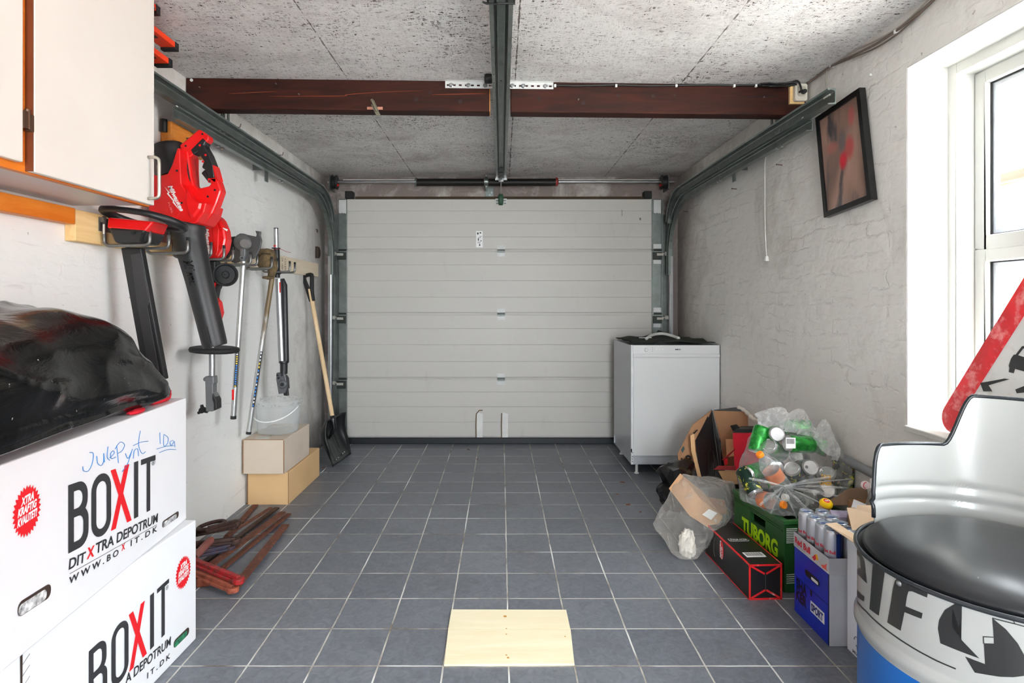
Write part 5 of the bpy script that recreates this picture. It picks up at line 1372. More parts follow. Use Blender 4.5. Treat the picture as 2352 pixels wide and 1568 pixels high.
# grey pipe low on the right wall
pp = thing('wall_pipe', 'grey plastic pipe running low along the right wall', 'pipe', (1.38, 2.3, .47))
obj('pipe', MB().cyl((1.378, 1.56, .445), (1.378, 2.95, .50), .0165, n=18), mat('pipe_grey', (132, 134, 138), .45), pp, smooth=True, smooth_angle=40)
m = MB().box(1.355, 1.399, 2.05, 2.07, .44, .495); obj('pipe_clip', m, mat('pipe_grey', (132, 134, 138)), pp)

# ================================================================== RIGHT SIDE
M_APPL = mat('enamel_white', (218, 219, 219), .22, var=.006, coat=.3)
dw = thing('dishwasher', 'freestanding white dishwasher in the right corner before the garage door', 'dishwasher', (1.11, 3.95, 0))
x0, x1, yf, yk = .832, 1.392, 3.66, 4.24
m = MB(); m.box(x0, x0 + .004, yf + .03, yk, .13, .83); m.box(x0 + .01, x0 + .014, yf + .045, yk, .07, .13); m.box(x1 - .004, x1, yf + .03, yk, .07, .83); m.box(x0, x1, yk - .004, yk, .07, .83); m.box(x0 + .004, x1 - .004, yf + .03, yk, .065, .075)
obj('side_panels', m, mat('appliance_side', (182, 185, 190), .3, var=.01), dw)
m = MB(); m.box(x0 - .001, x0 + .012, yf + .012, yf + .030, .07, .828); m.box(x1 - .012, x1, yf + .022, yf + .030, .07, .828); m.box(x0, x1, yf + .022, yf + .036, .812, .832); m.box(x0 + .004, x1 - .004, yf + .032, yk - .004, .820, .824)
fr_ = obj('front_frame', m, mat('frame_white', (222, 224, 226), .35), dw)
m = MB()
for z in (.09, .105, .12, .145): m.cyl((x0 + .006, yf + .0115, z), (x0 + .006, yf + .009, z), .003, n=8)
m.box(x0 - .003, x0 + .004, yf + .006, yf + .0118, .15, .17)
each('hinge_screw', m, M_BLACK, fr_)
obj('door', MB().box(x0 + .012, x1, yf, yf + .02, .128, .752), M_APPL, dw, bevel=.003)
m = MB().prism([(0, .752), (-.004, .760), (-.004, .775), (.002, .778), (.002, .832), (.02, .832), (.02, .752)], (x0 + .010, yf, 0), (0, 1, 0), (0, 0, 1), (x1 - x0 - .010, 0, 0))
cp_ = obj('control_panel', m, M_APPL, dw, bevel=.0015)
def fz(py): return EYE - (py - CY) / F * yf
def fx(px): return (px - CX) / F * yf
m = MB().lathe([(0, .012), (.008, .012), (.011, .008), (.012, 0)], (fx(1484), yf, fz(803)), (0, -1, 0), 20); obj('programme_knob', m, M_APPL, cp_, smooth=True, smooth_angle=40)
m = MB()
for pz in (799, 803, 806.5): m.box(fx(1498.5), fx(1500), yf - .0006 + .002, yf + .0021, fz(pz) - .0012, fz(pz) + .0012)
each('indicator', m, M_BLACK, cp_)
m = MB(); text_mb(m, 'BEKO', (fx(1551), yf + .0012, fz(803.5)), (1, 0, 0), (0, 0, 1), .007, bold=.06, width=.036); obj('dark_lettering', m, M_BLACK, cp_)
m = MB()
for px in (1508, 1515, 1522): m.cyl((fx(px), yf + .002, fz(802)), (fx(px), yf - .001, fz(802)), .0035, n=12)
each('button', m, mat('button_white', (244, 244, 244), .25), cp_)
obj('kick_plate', MB().box(x0 + .012, x1 - .006, yf + .022, yf + .03, .072, .126), mat('kick_grey', (190, 194, 200), .35), dw)
for x in (x0 + .045, x1 - .05):
    for y in (yf + .06, yk - .05):
        obj('foot', MB().lathe([(0, 0), (.015, 0), (.015, .006), (.009, .010), (.009, .068), (0, .068)], (x, y, 0), (0, 0, 1), 14), mat('foot_white', (220, 220, 218), .5), dw, smooth=True, smooth_angle=40)
def felt(p, d): return p + Vector((0, 0, .012 * mnoise.noise(p * 14)))
vs = []; NX, NY = 26, 22
for j in range(NY + 1):
    for i in range(NX + 1):
        x = x0 + .012 + (x1 - x0 - .02) * i / NX; y = yf + .05 + (yk - yf - .06) * j / NY
        z = .836 + .014 * mnoise.noise(Vector((x * 9, y * 9, 1))) + .014
        z += .052 * math.exp(-((x - 1.14) / .09) ** 2) * (j / NY) ** .7 * (1 if x > 1.14 else .5)
        vs.append((x, y, max(z, .829)))
m = MB().add(vs, [(j * (NX + 1) + i, j * (NX + 1) + i + 1, (j + 1) * (NX + 1) + i + 1, (j + 1) * (NX + 1) + i) for j in range(NY) for i in range(NX)])
obj('felt_insulation', m, mat('dark_green_felt', (40, 46, 38), .95, var=.15, bump=.5, bscale=200), dw, smooth=True, solid=.004)
obj('drain_hose', MB().tube(catmull([(.96, 3.80, .865), (1.02, 3.88, .885), (1.10, 3.92, .892), (1.15, 3.86, .880), (1.17, 3.78, .868)], 6), .010, 10), mat('hose_grey', (206, 206, 200), .5), dw, smooth=True)
obj('tape_strip', MB().box(.90, .98, 3.74, 3.756, .873, .876), mat('strip_white', (226, 226, 226), .3), dw)

# ---- big open black carton
def panel(m, pts, t=.004):
    P_ = [Vector(p) for p in pts]; nr = (P_[1] - P_[0]).cross(P_[2] - P_[0]).normalized() * t; n = len(P_)
    return m.add(P_ + [p + nr for p in P_], [tuple(range(n - 1, -1, -1)), tuple(range(n, 2 * n))] + [(i, (i + 1) % n, n + (i + 1) % n, n + i) for i in range(n)])
M_BROWNC = mat('kraft_inside', (176, 132, 96), .8, var=.04, vscale=6); M_BLKC = mat('glossy_black_card', (30, 28, 28), .3, var=.15, vscale=9)
bc_ = thing('open_carton', 'large torn carton, glossy black outside and brown inside, before the dishwasher', 'carton', (1.27, 3.2, 0))
y_ = 3.2
m = MB(); panel(m, [W(1634, 941, y_ + .05), W(1590, 975, y_), W(1556, 1042, y_ - .03), W(1558, 1062, y_ - .03), W(1596, 1080, y_ - .05), W(1600, 1015, y_ - .02)])
f1 = obj('side_flap', m, M_BROWNC, bc_)
m = MB(); text_mb(m, '9', W(1576, 1066, y_ - .048), (1, 0, .1), (-.15, 0, 1), .05, bold=.03); text_mb(m, '1', W(1563, 1064, y_ - .048), (1, 0, .1), (-.15, 0, 1), .03, bold=.03)
each('printed_digit', m, M_BLACK, f1)
m = MB(); panel(m, [W(1564, 1033, y_ - .036), W(1570, 1024, y_ - .036), W(1573, 1030, y_ - .036), W(1568, 1040, y_ - .036)], .001); obj('printed_square', m, mat('print_teal', (70, 90, 92), .7), f1)
m = MB(); panel(m, [W(1592, 994, y_ - .03), W(1602, 986, y_ - .03), W(1603, 988, y_ - .03), W(1594, 997, y_ - .03)], .001); obj('printed_arrow', m, M_BLACK, f1)
m = MB(); panel(m, [W(1634, 941, y_ + .05), W(1598, 1012, y_ - .03), W(1600, 1030, y_ - .07), W(1610, 1120, y_ - .12), W(1662, 1120, y_ - .12), W(1650, 1040, y_ - .02), W(1640, 975, y_ + .03)])
s1c = obj('black_side', m, M_BLKC, bc_)
m = MB().tube([W(1628, 1092, y_ - .14), W(1627, 1040, y_ - .12), W(1632, 1030, y_ - .12), W(1638, 1036, y_ - .11), W(1642, 1060, y_ - .12), W(1641, 1100, y_ - .14)], .0022, 5); m.tube([W(1634, 1096, y_ - .14), W(1633, 1060, y_ - .13), W(1636, 1070, y_ - .13), W(1637, 1096, y_ - .14)], .0018, 5)
each('printed_outline', m, M_BLACKR, s1c)
m = MB(); panel(m, [W(1636, 942, y_ + .05), W(1644, 975, y_ + .03), W(1654, 1015, y_ - .02), W(1672, 1118, y_ - .10), W(1660, 1118, y_ - .11), W(1642, 1000, y_ - .01)]); obj('black_corner', m, M_BLACK, bc_)
m = MB(); panel(m, [W(1638, 943, y_ + .055), W(1716, 945, y_ + .06), W(1722, 985, y_ + .06), W(1720, 1075, y_ + .04), W(1664, 1075, y_ + .02), W(1655, 1010, y_ + .03)]); obj('inner_panel', m, M_BROWNC, bc_)
m = MB(); panel(m, [W(1640, 941, y_ + .06), W(1690, 935, y_ + .16), W(1722, 945, y_ + .10), W(1718, 947, y_ + .07)], .003); panel(m, [W(1717, 945, y_ + .064), W(1726, 985, y_ + .064), W(1722, 986, y_ + .06), W(1712, 946, y_ + .06)], .006); obj('dark_rim', m, M_BLACK, bc_)
m = MB(); panel(m, [W(1586, 1000, y_ - .09), W(1594, 996, y_ - .09), W(1598, 1040, y_ - .11), W(1611, 1095, y_ - .14), W(1602, 1093, y_ - .14), W(1588, 1035, y_ - .11)], .006); obj('torn_strip', m, mat('kraft_light', (206, 164, 118), .8), bc_)
m = MB(); m.hexa([(1.13, 3.13, .0), (1.37, 3.13, 0), (1.37, 3.30, 0), (1.15, 3.30, 0)], [(1.13, 3.13, .12), (1.37, 3.13, .12), (1.37, 3.30, .12), (1.15, 3.30, .12)]); obj('carton_base', m, M_BLKC, bc_)
rb = thing('red_carton', 'bright red carton with black lid standing in the torn carton', 'carton', W(1712, 1060, 3.03))
y_ = 3.03
m = MB(); m.hexa([W(1688, 1090, y_), W(1746, 1090, y_), W(1746, 1085, y_ + .12), W(1690, 1085, y_ + .12)], [W(1683, 994, y_), W(1744, 994, y_), W(1738, 990, y_ + .12), W(1688, 990, y_ + .12)]); obj('body', m, mat('carton_red', (240, 44, 66), .4), rb, bevel=.002)
m = MB(); m.hexa([W(1683, 993, y_ - .001), W(1745, 993, y_ - .001), W(1742, 990, y_ + .12), W(1690, 990, y_ + .12)], [W(1690, 985, y_ + .01), W(1743, 985, y_ + .01), W(1740, 978, y_ + .12), W(1702, 978, y_ + .12)]); panel(m, [W(1678, 977, y_ + .02), W(1692, 974, y_ + .03), W(1700, 982, y_ + .03), W(1684, 990, y_ + .02)], .003)
each('lid_flap', m, M_BLACK, rb)
obj('card_scrap', panel(MB(), [W(1667, 1008, 3.10), W(1685, 1008, 3.10), W(1690, 1046, 3.08), W(1670, 1050, 3.08)]), mat('kraft_light', (206, 164, 118), .8), bc_)
t = bc_
obj('card', panel(MB(), [W(1650, 1081, 2.95), W(1690, 1079, 2.95), W(1695, 1112, 2.93), W(1664, 1108, 2.93)]), mat('kraft_light', (206, 164, 118), .8), t)
obj('red_edge', panel(MB(), [W(1639, 1078, 2.94), W(1650, 1069, 2.95), W(1690, 1070, 2.95), W(1690, 1079, 2.94)]), mat('edge_red', (150, 26, 30), .6), t)
obj('red_tab', panel(MB(), [W(1664, 1054, 2.96), W(1671, 1053, 2.96), W(1672, 1066, 2.96), W(1665, 1068, 2.96)]), mat('tab_red', (210, 20, 34), .5), t)
obj('red_tab_edge', panel(MB(), [W(1659, 1056, 2.965), W(1688, 1030, 2.965), W(1689, 1032, 2.965), W(1664, 1058, 2.965)]), mat('edge_red', (150, 26, 30), .6), t)
obj('plastic_rope', MB().tube(catmull([W(1694, 934, 3.2), W(1708, 941, 3.18), W(1720, 952, 3.17), W(1730, 962, 3.15), W(1742, 966, 3.12)], 5), [.010 + .002 * math.sin(k * 1.7) for k in range(21)], 9), mat('rope_white', (216, 208, 196), .8, bump=.6, bscale=220), None, smooth=True, label='frayed white rope end on top of the torn carton', cat='rope')

# ---- crumpled bags from stretched outlines
def hullbag(name, label, cat, pts, m_, amp=.012, sc=9.0, cuts=4, seed=0, pinch=0.0, group=None, parent=None, smooth_it=2, xmax=1.392):
    bm = bmesh.new()
    for p in pts: bm.verts.new(p)
    r = bmesh.ops.convex_hull(bm, input=bm.verts)
    bmesh.ops.delete(bm, geom=[e for e in set(r['geom_interior']) | set(r['geom_unused']) if isinstance(e, bmesh.types.BMVert)], context='VERTS')
    bmesh.ops.subdivide_edges(bm, edges=bm.edges, cuts=cuts, use_grid_fill=True)
    bmesh.ops.triangulate(bm, faces=bm.faces)
    for k in range(smooth_it): bmesh.ops.smooth_vert(bm, verts=bm.verts, factor=.5, use_axis_x=True, use_axis_y=True, use_axis_z=True)
    bm.normal_update()
    for v in bm.verts:
        p = v.co * sc + Vector((seed, 0, 0))
        f_ = abs(mnoise.noise(p)) * 2 - .6 + .5 * mnoise.noise(p * 2.3)
        v.co += v.normal * (amp * f_)
        v.co.z = max(v.co.z, .003); v.co.x = min(v.co.x, xmax)
    m = MB(); bm.verts.ensure_lookup_table(); bm.verts.index_update()
    m.add([v.co.copy() for v in bm.verts], [tuple(v.index for v in f.verts) for f in bm.faces]); bm.free()
    return m
M_CLEAR = clear_film('clear_bag_film', (252, 253, 253), .03, .38, .08, 16)
M_CLEARB = clear_film('hazy_bag_film', (246, 240, 232), .08, .46, .12, 14)
M_BIN = mat('bin_bag_black', (12, 12, 14), .22, var=.1, bump=.9, bscale=26)
pts = [W(1522, 1062, 3.0), W(1545, 1052, 3.1), W(1590, 1054, 3.1), W(1603, 1100, 3.0), W(1600, 1150, 2.95), W(1512, 1110, 2.98), W(1506, 1150, 2.95), W(1520, 1185, 2.9), W(1590, 1190, 2.9), W(1560, 1130, 2.82), W(1560, 1060, 3.3), W(1600, 1100, 3.25)]
obj('bin_bag', hullbag('', '', '', pts, None, .030, 11, 5, 3), M_BIN, None, smooth=True, smooth_angle=28, label='crumpled shiny black bin bag behind the clear bag', cat='bin bag')
# clear bag with a small carton and paper
cb2 = thing('clear_bag', 'clear plastic bag with brown carton and paper inside, standing on the floor', 'plastic bag', (.82, 2.6, 0))
pts = [W(1497, 1202, 2.66), W(1505, 1208, 2.62), W(1548, 1110, 2.62), W(1566, 1080, 2.70), W(1620, 1088, 2.72), W(1690, 1100, 2.74), W(1694, 1130, 2.70), W(1690, 1180, 2.66), W(1662, 1190, 2.44), W(1640, 1232, 2.44), W(1600, 1286, 2.46), W(1552, 1286, 2.46), W(1538, 1240, 2.55), W(1620, 1250, 2.6), W(1530, 1150, 2.64), W(1615, 1135, 2.45), W(1580, 1180, 2.43)]
obj('film', hullbag('', '', '', pts, None, .012, 10, 5, 1, smooth_it=1), M_CLEARB, cb2, smooth=True, smooth_angle=40)
# carton: end face towards the viewer
a_, b_, c_, d_ = W(1583, 1184, 2.50), W(1642, 1222, 2.50), W(1661, 1186, 2.54), W(1610, 1146, 2.54)
back = W(1562, 1086, 2.66) - d_
ct = thing('small_carton', 'small brown carton with white label inside the clear bag', 'carton', (a_ + b_) / 2)
dn = Vector((0, 0, 0))
obj('body', MB().hexa([a_, b_, b_ + back * .9, a_ + back], [d_, c_, c_ + back * .9, d_ + back]), mat('kraft_bag', (190, 148, 110), .8), ct, bevel=.002)
e1 = (b_ - a_); e2 = (d_ - a_); nrm = e1.cross(e2).normalized(); nrm = -nrm if nrm.y > 0 else nrm
fp = lambda s, t_: a_ + e1 * s + e2 * t_ + nrm * .002
obj('white_label', panel(MB(), [fp(.32, .38), fp(.66, .40), fp(.70, .85), fp(.40, .80)], .0004), M_WHITE, ct)
def crump(p, d): return p * (1 + .35 * mnoise.noise(d * 2.6 + Vector((5, 1, 0))))
obj('paper_ball', blob(W(1578, 1250, 2.50), (.035, .035, .066), 24, 2, crump), mat('paper_white', (230, 222, 210), .8, bump=.6, bscale=60), None, smooth=False, label='crumpled white paper at the bottom of the clear bag', cat='paper')
# fallback second carton deeper in the bag
obj('cardboard_piece', MB().hexa([W(1612, 1180, 2.64), W(1672, 1180, 2.64), W(1672, 1175, 2.70), W(1612, 1175, 2.70)], [W(1606, 1138, 2.64), W(1664, 1150, 2.64), W(1664, 1148, 2.70), W(1606, 1136, 2.70)]), mat('kraft_dark', (150, 100, 66), .8), None, label='dark brown cardboard piece at the back of the clear bag', cat='cardboard')

# ---- beer crate
ang = math.atan2(1.036 - 1.076, .37)       # long side leans a little
cr = thing('bottle_crate', 'green plastic beer crate with yellow lettering under the bag of cans', 'crate', (1.076, 2.183, 0), rot=(0, 0, -ang))
M_CRATE = mat('crate_green', (34, 84, 38), .38, var=.05)
LX, LY, HZ, T = .296, .375, .272, .016
m = MB()
# long outer wall with hand hole
def wall_hole(m, L, h0, h1, at, ax):
    for (p, q_, r, s2) in ((0, h0, 0, HZ), (h1, L, 0, HZ), (h0, h1, 0, .185), (h0, h1, .225, HZ)):
        if ax == 'y': m.box(at, at + T, p, q_, r, s2)
        else: m.box(p, q_, at, at + T, r, s2)
wall_hole(m, LY, .13, .24, 0, 'y'); m.box(LX - T, LX, 0, LY, 0, HZ); m.box(T, LX - T, 0, T, 0, HZ); m.box(T, LX - T, LY - T, LY, 0, HZ); m.box(T, LX - T, T, LY - T, 0.004, .016)
body = obj('crate_body', m, M_CRATE, cr, bevel=.002, local=True)
m = MB(); m.box(-.006, T + .002, -.006, LY + .004, HZ - .012, HZ + .002); m.box(LX - T, LX + .003, -.006, LY + .004, HZ - .012, HZ + .002); m.box(T, LX - T, -.006, T, HZ - .012, HZ + .002); m.box(T, LX - T, LY - T, LY + .004, HZ - .012, HZ + .002)
obj('rim', m, mat('crate_rim', (44, 98, 48), .35), cr, bevel=.002, local=True)
for z in (.236, .228): obj('side_rib', MB().box(-.004, 0, .01, LY - .01, z, z + .004), M_CRATE, cr, local=True)
for z in (.03,): obj('side_rib', MB().box(-.004, 0, .01, LY - .01, z, z + .02), M_CRATE, cr, local=True)
m = MB()
for k in range(9): m.box(.008, .052, -.0012, 0, .188 + k * .0066, .191 + k * .0066)
for k in range(5): m.box(.008, .046, -.0012, 0, .035 + k * .008, .038 + k * .008)
each('white_stripe', m, mat('stripe_white', (214, 220, 214), .5), cr, local=True)
m = MB(); text_mb(m, 'TUBORG', (-.0018, .305, .118), (0, -1, 0), (0, 0, 1), .062, bold=.045, width=.265); obj('yellow_lettering', m, mat('print_lime', (170, 214, 20), .5, var=0), cr, local=True)
m = MB()
for i in range(4):
    for j in range(5):
        x = .044 + i * .069; y = .044 + j * .071
for i in range(1, 4): m.box(.0 + i * .072, .004 + i * .072, T, LY - T, .016, .15)
for j in range(1, 5): m.box(T, LX - T, j * .074, j * .074 + .004, .016, .15)
obj('dividers', m, M_CRATE, cr, local=True)

# ---- black and red carton
g = thing('long_carton', 'long black carton with red edges lying on the floor before the crate', 'carton', (.918, 2.130, 0), rot=(0, 0, .045))
BX, BY, BZ = .126, .40, .132
M_MATB = mat('carton_black', (24, 22, 22), .42, var=.06); M_EDR = mat('carton_edge_red', (214, 26, 30), .5, dirt=(230, 200, 190), dirt_amt=.15)
obj('body', MB().box(0, BX, 0, BY, 0, BZ), M_MATB, g, bevel=.001, local=True)
m = MB(); e = .0045; o_ = .0006
for (x_, z_) in ((0, 0), (BX, 0), (0, BZ), (BX, BZ)): m.box(x_ - o_ if x_ == 0 else x_ - e, x_ + e if x_ == 0 else x_ + o_, 0, BY, z_ + .0005 if z_ == 0 else z_ - e, z_ + e if z_ == 0 else z_ + o_)
obj('red_edge', m, M_EDR, g, local=True)
m = MB()
def strip2(m, p, q_, w, off=-.0008):
    (a, b), (c, d) = p, q_; L_ = math.hypot(c - a, d - b); ux, uz = (c - a) / L_, (d - b) / L_
    m.prism([(a - uz * w, b + ux * w), (a + uz * w, b - ux * w), (c + uz * w, d - ux * w), (c - uz * w, d + ux * w)], (0, off, 0), (1, 0, 0), (0, 0, 1), (0, .0006, 0))
w = .0035
for p, q_ in (((0, w), (BX, w)), ((0, BZ - w), (BX, BZ - w)), ((w, 0), (w, BZ)), ((BX - w, 0), (BX - w, BZ)), ((.004, BZ - .004), (.060, .096)), ((BX - .004, BZ - .004), (.066, .096)), ((.004, .004), (.062, .036)), ((BX - .004, .004), (.066, .036))): strip2(m, p, q_, w)
obj('red_trim', m, M_EDR, g, local=True)
m = MB(); strip2(m, (.063, .036), (.063, .096), .0006, -.0010); obj('flap_seam', m, mat('seam_grey', (90, 86, 84), .6), g, local=True)
m = MB(); m.prism(rrect(.022, .104, .205, .232, .008), (0, 0, BZ + .0002), (1, 0, 0), (0, 1, 0), (0, 0, .0006))
pb = obj('white_panel', m, M_WHITE, g, local=True)
m = MB().prism(rrect(.0235, .1025, .2065, .2305, .007), (0, 0, BZ + .0010), (1, 0, 0), (0, 1, 0), (0, 0, .0004)); obj('black_panel', m, M_MATB, pb, local=True)
m = MB(); text_mb(m, 'ITALIA ACEM', (.029, .212, BZ + .0018), (1, 0, 0), (0, 1, 0), .014, bold=.03, width=.068); obj('white_lettering', m, TXW, g, local=True)
m = MB().box(.022, .098, .060, .100, BZ, BZ + .0008); bcx = obj('barcode_label', m, TXW, g, local=True)
m = MB()
for k in range(20): m.box(.027 + k * .0034, .027 + k * .0034 + (.0016 if k % 3 else .0008), .068, .096, BZ + .001, BZ + .0014)
obj('barcode', m, M_BLACK, bcx, local=True)
m = MB().prism([(.018 * math.cos(2 * PI * k / 28), .038 * math.sin(2 * PI * k / 28)) for k in range(28)], (-.0004, .235, .085), (0, -1, 0), (0, 0, 1), (-.0006, 0, 0)); ov = obj('red_oval', m, M_INKR, g, local=True)
for i, s in enumerate(('MOKKA', 'CLUB')):
    m = MB(); text_mb(m, s, (-.0018, .232 - .014 * i + .006, .050), (0, 0, 1), (0, 1, 0), .010, bold=.04, shear=.2, width=.072 if i == 0 else .05); obj('white_lettering', m, TXW, g, local=True)
m = MB().tube([Vector((-.001, .30, .03)), Vector((-.001, .31, .05)), Vector((-.001, .305, .10)), Vector((-.001, .295, .11))], .0008, 5); obj('perforation', m, mat('seam_grey', (90, 86, 84), .6), g, local=True)

# ---- blue carton, tray of energy drink cans
bx = thing('blue_carton', 'blue carton with white end standing under the tray of slim cans', 'carton', (1.052, 1.842, 0))
B0, B1_, Y0, Y1, ZT = 1.052, 1.30, 1.842, 2.060, .232
M_BLUE = mat('print_blue', (16, 44, 176), .3, var=.12, vscale=7)
obj('body', MB().box(B0, B1_, Y0, Y1, 0, ZT), mat('carton_grey_white', (212, 214, 222), .5), bx, bevel=.0015)
m = MB().box(B0 - .0008, B0, Y0 + .001, Y1 - .001, .001, ZT - .001); bf = obj('blue_side', m, M_BLUE, bx)
hp = [(0.052, 0.0), (.060, -.010)]
m = MB().prism(rrect(.055, .145, .162, .184, .010), (B0 - .001, Y0, 0), (0, 1, 0), (0, 0, 1), (-.0005, 0, 0)); hh_ = obj('hand_hole', m, M_BLACK, bf)
m = MB().prism(rrect(.062, .105, .165, .175, .005), (B0 - .0016, Y0, 0), (0, 1, 0), (0, 0, 1), (-.0003, 0, 0)); obj('content_seen', m, M_WHITE, hh_)
for i, s in enumerate(('SHA', 'KER')):
    m = MB(); text_mb(m, s, (B0 - .0014, Y1 - .014, .090 - .040 * i), (0, -1, 0), (0, 0, 1), .036, bold=.05, width=.070); obj('dark_lettering', m, mat('print_navy', (8, 10, 44), .4, var=0), bf)
m = MB().prism([(.026, .055), (.110, .055), (.110, .092), (.026, .092)], (B0 - .001, Y0, 0), (0, 1, 0), (0, 0, 1), (-.0004, 0, 0)); wp = obj('white_panel', m, TXW, bf)
m = MB(); text_mb(m, 'SPORT', (B0 - .0018, Y0 + .105, .062), (0, -1, 0), (0, 0, 1), .024, bold=.05, width=.072); obj('blue_lettering', m, mat('print_navy2', (20, 26, 110), .4, var=0), wp)
m = MB(); m.box(B0 - .0014, B0 - .0008, Y0 + .002, Y1 - .002, .128, .1295); m.box(B0 - .0014, B0 - .0008, Y0 + .10, Y0 + .112, .108, .128); m.box(B0 - .0014, B0 - .0008, Y0, Y0 + .004, .0, ZT)
each('dark_crease', m, mat('print_navy', (8, 10, 44)), bf)
ty = thing('can_tray', 'cardboard tray with red lettering holding slim silver cans', 'tray', (1.06, 1.85, .233))
m = MB(); z0 = .2330; h = .050; T_ = .002
tx0, tx1, ty0, ty1 = 1.048, 1.172, 1.838, 2.058
m.box(tx0, tx1, ty0, ty1, z0, z0 + T_); m.box(tx0, tx0 + T_, ty0, ty1, z0 + T_, z0 + h); m.box(tx1 - T_, tx1, ty0, ty1, z0 + T_, z0 + h); m.box(tx0 + T_, tx1 - T_, ty0, ty0 + T_, z0 + T_, z0 + h); m.box(tx0 + T_, tx1 - T_, ty1 - T_, ty1, z0 + T_, z0 + h)
obj('tray_body', m, mat('tray_grey', (196, 196, 200), .5), ty)
m = MB(); text_mb(m, 'Red Bull', (tx0 - .0008, ty1 - .010, z0 + .016), (0, -1, 0), (0, 0, 1), .022, bold=.04, width=.100); obj('red_lettering', m, mat('print_red', (214, 30, 50), .5, var=0), ty)
m = MB(); text_mb(m, 'ENERGY DRINK', (tx0 - .0008, ty1 - .010, z0 + .007), (0, -1, 0), (0, 0, 1), .005, width=.07); obj('pale_lettering', m, mat('print_grey', (150, 140, 150), .5, var=0), ty)
m = MB().prism([(.0, .012), (.020, .03), (.026, .018), (.014, .006)], (tx0 - .0006, ty1 - .122, z0), (0, -1, 0), (0, 0, 1), (-.0004, 0, 0)); obj('red_mark', m, mat('print_red', (214, 30, 50)), ty)
m = MB().prism([(.012, .030), (.026, .034), (.034, .020), (.020, .012)], (tx0 - .0006, ty1 - .128, z0), (0, -1, 0), (0, 0, 1), (-.0003, 0, 0)); obj('yellow_mark', m, mat('print_yellow', (244, 180, 20), .5, var=0), ty)
m = MB().prism([(0, .018), (.01, .012), (.03, .018), (.045, .030), (.040, .012), (.05, .008), (.02, .006)], (tx0 - .0006, ty1 - .165, z0), (0, -1, 0), (0, 0, 1), (-.0003, 0, 0)); obj('orange_mark', m, mat('print_orange', (230, 90, 70), .5, var=0), ty)
m = MB(); text_mb(m, 'R', (tx0 + .078, ty0 - .0008, z0 + .018), (1, 0, 0), (0, 0, 1), .024, bold=.05); text_mb(m, 'E', (tx0 + .078, ty0 - .0008, z0 + .006), (1, 0, 0), (0, 0, 1), .008, bold=.04); each('red_lettering', m, mat('print_red', (214, 30, 50)), ty)

def can_profile(r, h, neck=.82):
    return [(0, .006), (r * .68, .003), (r * .74, 0), (r * .80, .001), (r, .010), (r, h - .018), (r * .95, h - .010), (r * neck, h - .003), (r * neck + .001, h - .0008), (r * neck, h), (r * neck - .0015, h - .0008), (r * neck - .002, h - .005), (0, h - .005)]
def make_can(name, label, cat, base, axis, r, h, m_body, group, tab=True, top=M_CHROME):
    t = thing(name, label, cat, base, group=group)
    pr = can_profile(r, h)
    obj('can_body', MB().lathe(pr[:7], base, axis, 28), m_body, t, smooth=True, smooth_angle=40)
    obj('can_top', MB().lathe(pr[6:], base, axis, 28), top, t, smooth=True, smooth_angle=35)
    d, a, b = MB().frame(axis)
    if tab:
        c0 = Vector(base) + d * (h - .0045); pts = [(r * .2 * math.cos(q_) * 1.5 - r * .1, r * .17 * math.sin(q_)) for q_ in [2 * PI * k / 14 for k in range(14)]]
        obj('pull_tab', MB().prism(pts, c0, a, b, d * .0012), top, t)
        pts = [(r * .15 * math.cos(q_) * 1.2 + r * .45, r * .19 * math.sin(q_)) for q_ in [2 * PI * k / 14 for k in range(14)]]
        if 'open' in label: obj('opening', MB().prism(pts, c0, a, b, d * .0004), M_BLACK, t)
    return t
s_ = NT('silver_blue_can'); s_.p.inputs['Roughness'].default_value = .28; s_.p.inputs['Metallic'].default_value = .75
tcn = s_.n('ShaderNodeTexCoord'); sp_ = s_.n('ShaderNodeSeparateXYZ'); s_.l(tcn.outputs['Object'], sp_.inputs[0])
zz = sp_.outputs['Z']; at = s_.math('ARCTAN2', sp_.outputs['Y'], sp_.outputs['X'])
q1 = s_.math('ADD', s_.math('MULTIPLY', s_.math('SINE', s_.math('ADD', s_.math('MULTIPLY', at, 2), .9)), .05), .06)
bl1 = s_.math('MULTIPLY', s_.math('GREATER_THAN', s_.math('SINE', s_.math('ADD', at, 2.75)), .84), 1.0)
lowb = s_.math('LESS_THAN', zz, .030)
msk = s_.math('MAXIMUM', bl1, lowb)
s_.color(s_.mix(msk, lin((206, 208, 216)), lin((30, 54, 120)))); M_RB = s_.m
cans = [(1.078, 2.028), (1.078, 1.974), (1.078, 1.920), (1.078, 1.866), (1.134, 2.028), (1.134, 1.974), (1.134, 1.920), (1.134, 1.866)]
clab = ['slim silver can at the back left corner of the tray', 'slim silver can second from the back in the left row', 'slim silver can second from the front in the left row', 'slim silver can at the front left corner of the tray', 'slim silver can at the back of the right row', 'slim silver can second from the back in the right row', 'slim silver can in the right row behind the brown flap', 'slim silver can at the front of the right row by the white box']
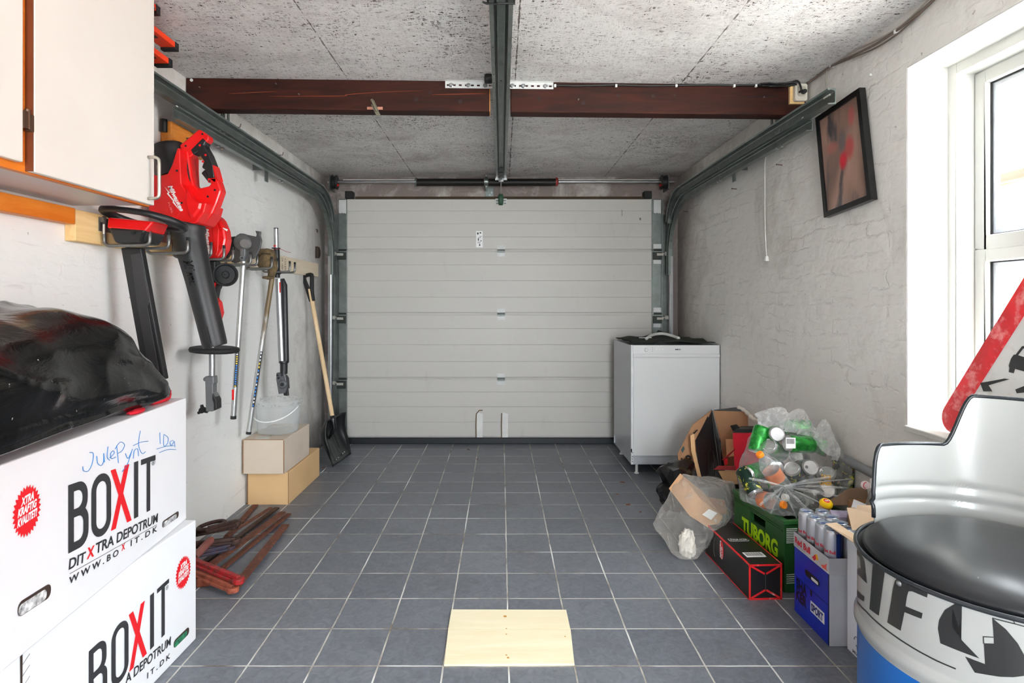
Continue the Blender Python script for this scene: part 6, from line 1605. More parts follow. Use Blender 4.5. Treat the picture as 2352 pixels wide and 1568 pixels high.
for (x, y), lb_ in zip(cans, clab):
    t = thing('drink_can', lb_, 'can', (x, y, .2352), group='slim energy drink cans in the tray')
    pr = can_profile(.0262, .134)
    obj('can_body', MB().lathe(pr[:7], (x, y, .2352), (0, 0, 1), 28), M_RB, t, smooth=True, smooth_angle=40)
    obj('can_top', MB().lathe(pr[6:], (x, y, .2352), (0, 0, 1), 28), mat('can_lid', (206, 214, 224), .25, .8), t, smooth=True, smooth_angle=35)
    m = MB().prism([(.012 * math.cos(2 * PI * k / 12), .006 * math.sin(2 * PI * k / 12)) for k in range(12)], (x, y, .2352 + .1300), (1, 0, 0), (0, 1, 0), (0, 0, .0012)); obj('pull_tab', m, mat('tab_blue', (90, 120, 180), .3, .8), t)
    if x < 1.1:
        def cm(a, b, x=x, y=y): an = PI + .55 + (a - .02) / .0266; return Vector((x + .0266 * math.cos(an), y + .0266 * math.sin(an), .2352 + .060 + b))
        m = MB(); text_mb(m, 'Red Bull', (0, 0, 0), (1, 0, 0), (0, 0, 1), .010, bold=.03, mapf=cm, width=.040); obj('red_lettering', m, mat('print_red', (214, 30, 50)), t)

# ---- white tall carton beside the drum
wb = thing('white_carton', 'tall open white carton with brown flaps squeezed beside the oil drum seat', 'carton', (1.24, 1.68, 0))
wx0, wx1, wy0, wy1, wz = 1.104, 1.388, 1.565, 1.832, .378
m = MB(); T_ = .004
m.box(wx0, wx0 + T_, wy0, wy1, 0, wz); m.box(wx1 - T_, wx1, wy0, wy1, 0, wz); m.box(wx0 + T_, wx1 - T_, wy0, wy0 + T_, 0, wz); m.box(wx0 + T_, wx1 - T_, wy1 - T_, wy1, 0, wz); m.box(wx0 + T_, wx1 - T_, wy0 + T_, wy1 - T_, 0, T_)
wbb = obj('body', m, mat('carton_white2', (226, 228, 234), .5, var=.01), wb)
M_FLAP = mat('flap_kraft', (226, 198, 166), .8, var=.03)
obj('flap', panel(MB(), [(wx0, wy1 - .004, wz), (wx0, wy0, wz), (wx0 - .018, wy0 + .02, wz - .014), (wx0 - .050, wy1 + .038, wz + .006), (wx0 - .004, wy1 + .050, wz + .004)], .003), M_FLAP, wb)
obj('flap', panel(MB(), [(wx0 + .012, wy1 - .003, wz), (wx1 - .03, wy1 - .003, wz), (wx1 - .03, wy1 + .03, wz + .064), (wx0 + .05, wy1 + .03, wz + .068), (wx0 + .042, wy1 + .026, wz + .056), (wx0 + .036, wy1 + .026, wz + .062), (wx0 + .014, wy1 + .028, wz + .060)], .003), M_FLAP, wb)
obj('blue_band', MB().box(wx0 - .0008, wx0, wy0, wy1, wz - .022, wz), mat('band_blue', (22, 48, 150), .4, var=0), wbb)
m = MB().tube([Vector((wx0 - .001, wy1 - .05 + .014 * math.cos(a), .050 + .014 * math.sin(a))) for a in [2 * PI * k / 16 for k in range(14)]], .0009, 5); m.tube([Vector((wx0 - .001, wy1 - .05, .036)), Vector((wx0 - .001, wy1 - .052, .022))], .0009, 5)
each('printed_tree_mark', m, mat('ink_grey', (90, 90, 94), .6), wbb)
m = MB(); text_mb(m, 'MIX', (wx0 - .001, wy1 - .028, .006), (0, -1, 0), (0, 0, 1), .010, bold=.02, width=.03); text_mb(m, 'PAPER', (wx0 - .001, wy1 - .075, .006), (0, -1, 0), (0, 0, 1), .008, bold=.02, width=.04); each('printed_lettering', m, mat('ink_grey', (90, 90, 94)), wbb)

# ---- brown carton with bottles behind it
cz = .36
bw = thing('brown_carton', 'open brown carton holding bottles between the crate and the white carton', 'carton', (1.28, 2.12, 0))
m = MB(); a0_, a1_, b0_, b1q = 1.178 + .13, 1.390, 1.90, 2.165
a0_ = 1.308
m.box(1.306, 1.309, 1.90, 2.165, 0, cz); m.box(1.387, 1.390, 1.90, 2.165, 0, cz); m.box(1.309, 1.387, 1.90, 1.903, 0, cz); m.box(1.309, 1.387, 2.162, 2.165, 0, cz); m.box(1.309, 1.387, 1.903, 2.162, 0, .004)
obj('body', m, M_BROWNC, bw)
obj('flap', panel(MB(), [W(1880, 1160, 2.167), W(1905, 1148, 2.167), W(1948, 1122, 2.167), W(1990, 1118, 2.167), (1.387, 2.167, cz - .02), (1.21, 2.167, cz - .02)], .003), mat('kraft_grey', (150, 124, 102), .8), bw)
M_PET = clear_film('clear_pet', (224, 230, 228), .10, .55, .05, 22)
def bottle(name, label, base, axis, r, h, cap, m_, lab=None, group=None, capr=.0145, neck=.011):
    t = thing(name, label, 'bottle', base, group=group)
    pr = [(0, .004), (r * .8, 0), (r, .008), (r, h * .30), (r * .94, h * .34), (r * .94, h * .55), (r, h * .58), (r * .96, h * .68), (r * .55, h * .84), (neck, h * .90), (neck, h * .95)]
    obj('bottle_body', MB().lathe(pr, base, axis, 26), m_, t, smooth=True)
    d, a, b = MB().frame(axis)
    obj('cap', MB().lathe([(0, h), (capr * .9, h), (capr, h * .985), (capr, h * .925), (0, h * .925)], base, axis, 22), cap, t, smooth=True, smooth_angle=40)
    if lab is not None: obj('label_band', MB().lathe([(r * .955, h * .33), (r * .955, h * .56)], base, axis, 26), lab, t, smooth=True)
    return t
bottle('plastic_bottle', 'clear plastic bottle with round red and white sticker by the pipe', (1.350, 2.08, .062), (0, 0, 1), .036, .40, M_WHITE, M_PET)
c0 = W(1988, 1113, 2.045)
obj('round_sticker', MB().lathe([(0, .001), (.0145, .0005)], c0 + Vector((-.002, -.002, 0)), (-.45, -1, .1), 20), mat('sticker_white', (236, 220, 220), .4), list(ROOTS)[-1])
m = MB().tube([c0 + Vector((-.003 + .010 * math.cos(a), -.0045 - .0045 * math.cos(a) * -1, .010 * math.sin(a))) for a in [2 * PI * k / 18 for k in range(18)]], .0013, 5, closed=True); obj('red_ring', m, mat('print_red', (214, 30, 50)), list(ROOTS)[-1])
yb_ = thing('yellow_lid_tub', 'round bright yellow lid with red badge behind the slim cans', 'tub', W(1898, 1200, 2.09))
yc = W(1898, 1153, 2.10)
obj('tub', MB().lathe([(0, -.10), (.018, -.10), (.020, -.004), (0, -.004)], yc, (0, -.35, 1), 24), mat('kraft_light', (206, 164, 118)), yb_, smooth=True, smooth_angle=40)
obj('lid', MB().lathe([(0, .006), (.016, .006), (.019, .003), (.0225, -.002), (.0225, -.010), (.019, -.013), (0, -.013)], yc, (0, -.35, 1), 30), mat('lid_yellow', (250, 204, 0), .35, var=.01), yb_, smooth=True, smooth_angle=40)
obj('red_badge', MB().lathe([(0, .0070), (.0105, .0068)], yc, (0, -.35, 1), 24), M_INKR, yb_)
m = MB(); ua = Vector((1, 0, 0)); va = Vector((0, 1, .35)).normalized(); text_mb(m, 'GO', yc + Vector((0, -.35, 1)).normalized() * .0078 - ua * .007 - va * .004, ua, va, .008, bold=.05, shear=.2); obj('white_lettering', m, TXW, yb_)
obj('white_packet', MB().hexa([W(1915, 1215, 2.02), W(1945, 1215, 2.02), W(1945, 1205, 2.07), W(1910, 1205, 2.07)], [W(1912, 1186, 2.02), W(1946, 1188, 2.02), W(1948, 1172, 2.07), W(1905, 1170, 2.07)]), mat('packet_violet', (170, 160, 184), .5, var=.2, vscale=30), None, bevel=.002, label='violet and white packet squeezed between cans and brown flap', cat='packet')
obj('paper_sheet', panel(MB(), [W(1961, 1146, 2.02), W(1990, 1158, 2.0), W(1978, 1168, 1.98), W(1955, 1166, 1.99)], .001), mat('sheet_grey', (196, 194, 196), .7), None, label='pale grey card standing in the brown carton', cat='card')

# ---- transparent bag full of cans and bottles on the crate
bgc = thing('can_bag', 'big transparent bag bulging with empty cans and bottles on the crate', 'plastic bag', (1.19, 2.40, .27))
low = .276
P_ = [W(1694, 1075, 2.40), W(1690, 1110, 2.40), W(1712, 1030, 2.42), W(1752, 985, 2.42), W(1775, 975, 2.45), W(1848, 968, 2.42), W(1905, 985, 2.36), W(1926, 1020, 2.33), W(1928, 1045, 2.33), W(1955, 1085, 2.24), W(1966, 1110, 2.22), W(1925, 1150, 2.22),
      W(1706, 1150, 2.36), W(1740, 1175, 2.30), W(1790, 1190, 2.22), W(1835, 1192, 2.20), W(1760, 1060, 2.25), W(1840, 1050, 2.24), W(1800, 1110, 2.20), W(1880, 1110, 2.18), W(1740, 1110, 2.25), W(1830, 1150, 2.18),
      (1.10, 2.60, .33), (1.36, 2.60, .30), (1.12, 2.60, .50), (1.35, 2.60, .52), (1.2, 2.6, .56)]
P_ = [Vector((p[0], p[1], max(p[2], low))) for p in P_]
mm = hullbag('', '', '', P_, None, .011, 12, 6, 7, smooth_it=1)
for v in mm.v: v.z = max(v.z, .2755)
obj('film', mm, M_CLEAR, bgc, smooth=True, smooth_angle=45)
# loose gathered neck of the bag: crumpled sheets standing up
def sheet(name, outline, rows, amp, seed, mt_, par):
    L0, L1 = [catmull(o, 5) for o in outline]; n = len(L0); vs = []
    for j in range(rows + 1):
        t_ = j / rows
        for i in range(n):
            p = L0[i].lerp(L1[i], t_); k = mnoise.noise(Vector((i * .55 + seed, t_ * 2.2, seed))) + .5 * mnoise.noise(Vector((i * 1.3, t_ * 5, seed)))
            q_ = p + Vector((.3, -1, .35)) * amp * k; q_.x = min(q_.x, 1.392); vs.append(q_)
    m = MB().add(vs, [(j * n + i, j * n + i + 1, (j + 1) * n + i + 1, (j + 1) * n + i) for j in range(rows) for i in range(n - 1)])
    return obj(name, m, mt_, par, smooth=True, smooth_angle=50)
M_CLEARW = clear_film('crumpled_film', (253, 254, 254), .22, .45, .10, 30)
sheet('gathered_film', ([W(1742, 990, 2.40), W(1765, 992, 2.38), W(1800, 985, 2.36), W(1830, 985, 2.36)], [W(1734, 950, 2.46), W(1760, 940, 2.46), W(1796, 934, 2.45), W(1812, 950, 2.42)]), 8, .02, 1, M_CLEARW, bgc)
sheet('gathered_film', ([W(1792, 985, 2.34), W(1825, 995, 2.32), W(1870, 1005, 2.32), W(1895, 1030, 2.30)], [W(1790, 965, 2.40), W(1832, 938, 2.40), W(1850, 950, 2.38), W(1872, 985, 2.36)]), 8, .02, 4, M_CLEARW, bgc)
sheet('gathered_film', ([W(1862, 1010, 2.31), W(1890, 1035, 2.28), W(1915, 1055, 2.26), W(1925, 1060, 2.26)], [W(1870, 985, 2.36), W(1895, 962, 2.36), W(1912, 990, 2.34), W(1928, 1025, 2.32)]), 8, .02, 8, M_CLEARW, bgc)
# pulled folds of film running from the knot
knot = W(1800, 1116, 2.165)
for i, (a, b, yy) in enumerate(((1955, 1100, 2.19), (1945, 1120, 2.17), (1925, 1140, 2.16), (1895, 1160, 2.15), (1860, 1175, 2.15), (1905, 1096, 2.19), (1830, 1190, 2.16), (1720, 1098, 2.20), (1745, 1160, 2.20), (1770, 1180, 2.18))):
    e_ = W(a, b, yy); d = e_ - knot; s = d.cross(Vector((0, 1, 0))).normalized() * (.0035 + .002 * (i % 3)); mid = knot + d * .55 + Vector((0, .004, 0))
    m = MB().add([knot - s * .3, knot + s * .3, mid + s, mid - s, e_ + s * .6, e_ - s * .6, mid + Vector((0, -.006, 0)), knot + Vector((0, -.005, 0)), e_ + Vector((0, -.002, 0))], [(0, 7, 6, 3), (7, 1, 2, 6), (3, 6, 8, 5), (6, 2, 4, 8)])
    obj('stretched_fold', m, M_CLEARW, bgc, smooth=True)
# contents
s_ = NT('green_can_paint'); s_.p.inputs['Roughness'].default_value = .3; s_.p.inputs['Metallic'].default_value = .45
f_ = s_.noise(s_.coord(), 40, 2); s_.color(s_.mix(s_.ramp(f_, .42, .6), lin((28, 120, 44)), lin((60, 172, 70)))); M_GCAN = s_.m
s_ = NT('dark_green_can_paint'); s_.p.inputs['Roughness'].default_value = .35; s_.p.inputs['Metallic'].default_value = .3
f_ = s_.noise(s_.coord(), 34, 3, .6, 1.0); c_1 = s_.mix(s_.ramp(f_, .56, .60), lin((14, 44, 34)), lin((206, 200, 60))); f2 = s_.noise(s_.coord((1, 1, 2)), 22, 2); s_.color(s_.mix(s_.ramp(f2, .66, .70), c_1, lin((190, 30, 90)))); M_DCAN = s_.m
grp = 'empty cans in the transparent bag'
CL = [ # px,py,y of the visible end, direction of axis from base to that end, material, label
 (1786, 996, 2.33, (-.15, -1, .25), M_GCAN, 'can at the top of the bag, silver end facing the room'),
 (1766, 1022, 2.34, (-.75, -.55, .5), M_GCAN, 'can below the topmost one, silver end tipped up left'),
 (1806, 1018, 2.29, (-1, -.12, .10), M_GCAN, 'bright green can with white barcode lying across the upper bag'),
 (1714, 1090, 2.32, (-.85, -.55, -.05), M_GCAN, 'green can at the left edge of the bag, opening showing'),
 (1818, 1074, 2.28, (-.55, -.5, .65), M_DCAN, 'dark green can in the middle, tilted silver rim up'),
 (1863, 1072, 2.26, (-.1, -1, .35), M_DCAN, 'dark green can with open drinking hole facing out'),
 (1738, 1136, 2.28, (.2, -.6, -.65), M_DCAN, 'dark green can low on the left, silver end pointing down'),
 (1735, 1040, 2.38, (-.3, -.1, -.9), M_GCAN, 'green can with white symbols behind the orange capped bottle'),
 (1858, 1140, 2.27, (-.9, -.3, -.1), mat('silver_can', (200, 202, 206), .3, .8), 'plain silver can in the lower right of the bag'),
 (1905, 1035, 2.33, (.6, -.5, -.3), M_GCAN, 'green can at the upper right end of the bag'),
 (1868, 984, 2.40, (.9, -.3, .0), M_GCAN, 'green can under the crumpled neck of the bag'),
 (1925, 1085, 2.28, (-.5, -.5, .7), M_DCAN, 'dark green printed can at the far right of the bag'),
 (1785, 1072, 2.42, (-.3, -.9, .3), M_DCAN, 'dark green can deep in the bag behind the orange capped bottle'),
 (1842, 1108, 2.42, (.4, -.9, -.1), M_DCAN, 'dark green can deep in the middle of the bag'),
 (1786, 1128, 2.40, (-.2, -.8, -.5), M_GCAN, 'green can deep in the bag left of the film knot'),
 (1892, 1084, 2.42, (.2, -.9, .3), M_DCAN, 'dark green can deep in the bag near the wall'),
 (1828, 1048, 2.42, (-.6, -.7, .2), M_DCAN, 'dark green can under the barcode can'),
 (1900, 1125, 2.25, (-.6, -.75, .3), M_DCAN, 'dark can with yellow and pink print right of the film knot')]
for (px, py, yy, ax_, m_, lab_) in CL:
    ax_ = Vector(ax_).normalized(); tip = W(px, py, yy); base = tip - ax_ * .115
    base.x = min(base.x, 1.35)
    if base.z < .318: base.z = .318
    make_can('drink_can', lab_, 'can', base, ax_, .033, .115, m_, grp, top=mat('can_silver', (214, 214, 214), .28, .85))
bcn = [o for o in ROOTS if o.get('label', '').startswith('bright green can')][0]
p0 = W(1812, 1020, 2.252)
m = MB().box(p0.x - .012, p0.x + .026, p0.y - .0005, p0.y, p0.z - .016, p0.z + .026); lbm = obj('white_label', m, TXW, bcn)
m = MB()
for k in range(12): m.box(p0.x - .009 + k * .0026, p0.x - .0078 + k * .0026, p0.y - .001, p0.y - .0006, p0.z + .002, p0.z + .022)
obj('barcode', m, M_BLACK, lbm)
m = MB(); text_mb(m, 'TAKE', W(1884, 1098, 2.213), (1, 0, -.15), (.15, 0, 1), .016, bold=.05, width=.04); text_mb(m, 'ONDI', W(1882, 1112, 2.213), (1, 0, -.1), (.1, 0, 1), .014, bold=.05, width=.045)
obj('yellow_lettering', m, mat('print_yellow', (244, 200, 40), .5), [o for o in ROOTS if o.get('label', '').startswith('dark can with yellow')][0])
M_OR = mat('orange_cap', (250, 140, 30), .4, var=.02); M_ORL = mat('orange_label', (222, 130, 84), .5, var=.1, vscale=20)
gb_ = 'empty plastic bottles in the transparent bag'
a0b = Vector((-.55, -.1, .75)).normalized(); tip = W(1743, 1040, 2.27); bottle('plastic_bottle', 'clear bottle with bright orange cap at the top, peach label', tip - a0b * .20, a0b, .036, .20, M_OR, M_PET, M_ORL, gb_)
a0b = Vector((.35, -.9, .1)).normalized(); tip = W(1803, 1160, 2.20); bottle('plastic_bottle', 'clear bottle lying low in the bag, orange cap facing the room', tip - a0b * .17, a0b, .034, .17, M_OR, M_PET, M_ORL, gb_)
a0b = Vector((-.85, -.3, .25)).normalized(); tip = W(1800, 1142, 2.24); bottle('plastic_bottle', 'ribbed clear bottle with white cap lying at the lower right', tip - a0b * .19, a0b, .033, .19, M_WHITE, M_PET, None, gb_)
obj('green_carton', MB().hexa([W(1938, 1120, 2.30), W(1962, 1120, 2.27), (1.392, 2.34, .37), (1.36, 2.36, .37)], [W(1938, 1064, 2.30), W(1962, 1066, 2.27), (1.392, 2.34, .47), (1.36, 2.36, .47)]), M_DCAN, None, label='dark green printed carton against the wall right of the can bag', cat='carton')
# ================================================================== OIL DRUM SEAT
DCX, DCY, DR, SZT = 1.11, 1.28, .270, .518
dm = thing('oil_drum_seat', 'seat made of a white and blue oil drum with black cushion and cut steel backrest', 'chair', (DCX, DCY, 0))
M_DW = mat('drum_white', (168, 169, 166), .25, var=.006, coat=.2); M_DB = mat('drum_blue', (16, 96, 176), .3, var=.02, coat=.2)
C0 = (DCX, DCY, 0)
obj('drum_base', MB().lathe([(0, 0), (DR + .004, 0), (DR + .004, .012), (DR, .016), (DR, .10), (DR + .004, .11), (DR + .004, .13), (DR, .14), (DR, .322)], C0, (0, 0, 1), 96), M_DB, dm, smooth=True, smooth_angle=40)
obj('drum_shell', MB().lathe([(DR, .322), (DR + .001, .328), (DR + .007, .338), (DR + .007, .350), (DR + .001, .360), (DR, .366), (DR, SZT)], C0, (0, 0, 1), 96), M_DW, dm, smooth=True, smooth_angle=50)
M_PIPE = mat('edge_piping', (40, 44, 48), .22, .1, .1, 60)
n = 96
obj('seat_piping', MB().tube([(DCX + (DR + .003) * math.cos(2 * PI * k / n), DCY + (DR + .003) * math.sin(2 * PI * k / n), SZT) for k in range(n)], .0050, 10, closed=True), M_PIPE, dm, smooth=True)
s_ = NT('black_leatherette'); s_.p.inputs['Base Color'].default_value = (.012, .013, .015, 1); s_.p.inputs['Roughness'].default_value = .28; s_.p.inputs['Specular IOR Level'].default_value = .38
s_.normal(s_.bump(s_.noise(s_.coord(), 320, 3), .04, .001)); g_ = s_.noise(s_.coord(), 26, 3); s_.color(s_.mix(s_.ramp(g_, .74, .77), (.012, .013, .015, 1), (.12, .12, .12, 1)))
obj('seat_cushion', MB().lathe([(0, .046), (.06, .0455), (.12, .043), (.175, .038), (.215, .030), (.243, .019), (.256, .009), (.259, 0), (.252, -.008), (0, -.008)], (DCX, DCY, SZT + .002), (0, 0, 1), 96), s_.m, dm, smooth=True)
T0, T1 = 118.0, -64.0
def top(th):
    a = abs(th - 27.0)      # symmetric about the seat axis
    if a > 84: return .60 + (.722 - .60) * (max(0, 1 - ((a - 84) / 7.0) ** 2.2)) ** .5
    if a > 47: return .722
    if a > 33: k = (47 - a) / 14; k = k * k * (3 - 2 * k); return .722 + (.856 - .722) * k
    return .856
def shell_r(z): return DR - .001 + .006 * math.exp(-((z - .574) / .007) ** 2) + .006 * math.exp(-((z - .610) / .008) ** 2)
NT_, NZ = 120, 46; vs = []
for j in range(NZ + 1):
    for i in range(NT_ + 1):
        th = T0 + (T1 - T0) * i / NT_; z = .50 + (max(top(th), .56) - .50) * j / NZ; r = shell_r(z)
        vs.append((DCX + r * math.cos(math.radians(th)), DCY + r * math.sin(math.radians(th)), z))
m = MB().add(vs, [(j * (NT_ + 1) + i, j * (NT_ + 1) + i + 1, (j + 1) * (NT_ + 1) + i + 1, (j + 1) * (NT_ + 1) + i) for j in range(NZ) for i in range(NT_)])
obj('backrest', m, M_DW, dm, smooth=True, solid=.002)
pts = [(DCX + shell_r(z) * math.cos(math.radians(T0)), DCY + shell_r(z) * math.sin(math.radians(T0)), z) for z in [.535 + .01 * k for k in range(7)]]
for i in range(0, NT_ + 1): 
    th = T0 + (T1 - T0) * i / NT_; pts.append((DCX + DR * math.cos(math.radians(th)), DCY + DR * math.sin(math.radians(th)), max(top(th), .60)))
pts += [(DCX + shell_r(z) * math.cos(math.radians(T1)), DCY + shell_r(z) * math.sin(math.radians(T1)), z) for z in [.595 - .01 * k for k in range(7)]]
obj('backrest_piping', MB().tube(pts, .0050, 10), M_PIPE, dm, smooth=True)
# printed marks lie on the curved steel
def on_drum(px, py):
    tx = (max(px, 1968.5) - CX) / F
    a = 1 + tx * tx; b = -2 * (tx * DCX + DCY); c = DCX ** 2 + DCY ** 2 - DR ** 2
    disc = max(b * b - 4 * a * c, 0); y = (-b - math.sqrt(disc)) / (2 * a); x = tx * y
    return (math.atan2(y - DCY, x - DCX), EYE - (py - CY) / F * y)
def decal(name, poly_px, m_, r_off=.0008, parent=None, conv=None):
    pts = [on_drum(*(conv(*p) if conv else p)) for p in poly_px]
    th = [(a if a < 0 else a - 2 * PI) for a, z in pts]
    bm = bmesh.new(); bv = [bm.verts.new((a, z, 0)) for a, (_, z) in zip(th, pts)]; bm.faces.new(bv)
    bmesh.ops.triangulate(bm, faces=bm.faces)
    lo, hi = min(th), max(th); k = lo
    while k < hi:
        bmesh.ops.bisect_plane(bm, geom=bm.verts[:] + bm.edges[:] + bm.faces[:], plane_co=(k, 0, 0), plane_no=(1, 0, 0)); k += math.radians(2.5)
    m = MB(); bm.verts.index_update()
    m.add([(DCX + (DR + r_off) * math.cos(v.co.x), DCY + (DR + r_off) * math.sin(v.co.x), v.co.y) for v in bm.verts], [tuple(v.index for v in f.verts) for f in bm.faces]); bm.free()
    return obj(name, m, m_, parent or dm)
M_DK = mat('print_dark', (40, 40, 40), .35, var=0)
qd = lambda a, b: (1752 + a / 2.937, 1034 + b / 2.937)
decal('letter_l', [(745, 752), (828, 797), (785, 1115), (722, 1070)], M_DK, conv=qd)
decal('letter_f', [(842, 1160), (868, 1010), (880, 930), (893, 880), (918, 850), (960, 858), (1117, 938), (1110, 992), (1010, 950), (985, 950), (974, 985), (965, 1050), (1080, 1097), (1072, 1135), (958, 1090), (932, 1216)], M_DK, conv=qd)
decal('letter_e', [(637, 672), (662, 690), (686, 745), (703, 896), (672, 866), (640, 820), (638, 800), (662, 790), (660, 745), (650, 715), (637, 705)], M_DK, conv=qd)
decal('letter_e', [(637, 940), (688, 984), (684, 1020), (655, 1000), (637, 975)], M_DK, conv=qd)
line = [(637, 1000), (700, 1080), (770, 1150), (850, 1215), (950, 1285), (1060, 1352), (1180, 1415), (1305, 1468)]
decal('dark_line', line + [(a - 3, b + 9) for a, b in line[::-1]], M_DK, conv=qd)
decal('emblem_part', [(1345, 1028), (1295, 1035), (1230, 1075), (1192, 1140), (1183, 1200), (1200, 1300), (1462, 1402), (1340, 1275), (1262, 1170), (1243, 1110), (1262, 1062)], M_DK, conv=qd)
decal('emblem_part', [(1548, 1128), (1640, 1205), (1720, 1300), (1775, 1400), (1790, 1515), (1690, 1528), (1600, 1525), (1430, 1497), (1365, 1388), (1500, 1440), (1492, 1300), (1560, 1302), (1556, 1215)], M_DK, conv=qd)
decal('emblem_line', [(1485, 1252), (1556, 1256), (1556, 1262), (1492, 1259), (1494, 1302), (1487, 1302)], M_DK, conv=qd)
decal('emblem_line', [(1548, 1126), (1700, 1165), (1800, 1192), (1800, 1199), (1700, 1172), (1550, 1134)], M_DK, conv=qd)
decal('emblem_line', [(1662, 1108), (1669, 1108), (1705, 1168), (1698, 1168)], M_DK, conv=qd)
th, z = on_drum(1752 + 920 / 2.937, 1034 + 895 / 2.937); d = Vector((math.cos(th), math.sin(th), 0))
obj('rivet', MB().lathe([(0, .004), (.004, .003), (.0065, 0)], Vector((DCX, DCY, z)) + d * (DR + .0012), d, 16), M_CHROME, dm, smooth=True)

# ================================================================== ROAD SIGN
SX0, SX1, SZ0 = 1.452, 1.530, WZ0 + .002
LS = .90; Hs = LS * math.sqrt(3) / 2; yb0 = 1.935
vdir = Vector((SX1 - SX0, 0, math.sqrt(Hs ** 2 - (SX1 - SX0) ** 2))).normalized(); udir = Vector((0, -1, 0))
ndir = udir.cross(vdir); ndir = ndir if ndir.x < 0 else -ndir
so = Vector((SX0, yb0, SZ0))
def rtri(inset, r):
    s = inset * math.sqrt(3); P3 = [(s, inset), (LS - s, inset), (LS / 2, Hs - 2 * inset)]; out = []
    for i, (a0, a1) in enumerate(((150, 270), (-90, 30), (30, 150))):
        px_, pz_ = P3[i]; d = Vector((LS / 2 - px_, Hs / 3 - pz_)).normalized() * (2 * r)
        out += arc(px_ + d.x, pz_ + d.y, r, a0, a1, 8)
    return out
rs = thing('road_sign', 'worn triangular red bordered warning sign leaning in the window on the sill', 'road sign', (1.46, 1.48, SZ0))
obj('sign_plate', MB().prism(rtri(.0, .050), so, udir, vdir, -ndir * .003), mat('sign_white', (222, 221, 218), .4, var=.03, vscale=4, dirt=(196, 186, 168), dirt_amt=.3), rs)
m = MB().ring(rtri(.0, .050), rtri(.066, .014), so + ndir * .0005, udir, vdir, ndir * .0006)
obj('red_border', m, mat('sign_red', (214, 34, 44), .4, var=.14, vscale=9, dirt=(232, 150, 148), dirt_amt=.55), rs)
qs = lambda a, b: (2140 + a / 4.613, 660 + b / 4.613)
def sign_poly(name, pts):
    P3 = [RP(*qs(a, b), so + ndir * .0015, ndir) for a, b in pts]
    P2 = [((p - so).dot(udir), (p - so).dot(vdir)) for p in P3]
    return obj(name, MB().prism(P2, so + ndir * .0006, udir, vdir, ndir * .0006), mat('sign_black', (42, 42, 44), .5, var=.1), rs)
sign_poly('car_symbol', [(850, 735), (870, 710), (900, 712), (980, 738), (1200, 800), (1200, 930), (980, 890), (880, 862), (866, 908), (815, 896), (822, 852), (815, 830), (836, 760)])
sign_poly('car_roof_symbol', [(885, 715), (955, 622), (980, 618), (1180, 655), (1180, 676), (968, 645), (908, 722)])
sign_poly('wave_symbol', [(512, 1010), (640, 988), (770, 964), (822, 972), (700, 1005), (600, 1036), (640, 1100), (545, 1100)])
sign_poly('wave_symbol', [(884, 1080), (980, 1042), (1180, 1000), (1180, 1060), (1000, 1110), (900, 1120)])

# ================================================================== RIGHT WALL
# picture
TL, TR, BR, BL = W(1883, 271, 2.50), W(1985, 201, 2.193), W(2010, 458, 2.128), W(1901, 500, 2.44)
pf = thing('framed_picture', 'crooked black framed blurry reddish lenticular picture on the right wall', 'picture', ((TL + BR) / 2))
xf = 1.366
def fl(p, x): return Vector((x, p.y, p.z))
Q = [fl(TL, xf), fl(TR, xf), fl(BR, xf + .004), fl(BL, xf + .004)]; cq = sum(Q, Vector()) / 4
def inset(k): 
    out = []
    for i in range(4):
        p = Q[i]; e1 = (Q[(i + 1) % 4] - p).normalized(); e2 = (Q[i - 1] - p).normalized(); out.append(p + (e1 + e2) * k)
    return out
I = inset(.022); th_ = Vector((.024, 0, 0)); m = MB(); A_ = Q; 
vs = A_ + I + [p + th_ for p in A_] + [p + th_ for p in I]; fs = []
for i in range(4):
    j = (i + 1) % 4
    fs += [(i, j, 4 + j, 4 + i), (8 + i, 12 + i, 12 + j, 8 + j), (i, 8 + i, 8 + j, j), (4 + i, 4 + j, 12 + j, 12 + i)]
obj('frame', m.add(vs, fs), mat('frame_black', (14, 15, 16), .3, var=.05), pf)
s_ = NT('blurred_print'); s_.p.inputs['Roughness'].default_value = .3; s_.p.inputs['Coat Weight'].default_value = .3
tcn = s_.n('ShaderNodeTexCoord'); ob = tcn.outputs['Object']
f1 = s_.noise(s_.coord((1, 1, .45)), 7, 2, .5); f2 = s_.noise(s_.coord((1, 1.6, .5)), 11, 3, .5)
c_1 = s_.mix(s_.ramp(f1, .35, .65), lin((120, 96, 84)), lin((176, 140, 124))); c_1 = s_.mix(s_.ramp(f2, .52, .66), c_1, lin((92, 84, 84)))
def spot(cy_, cz_, ry, rz, col, base, k=1.0):
    sp_ = s_.n('ShaderNodeSeparateXYZ'); s_.l(ob, sp_.inputs[0])
    a = s_.math('POWER', s_.math('DIVIDE', s_.math('SUBTRACT', sp_.outputs['Y'], cy_), ry), 2); b = s_.math('POWER', s_.math('DIVIDE', s_.math('SUBTRACT', sp_.outputs['Z'], cz_), rz), 2)
    return s_.mix(s_.math('MULTIPLY', s_.ramp(s_.math('ADD', a, b), .2, 1.0, (1, 1, 1, 1), (0, 0, 0, 1)), k), base, lin(col))
c_1 = spot(-.045, .02, .040, .060, (176, 46, 50), c_1, .8); c_1 = spot(-.005, -.02, .032, .045, (196, 20, 44), c_1, 1.0); c_1 = spot(.07, .05, .05, .03, (176, 96, 84), c_1, .7); c_1 = spot(-.06, .14, .025, .05, (190, 70, 70), c_1, .6); c_1 = spot(.0, .06, .03, .06, (96, 92, 94), c_1, .7)
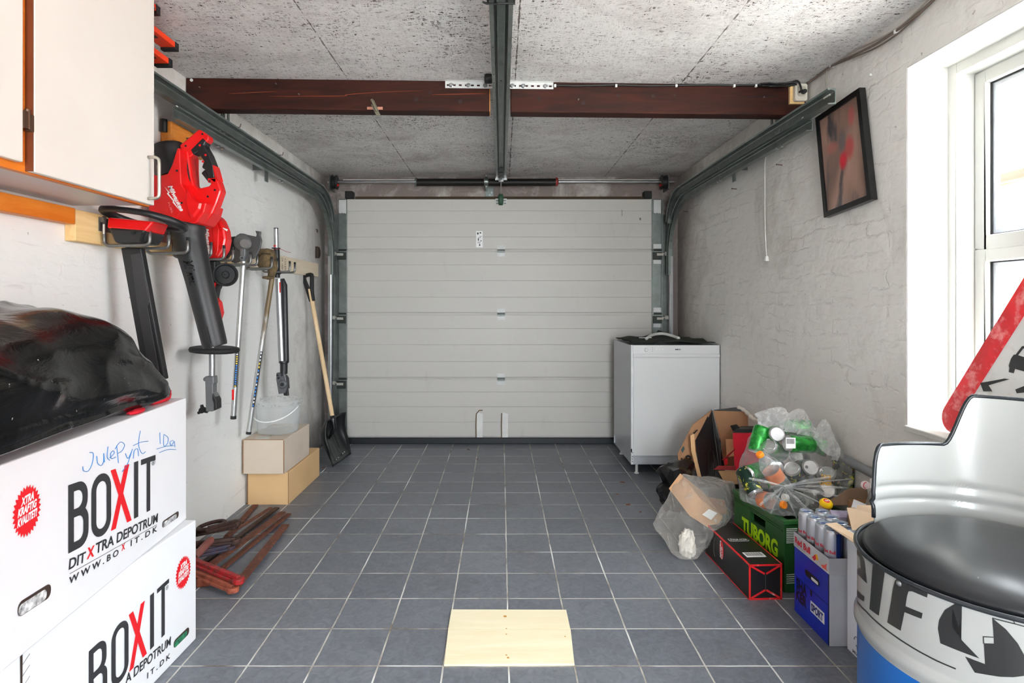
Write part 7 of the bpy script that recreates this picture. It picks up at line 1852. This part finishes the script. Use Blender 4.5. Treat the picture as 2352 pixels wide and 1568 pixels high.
sp_ = s_.n('ShaderNodeSeparateXYZ'); s_.l(ob, sp_.inputs[0]); wv = s_.math('SINE', s_.math('MULTIPLY', sp_.outputs['Y'], 520)); c_1 = s_.mix(s_.math('MULTIPLY', s_.ramp(wv, .3, 1.0), .14), c_1, (.02, .02, .02, 1))
s_.color(c_1)
I2 = inset(.021); I2 = [p + Vector((.006, 0, 0)) for p in I2]; ctr_ = (TL + BR) / 2
obj('picture_print', panel(MB(), I2, .002), s_.m, pf)

# pull cord
pc_ = thing('pull_cord', 'thin white cord with connector hanging down the right wall', 'cord', (1.385, 3.0, 1.32))
def WX(px, py, x=1.388): y = x * F / (px - CX); return Vector((x, y, EYE + (CY - py) / F * y))
pts = [WX(1760, 352), WX(1757, 380), WX(1757, 430), WX(1757, 480), WX(1758, 540), WX(1761, 590)]
obj('cord', MB().tube(catmull(pts, 5), .0028, 7), mat('cord_white', (232, 230, 224), .5), pc_, smooth=True)
p = WX(1762, 590); obj('connector', MB().hexa([p + Vector((-.014, -.012, -.022)), p + Vector((.006, -.012, -.022)), p + Vector((.006, .016, -.022)), p + Vector((-.014, .016, -.022))], [p + Vector((-.010, -.006, .006)), p + Vector((.004, -.006, .006)), p + Vector((.004, .006, .006)), p + Vector((-.010, .006, .006))]), M_WHITE, pc_, bevel=.003)
obj('hook', MB().tube([pts[0] + Vector((.008, 0, .004)), pts[0] + Vector((-.004, 0, .004)), pts[0] + Vector((-.006, 0, .012))], .0018, 6), M_GALVD, pc_)
for (a, b, dl) in ((1797, 379, 'above the pull cord on the right wall'), (1692, 434, 'left of the pull cord on the right wall'), (1634, 425, 'near the bend of the right door track'), (1622, 424, 'close beside another nail at the right track bend'), (1580, 486, 'lowest and nearest the garage door on the right wall')):
    p = WX(a, b, 1.399); obj('wall_nail', MB().tube([p, p + Vector((-.030, -.002, .002))], .0022, 6).cyl(p + Vector((-.029, -.002, .002)), p + Vector((-.031, -.002, .002)), .004, n=8), mat('hook_rust', (90, 64, 52), .6, .4), None, label='rusty nail ' + dl, cat='nail', group='nails in the right wall')
for i, (a, b) in enumerate(((1914, 153), (1890, 162), (1791, 336), (2000, 172))):
    p = WX(a, b, 1.396); obj('cable_clip', MB().box(p.x - .006, p.x + .003, p.y - .005, p.y + .005, p.z - .005, p.z + .005), M_WHITE, None, bevel=.002, label='small white cable clip on the right wall, ' + ('under the ceiling where the plug wire drops', 'at the corner of the beam', 'under the end of the lower right rail', 'above the picture')[i], cat='cable clip')
# plug hanging behind the rail end
hp_ = thing('hanging_plug', 'white two pin plug hanging from the ceiling wire behind the right rail end', 'plug', WX(1888, 245))
obj('cable', MB().tube(catmull([WX(1899, 158, 1.39), WX(1897, 185, 1.388), WX(1899, 205, 1.388), WX(1892, 232, 1.385)], 5), .0028, 7), mat('cable_grey', (150, 144, 134), .6), hp_, smooth=True)
p = WX(1890, 240, 1.382); obj('plug_body', MB().hexa([p + Vector((-.012, -.012, -.016)), p + Vector((.008, -.012, -.016)), p + Vector((.008, .030, -.016)), p + Vector((-.012, .030, -.016))], [p + Vector((-.008, -.016, .014)), p + Vector((.006, -.016, .014)), p + Vector((.006, .002, .014)), p + Vector((-.008, .002, .014))]), M_WHITE, hp_, bevel=.003)
for dy in (-.004, .020): obj('pin', MB().cyl(p + Vector((-.002, dy, -.016)), p + Vector((-.002, dy, -.036)), .0024, n=8), M_CHROME, hp_)
# cables along the wall top
cbn = thing('ceiling_cables', 'grey cables clipped along the joint of right wall and ceiling', 'cable', (1.385, 2.1, 2.05))
path = [(1846, 186), (1875, 168), (1909, 150), (1960, 127), (2012, 101), (2060, 70), (2097, 41), (2143, 0), (2200, -60)]
for i, dz in enumerate((0, -.010, .012)):
    pts = []
    for k, (a, b) in enumerate(path):
        p = WX(a, b, 1.385 + .003 * i); p.z += dz * (1 + .5 * math.sin(k * 1.3 + i * 2)); p.z = min(p.z, 2.094); pts.append(p)
    obj('cable', MB().tube(catmull(pts, 5), .0042 if i == 0 else .003, 7), mat('cable_taupe', (112, 98, 88), .6) if i != 2 else mat('cable_pale', (166, 156, 146), .6), cbn, smooth=True)
for (a, b) in ((1909, 150), (2058, 72)):
    p = WX(a, b, 1.386); obj('clip', MB().box(p.x - .006, p.x + .012, p.y - .004, p.y + .004, p.z - .007, p.z + .005), M_WHITE, cbn)
# socket on the beam and its black lead
sx = 1.352; sy = by(sx)
sk_ = thing('wall_socket', 'white socket on a wood block at the right end of the ceiling beam', 'socket', (sx, sy - .02, 2.0))
obj('wood_block', MB().box(sx - .036, sx + .030, sy - .016, sy - .0005, 2.008, 2.096), M_PINE, sk_, bevel=.001)
m = MB().prism(rrect(sx - .024, sx + .032, 2.014, 2.092, .010), (0, sy - .016, 0), (1, 0, 0), (0, 0, 1), (0, -.024, 0)); obj('socket_box', m, mat('socket_ivory', (226, 220, 206), .45, var=.02), sk_, bevel=.003)
m = MB().prism(rrect(sx - .014, sx + .022, 2.034, 2.078, .010), (0, sy - .0402, 0), (1, 0, 0), (0, 0, 1), (0, -.003, 0)); obj('socket_well', m, mat('socket_shade', (196, 188, 174), .5), sk_)
m = MB(); m.cyl((sx + .010, sy - .043, 2.052), (sx + .010, sy - .060, 2.050), .012, .009, n=14)
ld = thing('black_lead', 'black power lead clipped along the beam and plugged into the socket', 'cable', (1.0, by(1.0), 2.08))
obj('plug', m, M_BLACK, ld)
def bp3(px, py, off=-.008):
    x = (px - CX) / F * 2.62; y = by(x) + off; x = (px - CX) / F * y; y = by(x) + off; return Vector((x, y, EYE + (CY - py) / F * y))
pts = [bp3(1274, 196), bp3(1340, 197), bp3(1415, 195), bp3(1480, 197), bp3(1553, 196), bp3(1620, 195), bp3(1690, 196), bp3(1740, 193), bp3(1780, 187, -.02), bp3(1812, 178, -.04), bp3(1832, 186, -.06), bp3(1840, 205, -.075), bp3(1836, 212, -.062)]
for p in pts: p.z = min(p.z, 2.0935)
obj('lead', MB().tube(catmull(pts, 6), .0042, 8), M_BLACK, ld, smooth=True)
random.seed(4)
pts = []
for k in range(22):
    a = k * 1.9; p = bp3(1745 + 42 + 44 * math.sin(a * .63 + .4), 189 + 9 * math.cos(a), -.022 - .018 * math.sin(a * 1.4)); p.z = min(p.z, 2.092); pts.append(p)
obj('coiled_slack', MB().tube(catmull(pts, 5), .0034, 7), M_BLACK, ld, smooth=True)
for px in (1275, 1415, 1553, 1686, 1736):
    p = bp3(px, 196, -.006); obj('white_clip', MB().box(p.x - .005, p.x + .005, p.y - .007, p.y + .005, p.z - .009, p.z + .004), M_WHITE, ld, bevel=.002)
